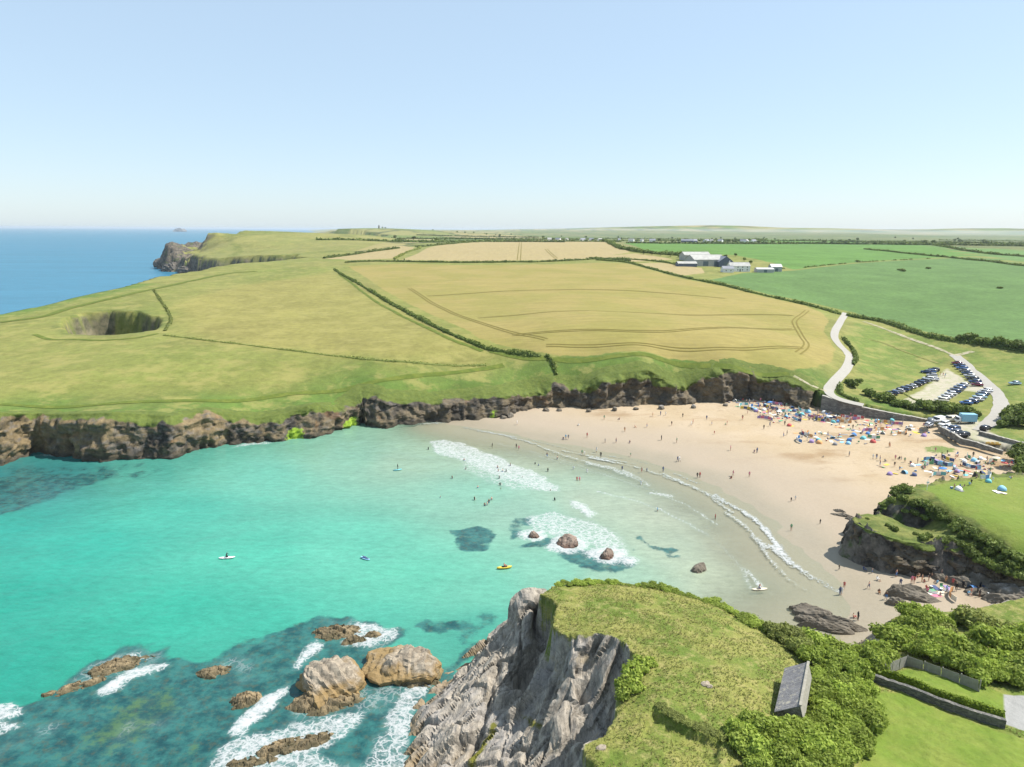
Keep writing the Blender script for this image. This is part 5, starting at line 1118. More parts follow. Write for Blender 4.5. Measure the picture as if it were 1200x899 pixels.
# ================================================================== BUILDINGS
SLATE = Mat('roof_slate', .75, .3); br = SLATE.new('ShaderNodeTexBrick'); br.inputs['Scale'].default_value = 1; br.inputs['Brick Width'].default_value = .32; br.inputs['Row Height'].default_value = .2; br.inputs['Mortar Size'].default_value = .012
br.inputs['Color1'].default_value = (.15, .145, .15, 1); br.inputs['Color2'].default_value = (.235, .225, .225, 1); br.inputs['Mortar'].default_value = (.07, .07, .07, 1); SLATE.L(SLATE.pos(True), br.inputs['Vector'])
lich = SLATE.mix(SLATE.ramp(SLATE.noise(1.4, 5, .7, obj=True), .52, .68), br.outputs['Color'], (.36, .33, .26)); SLATE.color(SLATE.gain(lich, SLATE.noise(4, 4, .7, obj=True), .75, 1.25)); SLATE = SLATE.m
LICH = plain('lichen_slate', (.24, .225, .185), .9, .25); GLASS = plain('dark_glass', (.02, .025, .03), .08, .05, spec=.8); WHITEW = plain('white_paint', (.72, .72, .70), .7, .06); DOOR = plain('door_paint', (.10, .13, .15), .6)
CLAD = Mat('grey_cladding', .6, .4); cw = CLAD.new('ShaderNodeTexWave'); cw.inputs['Scale'].default_value = 1.2; CLAD.L(CLAD.pos(True), cw.inputs['Vector']); CLAD.color(CLAD.gain(CLAD.mix(cw.outputs['Fac'], (.33, .33, .32), (.40, .40, .385)), CLAD.noise(.3, 4, obj=True), .85, 1.12)); CLAD = CLAD.m
DCLAD = plain('blue_cladding', (.085, .11, .16), .6, .2); PROOF = plain('fibre_cement', (.34, .335, .31), .8, .2, .3); WROOF = plain('white_sheet_roof', (.52, .52, .51), .6, .1, .3); RSLATE = plain('blue_grey_slate', (.19, .20, .23), .7, .2, .6)
def quadmesh(name, quads, mat):
    V = np.array(quads, float).reshape(-1, 3); return mesh_np(name, V, np.arange(len(V)).reshape(-1, 4), mat, smooth=False)
def gable(label, name, p, rz, w, l, eave, ridge, wallm, roofm, cat='building', ov=.3, wins=(), doors=(), chimney=False, ridgem=None, group=None, endm=None, rx=0.):
    """gable building; ridge along local Y, length l, width w"""
    o = thing(name, label, cat, (p[0], p[1], p[2]), rz, group); a, b = w/2, l/2
    bm = bmesh.new(); vs_ = [bm.verts.new(c) for c in [(-a, -b, -.6), (a, -b, -.6), (a, -b, eave), (rx, -b, ridge), (-a, -b, eave), (-a, b, -.6), (a, b, -.6), (a, b, eave), (rx, b, ridge), (-a, b, eave)]]
    for f in ((0, 1, 2, 3, 4), (9, 8, 7, 6, 5), (1, 6, 7, 2), (0, 4, 9, 5)): bm.faces.new([vs_[i] for i in f])
    me = bpy.data.meshes.new('walls'); bm.to_mesh(me); bm.free(); me.materials.append(wallm); link('walls', me, o)
    for sd in (-1, 1):
        run = a-sd*rx; s = (ridge-eave)/run; bm = bmesh.new(); pts = []
        for yy in (-b-ov, b+ov):
            for u in (0, run+ov*(1 if s < 1.2 else .5)):
                z_ = ridge-s*u; pts += [(rx+sd*u, yy, z_+.03), (rx+sd*u, yy, z_+.13)]
        v = [bm.verts.new(c) for c in pts]
        for f in ((1, 3, 7, 5), (0, 4, 6, 2), (0, 2, 3, 1), (4, 5, 7, 6), (2, 6, 7, 3), (0, 1, 5, 4)): bm.faces.new([v[i] for i in f])
        bmesh.ops.recalc_face_normals(bm, faces=bm.faces)
        me = bpy.data.meshes.new('roof'); bm.to_mesh(me); bm.free(); me.materials.append(ridgem if (ridgem and sd > 0) else roofm); rf = link('roof', me, o)
    q = link('ridge_cap', boxmesh('ridge_cap', .28, l+2*ov, .12, ridgem or roofm, .02), rf); q.location = (rx, 0, ridge+.1)
    if chimney: q = link('chimney', boxmesh('chimney', .9, .7, 1.6, wallm, .03), rf); q.location = (0, b-.6, ridge-.3)
    for side, u, z0, ww, hh in wins:
        win = link('window', boxmesh('window', ww, .14, hh, WHITEW), o); gl = link('pane', boxmesh('pane', ww*.82, .16, hh*.82, GLASS), win); gl.location = (0, 0, hh*.09)
        if side in 'EW': win.location = ((a if side == 'E' else -a), u, z0); win.rotation_euler = (0, 0, math.pi/2)
        else: win.location = (u, (-b if side == 'S' else b), z0)
    for side, u, ww, hh in doors:
        d = link('door', boxmesh('door', ww, .16, hh, DOOR), o)
        if side in 'EW': d.location = ((a if side == 'E' else -a), u, 0); d.rotation_euler = (0, 0, math.pi/2)
        else: d.location = (u, (-b if side == 'S' else b), 0)
    return o
zr = float(GC(932, 830)[2])+3.0
n_, f_ = W(938, 827, zr), W(947, 778, zr); c_ = (n_+f_)/2; d_ = f_-n_; gz0 = float(tC(c_[:1], c_[1:2])[0])
gable('small old stone hut with a long lichened slate roof beside the thicket', 'stone_hut', (c_[0]-.85*math.sin(math.atan2(d_[1], d_[0])), c_[1]+.85*math.cos(math.atan2(d_[1], d_[0])), gz0-.1), math.atan2(d_[1], d_[0])-math.pi/2, 2.5, float(np.hypot(d_[0], d_[1])), 1.9, zr-gz0+.1, ST_HUT, SLATE, 'hut', .22, wins=(('W', 1.2, .9, .7, .7),), doors=(('W', -1.2, .9, 1.7),), ridgem=LICH, rx=.85)
def farm(px, py, *a, **k):
    p = G(px, py); return p
p = G(826, 311); gable('largest pale roofed farm barn with grey clad walls', 'barn', p, R(100), 20, 30, 5.5, 9.5, CLAD, PROOF, 'barn', doors=(('W', 4, 5, 4), ('W', -6, 4, 4)))
p = G(846, 312); gable('dark blue gabled barn between the big pale barn and white cottage', 'barn', p, R(8), 13, 16, 4.5, 9, DCLAD, RSLATE, 'barn', doors=(('S', 0, 4, 4),))
p = G(804, 312); gable('low grey roofed shed at the field end of the farm', 'farm_shed', p, R(95), 8, 17, 2.5, 4.2, DCLAD, PROOF, 'shed', doors=(('W', 3, 3, 2.2),))
p = G(814, 305); gable('second long pale roofed barn behind the largest one', 'barn', p, R(98), 14, 26, 5, 8, CLAD, PROOF, 'barn')
p = G(865, 318); gable('white farmhouse with grey slate roof in front of the barns', 'farmhouse', p, R(94), 8, 17, 4.6, 7.4, WHITEW, PROOF, 'house', chimney=True, wins=tuple(('W', u, z_, 1, 1.2) for u in (-6, -2, 2, 6) for z_ in (.9, 3.0)), doors=(('W', 0, 1.1, 2.1),))
p = G(852, 319); gable('low blue grey slate cottage against the white farmhouse', 'cottage', p, R(94), 6, 9, 3, 5, WHITEW, RSLATE, 'house', wins=(('W', -2, .9, 1, 1), ('W', 2, .9, 1, 1)))
p = G(895, 319); gable('long low white roofed shed at the crop field end of the farm', 'farm_shed', p, R(93), 7, 14, 2.6, 3.6, CLAD, WROOF, 'shed', doors=(('W', 0, 2.5, 2.2),))
p = G(908, 318); gable('tall white shed standing last beside the green crop', 'farm_shed', p, R(92), 7, 9, 4, 6, CLAD, WROOF, 'shed', doors=(('W', 0, 2.5, 2.6),))
hl = [(642,1580,0),(652,1590,1),(662,1570,0),(680,1560,1),(700,1540,0),(722,1560,1),(736,1540,0),(800,1440,2),(806,1445,2),(822,1440,1),(828,1440,0),(838,1445,1),(864,1430,1),(868,1432,0),(876,1440,1),(690,1620,1),(748,1560,0),(760,1540,1)]
for k, (px, y, t) in enumerate(hl):
    x = (px-600)/800*y; zz = float(z_top(np.array([x]), np.array([float(y)]))[0])
    gable('distant pale house on the hazy skyline' if t < 2 else 'distant long dark shed on the hazy skyline', 'house' if t < 2 else 'long_shed', (x, y, zz-.5), R(90+40*math.sin(k*5)), 7+2*math.sin(k*3), (9+4*math.sin(k*2.3)) if t < 2 else 24, 3.8, 6.8, WHITEW if t < 2 else DCLAD, RSLATE if t else PROOF, 'house' if t < 2 else 'shed', group='distant houses on the skyline' if t < 2 else 'distant sheds on the skyline')
# lookout tower on the distant headland
x = (447-600)/800*2950; zz = float(z_top(np.array([x]), np.array([2950.]))[0]); o = thing('daymark_tower', 'tiny stone daymark tower on the far headland skyline', 'tower', (x, 2950, zz-1))
bm = bmesh.new(); bmesh.ops.create_cone(bm, cap_ends=True, segments=8, radius1=4, radius2=2.8, depth=13, matrix=Matrix.Translation((0, 0, 6.5))); me = bpy.data.meshes.new('shaft'); bm.to_mesh(me); bm.free(); me.materials.append(ST_HUT); link('shaft', me, o)
bm = bmesh.new(); bmesh.ops.create_cone(bm, cap_ends=True, segments=8, radius1=3.1, radius2=.2, depth=3, matrix=Matrix.Translation((0, 0, 14.5))); me = bpy.data.meshes.new('cap'); bm.to_mesh(me); bm.free(); me.materials.append(RSLATE); link('cap', me, o)
for k, (px, py, rx, ry, h) in enumerate([(193,313,14,20,22),(203,318,15,14,13),(219,320,18,12,11),(233,319,12,10,9)]):
    p_ = W(px, py, 0); thing('sea_stack', 'dark jagged rock standing in the sea off the far-left point', 'rock', (p_[0], p_[1], -3), k*1.3, 'rocks off the far point', rock_mesh('sea_stack', rx, ry, h, 230+k, RK_SHADE, 4, 16, .3))
# rocky islet out at sea
pi_ = W(211, 271.5, 0); thing('islet', 'small rocky islet far out on the sea horizon', 'island', (pi_[0], pi_[1], -4), 0, None, rock_mesh('islet', pi_[1]*7/800, pi_[1]*4/800, pi_[1]*4/800, 150, RK_DARK, 4))
tick('p6')
# ================================================================== VEHICLES
TYRE = plain('tyre_rubber', (.02, .02, .02), .9, .1); RIM = plain('wheel_rim', (.45, .45, .46), .4, .1, metal=.6); LAMP = plain('head_lamp', (.75, .75, .72), .2, .05); TAIL = plain('tail_lamp', (.35, .02, .02), .3, .1); TRIM = plain('bumper_trim', (.04, .04, .045), .7)
PAINT = {k: plain('paint_'+k.replace(' ', '_'), c, .25, .05, spec=.6) for k, c in {'dark blue': (.02, .045, .12), 'white': (.72, .72, .72), 'silver': (.42, .43, .45), 'black': (.015, .015, .018), 'maroon': (.14, .02, .04), 'mid blue': (.05, .12, .30), 'grey': (.14, .15, .165), 'pale blue': (.28, .40, .48), 'red': (.40, .03, .03), 'teal green': (.04, .13, .12), 'cream': (.60, .56, .45)}.items()}
def prism(name, prof, hw, taper, mat, bev=.05):
    """side profile (x,z) extruded across; half width per point = hw*taper"""
    bm = bmesh.new(); A = [bm.verts.new((x, -hw*t, z)) for (x, z), t in zip(prof, taper)]; B = [bm.verts.new((x, hw*t, z)) for (x, z), t in zip(prof, taper)]
    n = len(prof); bm.faces.new(A); bm.faces.new(B[::-1])
    for i in range(n): j = (i+1) % n; bm.faces.new((A[j], A[i], B[i], B[j]))
    bmesh.ops.recalc_face_normals(bm, faces=bm.faces)
    if bev: bmesh.ops.bevel(bm, geom=[e for e in bm.edges], offset=bev, segments=2, affect='EDGES', clamp_overlap=True)
    me = bpy.data.meshes.new(name); bm.to_mesh(me); bm.free(); me.materials.append(mat)
    for p in me.polygons: p.use_smooth = True
    return me
def cyl(name, r, d, mat, seg=14):
    bm = bmesh.new(); bmesh.ops.create_cone(bm, cap_ends=True, segments=seg, radius1=r, radius2=r, depth=d, matrix=Matrix.Rotation(math.pi/2, 4, 'X')); me = bpy.data.meshes.new(name); bm.to_mesh(me); bm.free(); me.materials.append(mat); return me
WHEEL = cyl('wheel', .33, .22, TYRE); RIMM = cyl('rim', .2, .235, RIM)
def glassband(name, prof, hw, taper):
    me = prism(name, prof, hw, taper, GLASS, .0); return me
CARS = {}
def car_kit(kind):
    P0 = PAINT['white']
    if kind == 'hatchback':
        body = prism('body', [(-1.95, .28), (2.0, .28), (2.08, .62), (1.95, .82), (1.05, .98), (-1.85, 1.0), (-2.02, .7)], .86, [.93, .93, .97, .95, 1, 1, .97], P0, .07)
        cab = prism('cabin', [(1.0, .96), (.28, 1.44), (-1.3, 1.46), (-1.85, .97)], .80, [1, .80, .80, 1], P0, .05)
        gl = glassband('window', [(1.02, 1.02), (.38, 1.40), (-1.32, 1.42), (-1.86, 1.04)], .812, [.99, .815, .815, .99]); wb = 1.25; roof = (-.52, 1.43, 1.5, 1.2)
    elif kind == 'estate':
        body = prism('body', [(-2.2, .28), (2.15, .28), (2.25, .65), (2.1, .85), (1.1, 1.0), (-2.15, 1.05), (-2.28, .7)], .9, [.93, .93, .97, .95, 1, 1, .97], P0, .07)
        cab = prism('cabin', [(1.05, .98), (.35, 1.52), (-1.9, 1.54), (-2.2, 1.0)], .83, [1, .82, .82, 1], P0, .05)
        gl = glassband('window', [(1.07, 1.05), (.45, 1.48), (-1.92, 1.5), (-2.21, 1.08)], .842, [.99, .835, .835, .99]); wb = 1.38; roof = (-.8, 1.51, 2.1, 1.28)
    else:
        body = prism('body', [(-2.45, .32), (2.3, .32), (2.42, .7), (2.3, 1.02), (1.75, 1.12), (1.1, 1.95), (-2.4, 2.02), (-2.5, .9)], .95, [.95, .95, .97, .97, .97, .88, .88, .97], P0, .08)
        cab = None; gl = glassband('window', [(1.72, 1.2), (1.15, 1.9), (.1, 1.9), (.1, 1.2)], .956, [.975, .90, .90, .975]); wb = 1.6; roof = None
    CARS[kind] = (body, cab, gl, wb, roof)
for k in ('hatchback', 'estate', 'van'): car_kit(k)
BOXL = boxmesh('headlight', .06, .34, .16, LAMP, .02); BOXT = boxmesh('tail_light', .06, .24, .2, TAIL, .02); BOXP = boxmesh('number_plate', .03, .5, .11, WHITEW)
def painted(nm, me, o, mat):
    q = link(nm, me, o); q.material_slots[0].link = 'OBJECT'; q.material_slots[0].material = mat; return q
def vehicle(kind, loc, rz, paint, label, group, cat='car'):
    body, cab, gl, wb, roof = CARS[kind]; o = thing('parked_car' if kind != 'van' else 'parked_van', label, cat, loc, rz, group); m = PAINT[paint]
    painted('body', body, o, m); link('window', gl, o)
    if cab: painted('cabin', cab, o, m)
    if roof: q = painted('roof', boxmesh_c(roof), o, m)
    hw = .78 if kind != 'van' else .84
    for x in (-wb, wb):
        for s in (-1, 1):
            q = link('wheel', WHEEL, o); q.location = (x, s*hw, .33); r_ = link('rim', RIMM, q)
    fx = {'hatchback': 2.03, 'estate': 2.2, 'van': 2.38}[kind]
    for s in (-1, 1):
        q = link('headlight', BOXL, o); q.location = (fx, s*.6, .62); q = link('tail_light', BOXT, o); q.location = (-fx, s*.66, .68)
    return o
_rc = {}
def boxmesh_c(r):
    if r not in _rc: x, z, l, w = r; me = boxmesh('roof', l, w, .06, PAINT['white'], .025, z); me.transform(Matrix.Translation((x, 0, 0))); _rc[r] = me
    return _rc[r]
def park(rows, group, where, seedcols, toward):
    for k, (px, py) in enumerate(rows):
        p = G(px, py+2.0); kind = ('hatchback', 'estate', 'hatchback', 'estate', 'hatchback')[(k*7+len(rows)) % 5]; c = seedcols[k % len(seedcols)]
        vehicle(kind, (p[0], p[1], p[2]+.06), toward+random.uniform(-.06, .06), c, f'{c} {kind} car parked {where}', group)
# left-hand row facing the meadow
park([(1040,462),(1046.5,460),(1053,458),(1058,456),(1063,454),(1068,452.5),(1073.5,450.5),(1078,448),(1082.5,446),(1087.5,443.5)], 'cars in the row along the meadow', 'in the row backing on the meadow', ['black', 'dark blue', 'silver', 'dark blue', 'grey', 'silver', 'black', 'dark blue', 'grey', 'white'], R(128))
park([(1094,444),(1092,439.5),(1085,435.5),(1090,435),(1094,433)], 'cars bunched at the top of the car park', 'in the bunch at the car park top', ['white', 'silver', 'dark blue', 'mid blue', 'black'], R(150))
park([(1121,425),(1124,428),(1127,431),(1130,434),(1133,437),(1136,440),(1139,443.5),(1142,447),(1144.5,450.5)], 'cars in the row beside the car park road', 'in the row beside the car park road', ['maroon', 'dark blue', 'mid blue', 'grey', 'dark blue', 'silver', 'black', 'dark blue', 'maroon'], R(160))
park([(1103,469),(1106.5,466),(1110,463.5),(1114,461),(1117.5,458.5),(1121,456),(1124.5,453.5),(1128,451)], 'cars in the middle row of the gravel', 'in the middle row on the gravel', ['cream', 'white', 'silver', 'white', 'dark blue', 'grey', 'mid blue', 'silver'], R(160))
park([(1132,472),(1139,470.5),(1144,468),(1147.5,465),(1150.5,462),(1153,459.5),(1156,457.5)], 'cars in the short row on grass by the bend', 'on grass inside the road bend', ['mid blue', 'dark blue', 'silver', 'pale blue', 'dark blue', 'silver', 'white'], R(165))
p = G(1189, 451); vehicle('hatchback', (p[0], p[1], p[2]+.05), R(175), 'pale blue', 'pale blue hatchback car alone on the grass across the road', None)
for px, py, kind, c, rz, lab in [(1098,495,'van','white',R(200),'white van parked foremost above the dark slipway wall'),(1113,494,'van','cream',R(185),'cream camper van beside the blue box lorry'),(1090,497,'van','grey',R(60),'grey van parked where the sea wall ends'),(1106,499,'estate','white',R(210),'white estate car squeezed between vans by the slipway'),(1110,503,'hatchback','silver',R(205),'silver hatchback car by the slipway wall'),(1117,505,'estate','dark blue',R(200),'dark blue estate car by the slipway wall'),(1120,509,'hatchback','grey',R(195),'grey hatchback car by the slipway wall'),(1127,512,'estate','black',R(190),'black estate car last before the slipway wall corner'),(1155,504,'estate','black',R(30),'black estate car standing on the road at the slipway top'),(1088,500,'hatchback','silver',R(40),'silver hatchback car tucked against the sea wall end')]:
    p = G(px, py); vehicle(kind, (p[0], p[1], p[2]+.06), rz, c, lab, None, 'van' if kind == 'van' else 'car')
# box lorry
p = G(1131, 496); o = thing('box_lorry', 'pale blue box lorry parked beside the slipway', 'lorry', (p[0], p[1], p[2]+.05), R(175)); BLUE = plain('lorry_blue', (.22, .42, .52), .5, .08)
q = link('cargo_box', boxmesh('cargo_box', 4.6, 2.3, 2.4, BLUE, .04, .75), o); q.location = (-.6, 0, 0); link('cab', prism('cab', [(1.8, .45), (3.2, .45), (3.2, 1.3), (2.85, 2.2), (1.8, 2.2)], 1.05, [1, 1, 1, .9, .9], WHITEW, .06), o)
link('windscreen', glassband('windscreen', [(3.22, 1.35), (2.9, 2.1), (2.5, 2.1), (2.5, 1.35)], 1.06, [.98, .9, .9, .98]), o)
for x in (-2, 2.4):
    for s in (-1, 1): q = link('wheel', WHEEL, o); q.location = (x, s*.95, .38); q.scale = (1.2, 1.2, 1.2); link('rim', RIMM, q)
link('chassis', boxmesh('chassis', 5.6, 1.1, .25, TRIM, .02, .5), o)
# boat on a trailer
p = W(1163, 521, 4.4); o = thing('dinghy', 'yellow dinghy lying by the slipway wall', 'boat', (p[0], p[1], 4.45), R(170)); YEL = plain('dinghy_yellow', (.50, .34, .08), .5)
bm = bmesh.new(); ring = []
for u in np.linspace(-1, 1, 9):
    wd = .75*(1-max(0, u)**2.2)*(1 if u < .9 else .9); ring.append([bm.verts.new((u*1.9, s*wd*k, h)) for s, k, h in ((-1, 1, .55), (-1, .8, .1), (0, 0, 0), (1, .8, .1), (1, 1, .55), (1, .86, .55), (1, .7, .2), (-1, .7, .2), (-1, .86, .55))])
for a, b in zip(ring[:-1], ring[1:]):
    for i in range(9): j = (i+1) % 9; bm.faces.new((a[i], b[i], b[j], a[j]))
bmesh.ops.recalc_face_normals(bm, faces=bm.faces); me = bpy.data.meshes.new('hull'); bm.to_mesh(me); bm.free(); me.materials.append(YEL); link('hull', me, o)
for x in (-.6, .5): q = link('thwart', boxmesh('thwart', .25, 1.15, .05, WOOD), o); q.location = (x, 0, .4)
tick('p7')
# ================================================================== PEOPLE
# joints: name -> (x, y, z, radius); facing +Y
def J(**k): return k
STAND = dict(pel=(0, 0, .93, .135), wai=(0, .01, 1.10, .12), che=(0, .0, 1.32, .145), nec=(0, .0, 1.47, .06), hd0=(0, .02, 1.57, .085), hd1=(0, .015, 1.68, .075),
  shl=(-.17, 0, 1.41, .065), ell=(-.25, -.02, 1.14, .045), wrl=(-.25, .08, .90, .034), hal=(-.24, .12, .80, .038), shr=(.17, 0, 1.41, .065), elr=(.25, -.02, 1.14, .045), wrr=(.25, .08, .90, .034), har=(.24, .12, .80, .038),
  hil=(-.10, 0, .88, .095), knl=(-.11, .03, .48, .065), anl=(-.12, 0, .09, .042), tol=(-.13, .15, .04, .038), hir=(.10, 0, .88, .095), knr=(.11, .03, .48, .065), anr=(.12, 0, .09, .042), tor=(.13, .15, .04, .038))
BONES = [('pel', 'wai'), ('wai', 'che'), ('che', 'nec'), ('nec', 'hd0'), ('hd0', 'hd1'), ('che', 'shl'), ('shl', 'ell'), ('ell', 'wrl'), ('wrl', 'hal'), ('che', 'shr'), ('shr', 'elr'), ('elr', 'wrr'), ('wrr', 'har'), ('pel', 'hil'), ('hil', 'knl'), ('knl', 'anl'), ('anl', 'tol'), ('pel', 'hir'), ('hir', 'knr'), ('knr', 'anr'), ('anr', 'tor')]
def pose(**ch):
    d = dict(STAND)
    for k, v in ch.items(): d[k] = (*v, STAND[k][3])
    return d
POSES = {
 'standing': STAND,
 'walking': pose(knl=(-.11, .2, .52), anl=(-.11, .22, .12), tol=(-.12, .37, .06), knr=(.11, -.03, .48), anr=(.11, -.28, .14), tor=(.11, -.17, .04), ell=(-.24, -.14, 1.16), wrl=(-.24, -.1, .92), hal=(-.24, -.06, .82), elr=(.24, .08, 1.15), wrr=(.23, .24, .98), har=(.22, .31, .92)),
 'paddling': pose(ell=(-.36, .04, 1.2), wrl=(-.42, .18, 1.02), hal=(-.43, .25, .96), elr=(.36, .04, 1.2), wrr=(.42, .18, 1.02), har=(.43, .25, .96), knl=(-.15, .08, .5), knr=(.15, .08, .5), anl=(-.16, -.02, .09), anr=(.16, -.02, .09)),
 'sitting': pose(pel=(0, 0, .14), wai=(0, -.05, .32), che=(0, -.07, .55), nec=(0, -.05, .70), hd0=(0, -.02, .80), hd1=(0, -.02, .91), shl=(-.17, -.07, .64), ell=(-.26, .02, .40), wrl=(-.2, .2, .33), hal=(-.16, .28, .34), shr=(.17, -.07, .64), elr=(.26, .02, .40), wrr=(.2, .2, .33), har=(.16, .28, .34),
   hil=(-.10, .04, .13), knl=(-.13, .36, .45), anl=(-.12, .58, .09), tol=(-.13, .72, .04), hir=(.10, .04, .13), knr=(.13, .36, .45), anr=(.12, .58, .09), tor=(.13, .72, .04)),
 'lying': pose(pel=(0, 0, .13), wai=(0, -.18, .12), che=(0, -.40, .14), nec=(0, -.55, .13), hd0=(0, -.65, .12), hd1=(0, -.76, .12), shl=(-.17, -.48, .12), ell=(-.3, -.26, .08), wrl=(-.28, -.02, .06), hal=(-.28, .08, .05), shr=(.17, -.48, .12), elr=(.34, -.62, .08), wrr=(.2, -.82, .08), har=(.12, -.88, .09),
   hil=(-.10, .05, .11), knl=(-.12, .46, .12), anl=(-.12, .86, .06), tol=(-.14, .96, .12), hir=(.10, .05, .11), knr=(.13, .42, .26), anr=(.12, .7, .06), tor=(.13, .83, .04)),
 'kneeling': pose(pel=(0, -.15, .30), wai=(0, -.1, .47), che=(0, 0, .68), nec=(0, .06, .82), hd0=(0, .1, .92), hd1=(0, .1, 1.03), shl=(-.17, 0, .77), ell=(-.3, .16, .58), wrl=(-.34, .36, .42), hal=(-.35, .44, .36), shr=(.17, 0, .77), elr=(.3, .16, .62), wrr=(.36, .3, .42), har=(.38, .36, .34),
   hil=(-.10, -.12, .26), knl=(-.14, .28, .08), anl=(-.13, -.18, .07), tol=(-.13, -.32, .05), hir=(.10, -.12, .26), knr=(.14, .28, .08), anr=(.13, -.18, .07), tor=(.13, -.32, .05)),
 'prone': pose(pel=(0, 0, .13), wai=(0, .18, .14), che=(0, .38, .2), nec=(0, .52, .27), hd0=(0, .60, .34), hd1=(0, .66, .43), shl=(-.17, .44, .2), ell=(-.38, .56, .1), wrl=(-.44, .8, .03), hal=(-.44, .9, .0), shr=(.17, .44, .2), elr=(.38, .4, .1), wrr=(.46, .2, .0), har=(.47, .1, -.04),
   hil=(-.10, -.05, .11), knl=(-.12, -.44, .1), anl=(-.12, -.84, .08), tol=(-.12, -.98, .05), hir=(.10, -.05, .11), knr=(.12, -.44, .1), anr=(.12, -.84, .08), tor=(.12, -.98, .05)),
}
SKINS = [plain('skin_'+n, c, .6, .06) for n, c in (('fair', (.52, .33, .24)), ('tanned', (.36, .20, .13)), ('brown', (.16, .085, .055)))]
HAIRS = [plain('hair_'+n, c, .7, .15) for n, c in (('dark', (.03, .02, .015)), ('brown', (.10, .055, .03)), ('blond', (.36, .25, .11)))]
CL = {k: plain('cloth_'+k.replace(' ', '_'), c, .8, .1) for k, c in {'black': (.012, .013, .016), 'navy': (.06, .085, .18), 'red': (.48, .09, .08), 'white': (.70, .70, .68), 'blue': (.07, .20, .45), 'pink': (.55, .16, .24), 'green': (.12, .30, .16), 'grey': (.2, .2, .21), 'teal': (.14, .42, .44), 'yellow': (.60, .45, .06), 'orange': (.58, .30, .12), 'purple': (.28, .2, .38), 'sky blue': (.22, .45, .62), 'cream': (.62, .55, .42)}.items()}
def skin_body(P):
    names = list(P); me = bpy.data.meshes.new('t'); me.from_pydata([P[n][:3] for n in names], [(names.index(a), names.index(b)) for a, b in BONES], []); o = bpy.data.objects.new('t', me); COL.objects.link(o)
    md = o.modifiers.new('s', 'SKIN'); md.use_smooth_shade = True
    for i, n in enumerate(names): r = P[n][3]; me.skin_vertices[0].data[i].radius = (r*1.12, r*(.82 if n in ('pel', 'wai', 'che') else 1.0)*1.12) if n in ('pel', 'wai', 'che') else (r, r)
    for i, n in enumerate(names): me.skin_vertices[0].data[i].use_root = (n == 'pel')
    sub = o.modifiers.new('u', 'SUBSURF'); sub.levels = 1; sub.render_levels = 1
    dg = bpy.context.evaluated_depsgraph_get(); ev = o.evaluated_get(dg); out = bpy.data.meshes.new_from_object(ev)
    bpy.data.objects.remove(o); bpy.data.meshes.remove(me)
    cen = np.array([p.center[:] for p in out.polygons]); best = np.full(len(cen), 9.); lab = np.zeros(len(cen), int)
    grp = {'pel': 1, 'wai': 0, 'che': 0, 'nec': 3, 'hd0': 4}
    for k, (a, b) in enumerate(BONES):
        A, B = np.array(P[a][:3]), np.array(P[b][:3]); e = B-A; t = np.clip((cen-A)@e/(e@e), 0, 1); d = np.linalg.norm(cen-A-t[:, None]*e, axis=1)-.5*(P[a][3]+P[b][3])
        code = 0 if b in ('che', 'shl', 'shr') or a in ('wai',) else 1 if (a == 'pel' or b == 'wai') else 3 if b == 'hd0' else 4 if b == 'hd1' else 5 if a in ('shl', 'shr') else 6 if a in ('ell', 'elr') else 2 if a in ('hil', 'hir') else 7 if a in ('knl', 'knr') else 8
        if (a, b) == ('che', 'nec'): code = 0
        m = d < best; best = np.where(m, d, best); lab = np.where(m, code, lab)
    hd = np.array(P['hd0'][:3]); top = np.array(P['hd1'][:3])-hd; top /= np.linalg.norm(top)
    rel = (cen-hd)@top; fwd = np.array([0, 1, 0])
    hair = (lab >= 3) & (lab <= 4) & ((rel > .055) | ((rel > -.05) & (((cen-hd)@fwd) < -.005)))
    lab = np.where(hair, 9, np.where((lab == 3) | (lab == 4), 10, lab)); return out, lab
BODY = {k: skin_body(v) for k, v in POSES.items()}
# which regions each outfit covers: 0 torso 1 pelvis 2 thigh 5 upper arm 6 forearm 7 shin 8 foot
OUTFIT = {'wetsuit': {0, 1, 2, 5, 7, 6}, 'swim shorts': {1, 2}, 'swimsuit': {0, 1}, 'shirt and shorts': {0, 5, 1, 2}, 'shirt': {0, 5, 1}}
_pm = {}
def person_mesh(ps, outfit, colour, sk):
    k = (ps, outfit, colour, sk)
    if k not in _pm:
        b, lab = BODY[ps]; me = b.copy(); me.name = 'person'; me.materials.clear()
        for m in (SKINS[sk % 3], CL[colour], HAIRS[(sk*2+len(colour)) % 3]): me.materials.append(m)
        mi = np.where(lab == 9, 2, np.where(np.isin(lab, list(OUTFIT[outfit])), 1, 0)).astype(np.int32); me.polygons.foreach_set('material_index', mi); me.update(); _pm[k] = me
    return _pm[k]
OUTS = [('wetsuit', 'black'), ('swim shorts', 'navy'), ('swimsuit', 'black'), ('swim shorts', 'blue'), ('wetsuit', 'black'), ('shirt and shorts', 'white'), ('swimsuit', 'red'), ('wetsuit', 'navy'), ('shirt', 'sky blue'), ('swim shorts', 'red'), ('shirt and shorts', 'grey'), ('swimsuit', 'pink'), ('shirt', 'green'), ('swim shorts', 'orange')]
PREP = {'standing': 'standing', 'walking': 'walking', 'sitting': 'sitting', 'lying': 'lying', 'kneeling': 'kneeling', 'paddling': 'standing', 'prone': 'lying'}
pcount = 0
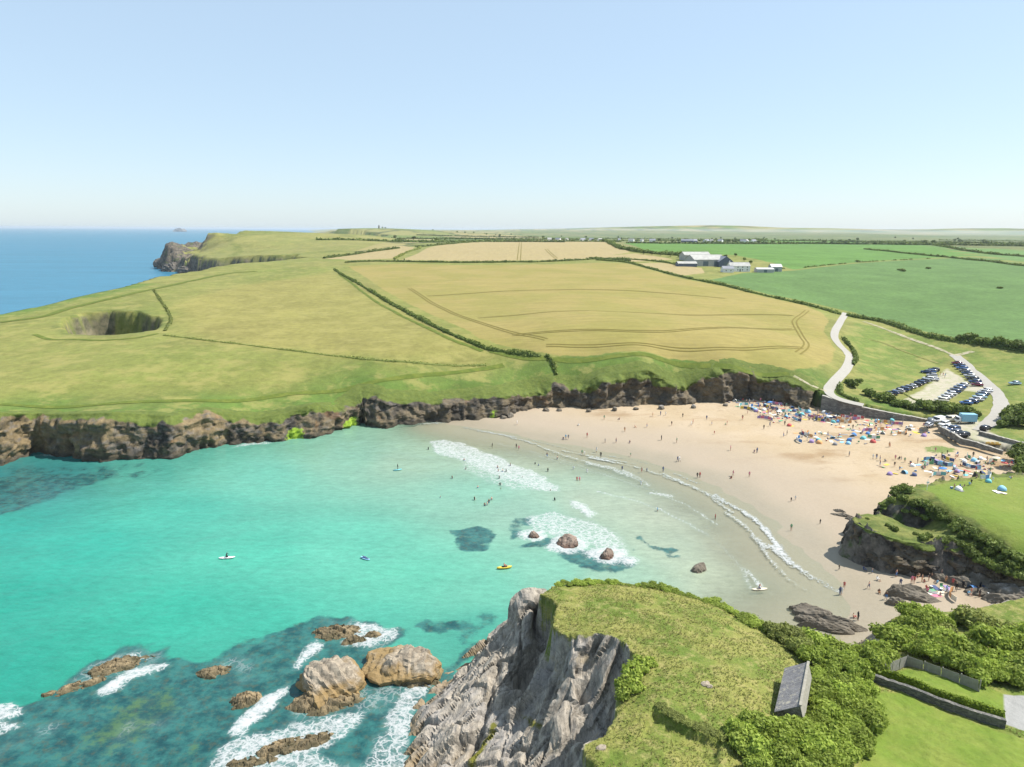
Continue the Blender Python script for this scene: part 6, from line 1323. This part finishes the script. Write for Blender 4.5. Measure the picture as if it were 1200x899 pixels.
def person(loc, ps, where, group, out=None, rz=None, s=None):
    global pcount; pcount += 1
    of, co = out or OUTS[random.randrange(len(OUTS))]; sk = random.choice([0, 0, 0, 1, 1, 2])
    o = thing('person', f'person in {co} {of} {PREP[ps]} {where}', 'person', loc, random.random()*6.28 if rz is None else rz, group, person_mesh(ps, of, co, sk))
    k = s or random.choice([1, 1.02, .97, 1.05, .92, .72]); o.scale = (k, k, k); return o
def zb1(x, y): return float(z_low(np.array([float(x)]), np.array([float(y)]))[0])
def low_at(px, py):
    z = 1.5
    for _ in range(12): p = W(px, py, z); z = zb1(p[0], p[1])
    return W(px, py, z)
wet = [(606,498),(605,526),(608,528),(641,537),(653,541),(627,548),(631,550),(642,557),(672,554),(688,557),(682,533),(685,534),(679,568),(676,568),(704,536),(729,552),(752,554),(758,553),(777,553),(751,571),(820,560),(817,560),(838,611),(770,604),(699,530)]
deep = [(502,526),(546,549),(584,552),(585,560),(586,568),(587,572),(573,588),(571,591),(576,585),(568,592),(516,582),(560,571),(589,552),(593,552),(612,559),(645,574),(577,522),(583,548),(650,585),(530,560),(544,539),(598,545),(556,585)]
dry = [(660,515),(663,515),(666,515),(678,499),(688,513),(709,519),(722,519),(738,519),(739,535),(794,541),(796,541),(775,516),(793,519),(812,497),(810,499),(774,487),(787,499),(732,506),(744,501),(758,501),(726,492),(708,492),(852,497),(850,498),(834,498),(856,528),(884,530),(887,531),(859,558),(857,561),(878,559),(932,586),(927,588),(961,614),(927,622),(983,668),(986,697),(984,697),(989,690),(1042,524),(1023,538),(1027,538),(1031,540),(1037,541),(1049,539),(1054,538),(1056,539),(1060,542),(1043,524),(965,536),(995,535),(837,509),(780,487),(765,488),(800,489),(828,492),(870,492),(895,503),(902,500),(918,512),(922,510),(888,486),(876,485),(1110,532),(1096,530)]
cove = [(1055,687),(1068,684),(1071,684),(1080,682),(1083,682),(1036,661),(1041,660),(1047,660),(1006,660),(1092,676),(1103,676),(1116,687),(1148,691),(1157,690),(1165,692),(1145,697),(1135,697),(1038,703),(1000,724),(1005,727),(1093,668),(1050,676),(1012,668),(1022,672),(1028,680),(1062,672),(1076,676),(1088,681),(1098,684),(1108,683),(1120,693),(1128,690),(1018,690),(1030,695)]
SOLE = {'standing': 0, 'walking': .02}
for px, py in wet:
    p = low_at(px, py); person((p[0], p[1], max(p[2], -.45)), random.choice(['standing', 'walking']), 'in the thin wash at the water edge', 'people paddling at the water edge')
for px, py in deep:
    p = W(px, py+1, 0); zz = zb1(p[0], p[1]); person((p[0], p[1], min(-.35, max(zz, -.75))), random.choice(['standing', 'standing', 'paddling']), 'waist deep among the breakers in the bay', 'bathers in the breakers', random.choice(OUTS[:5]))
for px, py in dry:
    p = low_at(px, py); person(tuple(p), random.choice(['standing', 'walking', 'standing', 'standing', 'sitting']), 'on the open sand below the crowd', 'people out on the open sand')
for px, py in cove:
    p = low_at(px, py); person(tuple(p), random.choice(['standing', 'standing', 'sitting', 'walking']), 'in the cove below the picnic headland', 'people in the cove below the picnic headland')
for px, py in [(1102,440),(1105,441),(1108,440),(1107,443),(1097,437)]:
    p = G(px, py); person((p[0], p[1], p[2]+.05), 'standing', 'beside the bunched cars in the car park', 'people at the car park')

# ================================================================== BEACH GEAR
def tent_mesh(col, w=2.1, d=1.5, h=1.15):
    V = []; nu, nv = 12, 7
    for j in range(nv):
        v = j/(nv-1)*math.pi*.5
        for i in range(nu):
            u = i/(nu-1)*math.pi; r = math.cos(v)**.55
            V.append((math.cos(u)*w/2*r, -.05+math.sin(v)*d, math.sin(u)**.8*h*r+.005))
    n = len(V); V = np.array(V); In = V*np.array([.975, 1, .97])+np.array([0, -.004, 0]); F = gridfaces(nu, nv)
    return mesh_np('canopy', np.vstack([V, In]), np.vstack([F, F[:, ::-1]+n]), CL[col])
def sheet(w, d, col, t=.03, name='groundsheet'): return boxmesh(name, w, d, t, CL[col], .008)
def pole_mesh(name, h, r=.025): bm = bmesh.new(); bmesh.ops.create_cone(bm, cap_ends=True, segments=6, radius1=r, radius2=r, depth=h, matrix=Matrix.Translation((0, 0, h/2))); me = bpy.data.meshes.new(name); bm.to_mesh(me); bm.free(); me.materials.append(WHITEW); return me
WPOLE = pole_mesh('pole', 1.35); PPOLE = pole_mesh('pole', 2.0, .03)
_g = {}
def memo(k, f):
    if k not in _g: _g[k] = f()
    return _g[k]
def place(name, label, cat, loc, rz, group): return thing(name, label, cat, loc, rz, group)
def tent(loc, rz, col, where, group):
    o = place('beach_tent', f'{col} pop-up beach tent {where}', 'tent', loc, rz, group); k_ = random.uniform(.6, .85); o.scale = (k_, k_, k_); link('canopy', memo(('t', col), lambda: tent_mesh(col)), o); q = link('groundsheet', memo(('s', 'grey'), lambda: sheet(1.9, 1.3, 'grey')), o); q.location = (0, .35, 0)
    a = link('pole', memo('arc', lambda: arc_mesh()), o)
def arc_mesh():
    V = []; n = 11
    for i in range(n):
        u = i/(n-1)*math.pi; c = np.array([math.cos(u)*1.05, -.07, math.sin(u)**.8*1.15])
        for k in range(4): a = k*math.pi/2; V.append(c+.02*np.array([math.cos(u)*math.cos(a), math.sin(a), math.sin(u)*math.cos(a)]))
    F = [[i*4+k, i*4+(k+1) % 4, (i+1)*4+(k+1) % 4, (i+1)*4+k] for i in range(n-1) for k in range(4)]; return mesh_np('pole', V, F, CL['grey'])
def windbreak(loc, rz, cols, where, group, n=4):
    o = place('windbreak', f'{cols[0]} and {cols[1]} striped canvas windbreak {where}', 'windbreak', loc, rz, group); x = y = 0; a = -.5
    for k in range(n+1):
        q = link('pole', WPOLE, o); q.location = (x, y, -.2)
        if k < n:
            pm = memo(('w', cols[k % 2]), lambda: boxmesh('fabric_panel', 1.2, .025, .95, CL[cols[k % 2]])); q = link('fabric_panel', pm, o); q.location = (x+.6*math.cos(a), y+.6*math.sin(a), .1); q.rotation_euler = (0, 0, a)
            x += 1.2*math.cos(a); y += 1.2*math.sin(a); a += .38
def parasol(loc, rz, col, where, group):
    def cm():
        bm = bmesh.new(); top = bm.verts.new((0, 0, 2.05)); ring = [bm.verts.new((1.0*math.cos(k*math.pi/4), 1.0*math.sin(k*math.pi/4), 1.66)) for k in range(8)]; r2 = [bm.verts.new((v.co.x*.99, v.co.y*.99, 1.56)) for v in ring]
        for k in range(8): j = (k+1) % 8; bm.faces.new((top, ring[k], ring[j])); bm.faces.new((ring[k], r2[k], r2[j], ring[j]))
        me = bpy.data.meshes.new('canopy'); bm.to_mesh(me); bm.free(); me.materials.append(CL[col]); return me
    o = place('parasol', f'{col} beach parasol {where}', 'parasol', loc, rz, group); link('canopy', memo(('p', col), cm), o); link('pole', PPOLE, o); o.rotation_euler = (random.uniform(-.15, .15), random.uniform(-.15, .15), rz)
def towel(loc, rz, col, where, group):
    def tm():
        V = []; nx, ny = 5, 9
        for j in range(ny):
            for i in range(nx): V.append((i/(nx-1)*.95-.475, j/(ny-1)*1.8-.9, .025+.018*math.sin(i*2.1+j*1.3)))
        V = np.array(V); F = gridfaces(nx, ny); B = V-np.array([0, 0, .02]); return mesh_np('towel', np.vstack([V, B]), np.vstack([F, F[:, ::-1]+len(V)]), CL[col])
    thing('towel', f'{col} towel spread {where}', 'towel', loc, rz, group, memo(('tw', col), tm))
def coolbox(loc, rz, col, where, group):
    o = place('cool_box', f'{col} cool box standing {where}', 'cool box', loc, rz, group); link('tub', memo(('cb', col), lambda: boxmesh('tub', .55, .38, .36, CL[col], .03)), o); q = link('lid', memo('lid', lambda: boxmesh('lid', .57, .40, .07, CL['white'], .02)), o); q.location = (0, 0, .363)
    q = link('handle', memo('hdl', lambda: boxmesh('handle', .5, .04, .04, CL['grey'], .01)), o); q.location = (0, 0, .45)
def board_mesh(col, L_=1.9, w=.56, t=.07):
    V = []; n = 13
    for i in range(n):
        u = -1+2*i/(n-1); ww = w/2*(1-abs(u)**2.6)**.62+.004; rk = .10*max(0, u-.4)**2*2.5
        for a, b in ((-1, .5), (-.8, 1), (0, 1.1), (.8, 1), (1, .5), (.8, 0), (0, -.1), (-.8, 0)): V.append((u*L_/2, a*ww, b*t+rk))
    F = [[i*8+k, (i+1)*8+k, (i+1)*8+(k+1) % 8, i*8+(k+1) % 8] for i in range(n-1) for k in range(8)]; return mesh_np('board', V, F, CL[col])
def surfboard(loc, rz, col, where, group):
    o = place('surfboard', f'{col} foam surfboard lying {where}', 'surfboard', loc, rz, group); link('deck', memo(('sb', col), lambda: board_mesh(col)), o); q = link('fin', memo('fin', lambda: boxmesh('fin', .12, .012, .09, CL['black'])), o); q.location = (-.8, 0, -.085)
def chair(loc, rz, col, where, group):
    o = place('camping_chair', f'{col} folding camping chair {where}', 'chair', loc, rz, group); q = link('seat', memo(('cs', col), lambda: boxmesh('seat', .5, .45, .035, CL[col], .01)), o); q.location = (0, 0, .38)
    q = link('backrest', memo(('ck', col), lambda: boxmesh('backrest', .5, .035, .5, CL[col], .01)), o); q.location = (0, -.22, .41); q.rotation_euler = (.2, 0, 0)
    for x in (-.22, .22):
        for y in (-.2, .2): q = link('leg', memo('cl', lambda: pole_mesh('leg', .38, .014)), o); q.location = (x, y, 0)
TC = ['blue', 'navy', 'teal', 'white', 'sky blue', 'white', 'grey', 'sky blue', 'blue', 'purple', 'cream', 'white']
WCS = [('blue', 'white'), ('navy', 'yellow'), ('red', 'white'), ('green', 'white'), ('purple', 'pink'), ('orange', 'cream'), ('teal', 'white'), ('navy', 'sky blue')]
KC = ['white', 'white', 'white', 'cream', 'cream', 'grey', 'sky blue', 'navy', 'red', 'pink', 'teal', 'cream', 'grey', 'yellow', 'purple', 'orange', 'green']
def gear(loc, where, zone, kind=None, col=None):
    rz = random.random()*6.28; k = kind or random.choices(['tent', 'windbreak', 'towel', 'person', 'parasol', 'coolbox', 'surfboard', 'chair', 'lying'], [5, 7, 24, 24, 2, 8, 4, 10, 8])[0]
    if k == 'tent': tent(loc, rz if kind is None else math.pi+random.uniform(-1.1, 1.1), col or random.choice(TC), where, f'beach tents {zone}')
    elif k == 'windbreak': windbreak(loc, rz, random.choice(WCS) if col is None else col, where, f'windbreaks {zone}', random.choice([3, 4, 5]))
    elif k == 'towel': towel(loc, rz, col or random.choice(KC), where, f'towels {zone}')
    elif k == 'parasol': parasol(loc, rz, col or random.choice(['blue', 'white', 'red', 'green', 'yellow', 'cream', 'sky blue']), where, f'parasols {zone}')
    elif k == 'coolbox': coolbox(loc, rz, col or random.choice(['blue', 'red', 'navy', 'grey']), where, f'cool boxes {zone}')
    elif k == 'surfboard': surfboard((loc[0], loc[1], loc[2]+.12), rz, col or random.choice(['white', 'sky blue', 'yellow', 'teal']), where, f'surfboards {zone}')
    elif k == 'chair': chair(loc, rz, col or random.choice(['navy', 'blue', 'green', 'grey', 'red']), where, f'camping chairs {zone}')
    elif k == 'lying': person((loc[0], loc[1], loc[2]+.02), 'lying', where, f'people {zone}', rz=rz)
    else: person(loc, random.choice(['standing', 'sitting', 'sitting', 'walking', 'standing']), where, f'people {zone}', rz=rz)
zones = [([(842,467),(870,466),(905,470),(935,477),(965,483),(1000,489),(1000,494),(960,494),(925,492),(895,486),(862,476)], 215, .8, 'in the crowd under the cliff end', 'under the cliff end'),
 ([(1000,490),(1035,494),(1085,498),(1095,503),(1085,511),(1050,512),(1010,508),(985,502),(960,495)], 95, 1.1, 'in the crowd below the stone sea wall', 'below the sea wall'),
 ([(935,505),(960,506),(985,509),(1020,512),(1035,517),(1020,521),(985,519),(945,517),(930,511)], 44, 1.2, 'in the front cluster on the open sand', 'in the front cluster'),
 ([(895,480),(935,492),(930,500),(905,497),(890,488)], 24, 1.3, 'on the loose edge of the cliff crowd', 'at the edge of the cliff crowd'),
 ([(1080,536),(1120,533),(1165,537),(1188,541),(1184,550),(1150,556),(1115,560),(1085,553),(1070,546)], 92, .95, 'at the beach entrance by the picnic headland', 'at the beach entrance'),
 ([(1025,545),(1075,541),(1078,556),(1045,558)], 12, 1.6, 'on the sand out from the beach entrance', 'out from the beach entrance'),
 ([(1085,688),(1110,688),(1118,694),(1100,699),(1085,696)], 16, .8, 'beside the slate ledges in the cove', 'beside the cove ledges'),
 ([(1135,686),(1170,692),(1180,700),(1150,702),(1130,694)], 12, 1.0, 'among the rocks at the head of the cove', 'at the head of the cove')]
for k, (pts, n, md, where, zone) in enumerate(zones):
    poly = np.array([low_at(*p) for p in pts])[:, :2]
    for p in inpoly(poly, n, md, 300+k): gear((p[0], p[1], zb1(p[0], p[1])+.02), where, zone)
for px, py, kind, col, w_ in [(848,471,'tent','blue','pitched nearest the corner of the vegetated cliff'),(942,509,'tent','navy','at the corner of the front cluster'),(949,518,'tent','purple','beside the orange tent of the front cluster'),(960,519,'tent','orange','standing in front of the front cluster'),(925,499,'tent','red','alone between the cliff crowd and the front cluster'),(940,486,'tent','teal','brightest in the cliff crowd'),(934,484,'tent','green','behind the bright teal tent'),(977,521,'tent','grey','at the seaward tip of the front cluster'),(1022,518,'tent','red','alone in front of the sea wall crowd'),(1012,514,'tent','teal','next to the lone red tent'),(1000,510,'tent','blue','between the front cluster and the lone red tent'),(994,520,'tent','sky blue','low on the sand below the lone red tent'),(1014,504,'tent','white','behind the lone red tent'),(1028,494,'tent','sky blue','tight against the sea wall foot'),(1044,493,'tent','teal','tight against the low end of the sea wall'),(1066,500,'tent','white','at the low end of the sea wall'),(1083,511,'tent','purple','by the slipway end of the sea wall crowd'),(1102,543,'tent','blue','nearest the grass patch at the beach entrance'),(1043,556,'tent','purple','farthest out on the sand from the beach entrance'),(1069,557,'tent','navy','on the sand off the picnic headland corner'),(1068,546,'tent','white','on the sand off the beach entrance'),(1120,553,'tent','purple','at the brink of the picnic headland'),(1058,660,'tent','blue','alone under the dark headland rocks in the cove'),(1128,541,'tent','white','largest group of the beach entrance'),(1140,540,'tent','sky blue','in the midst of the beach entrance crowd')]:
    p = low_at(px, py); gear(tuple(p), w_, 'that stand out by colour', kind, col)
# picnic lawn
for px, py, kind, col in [(1158,565,'tent','teal'),(1173,574,'tent','sky blue'),(1122,574,'tent','white'),(1126,573,'chair','navy'),(1130,571,'person',None),(1136,569,'person',None),(1138,568,'person',None),(1118,573,'person',None),(1148,562,'windbreak',('white', 'blue')),(1151,563,'chair','grey'),(1168,577,'towel','white'),(1174,578,'towel','cream'),(1144,561,'person',None),(1124,575,'towel','grey'),(1163,565,'person',None),(1115,573,'coolbox','blue'),(1185,562,'person',None)]:
    p = GB(px, py); gear((p[0], p[1], p[2]+.12), 'on the picnic lawn', 'on the picnic lawn', kind, col)
# a white post and a flag board at the headland corner
p = GB(1086, 574); o = thing('lifeguard_post', 'thin white post at the corner of the picnic lawn', 'post', (p[0], p[1], p[2]-.1)); link('shaft', memo('lp', lambda: pole_mesh('shaft', 2.6, .05)), o); q = link('sign_board', memo('sgb', lambda: boxmesh('sign_board', .6, .04, .45, CL['white'], .01)), o); q.location = (0, -.08, 1.6)

# ================================================================== CRAFT ON THE WATER
def craft(px, py, col, rz, label, L_=3.1, who='prone', out=('wetsuit', 'black'), kay=False):
    p = W(px, py, .05); o = thing('paddleboard' if not kay else 'kayak', label, 'paddleboard' if not kay else 'kayak', (p[0], p[1], .1), rz)
    link('hull', memo(('cr', col, L_), lambda: board_mesh(col, L_, .8 if not kay else .75, .14 if not kay else .3)), o); q = link("fin", memo("fin", lambda: boxmesh("fin", .12, .012, .09, CL["black"])), o); q.location = (-L_*.4, 0, -.085)
    if kay: q = link('seat_well', memo('sw', lambda: boxmesh('seat_well', 1.0, .5, .1, CL['black'], .03)), o); q.location = (0, 0, .28)
    z_ = .1+(.15 if not kay else .26)
    person((p[0], p[1], z_), who, f'on the {col} '+('kayak' if kay else 'paddleboard')+' in the bay', None, out, rz-math.pi/2, 1)
craft(266, 654, 'white', R(8), 'white paddleboard alone far out on the turquoise water', 3.2, 'kneeling')
craft(428, 655, 'sky blue', R(150), 'pale blue paddleboard on the turquoise water in mid bay', 2.4, 'prone', ('wetsuit', 'navy'))
craft(591, 666, 'yellow', R(10), 'yellow kayak on the bay between the reef and the near headland', 3.0, 'sitting', ('shirt', 'red'), True)
craft(890, 691, 'cream', R(5), 'cream paddleboard in the shallows by the beach', 3.0, 'kneeling', ('swim shorts', 'navy'))
craft(466, 551, 'teal', R(20), 'teal surfboard under a standing rider near the long cliff', 2.4, 'paddling')
tick('p8')
# ================================================================== SUMMER HAZE
hz = bpy.data.materials.new('haze_air'); hz.use_nodes = True; hn = hz.node_tree.nodes; hn.clear()
ho = hn.new('ShaderNodeOutputMaterial'); hv = hn.new('ShaderNodeVolumePrincipled'); hv.inputs['Color'].default_value = (.80, .90, 1.0, 1); hv.inputs['Density'].default_value = 4.5e-5; hv.inputs['Anisotropy'].default_value = .2
hz.node_tree.links.new(hv.outputs[0], ho.inputs['Volume'])
bm = bmesh.new(); bmesh.ops.create_cube(bm, size=1, matrix=Matrix.Translation((0, 40000, 37)) @ Matrix.Diagonal((190000, 130000, 95, 1))); me = bpy.data.meshes.new('haze'); bm.to_mesh(me); bm.free(); me.materials.append(hz)
link('haze', me, kind='stuff', label='thin pale summer haze over sea and land')
tick('end')
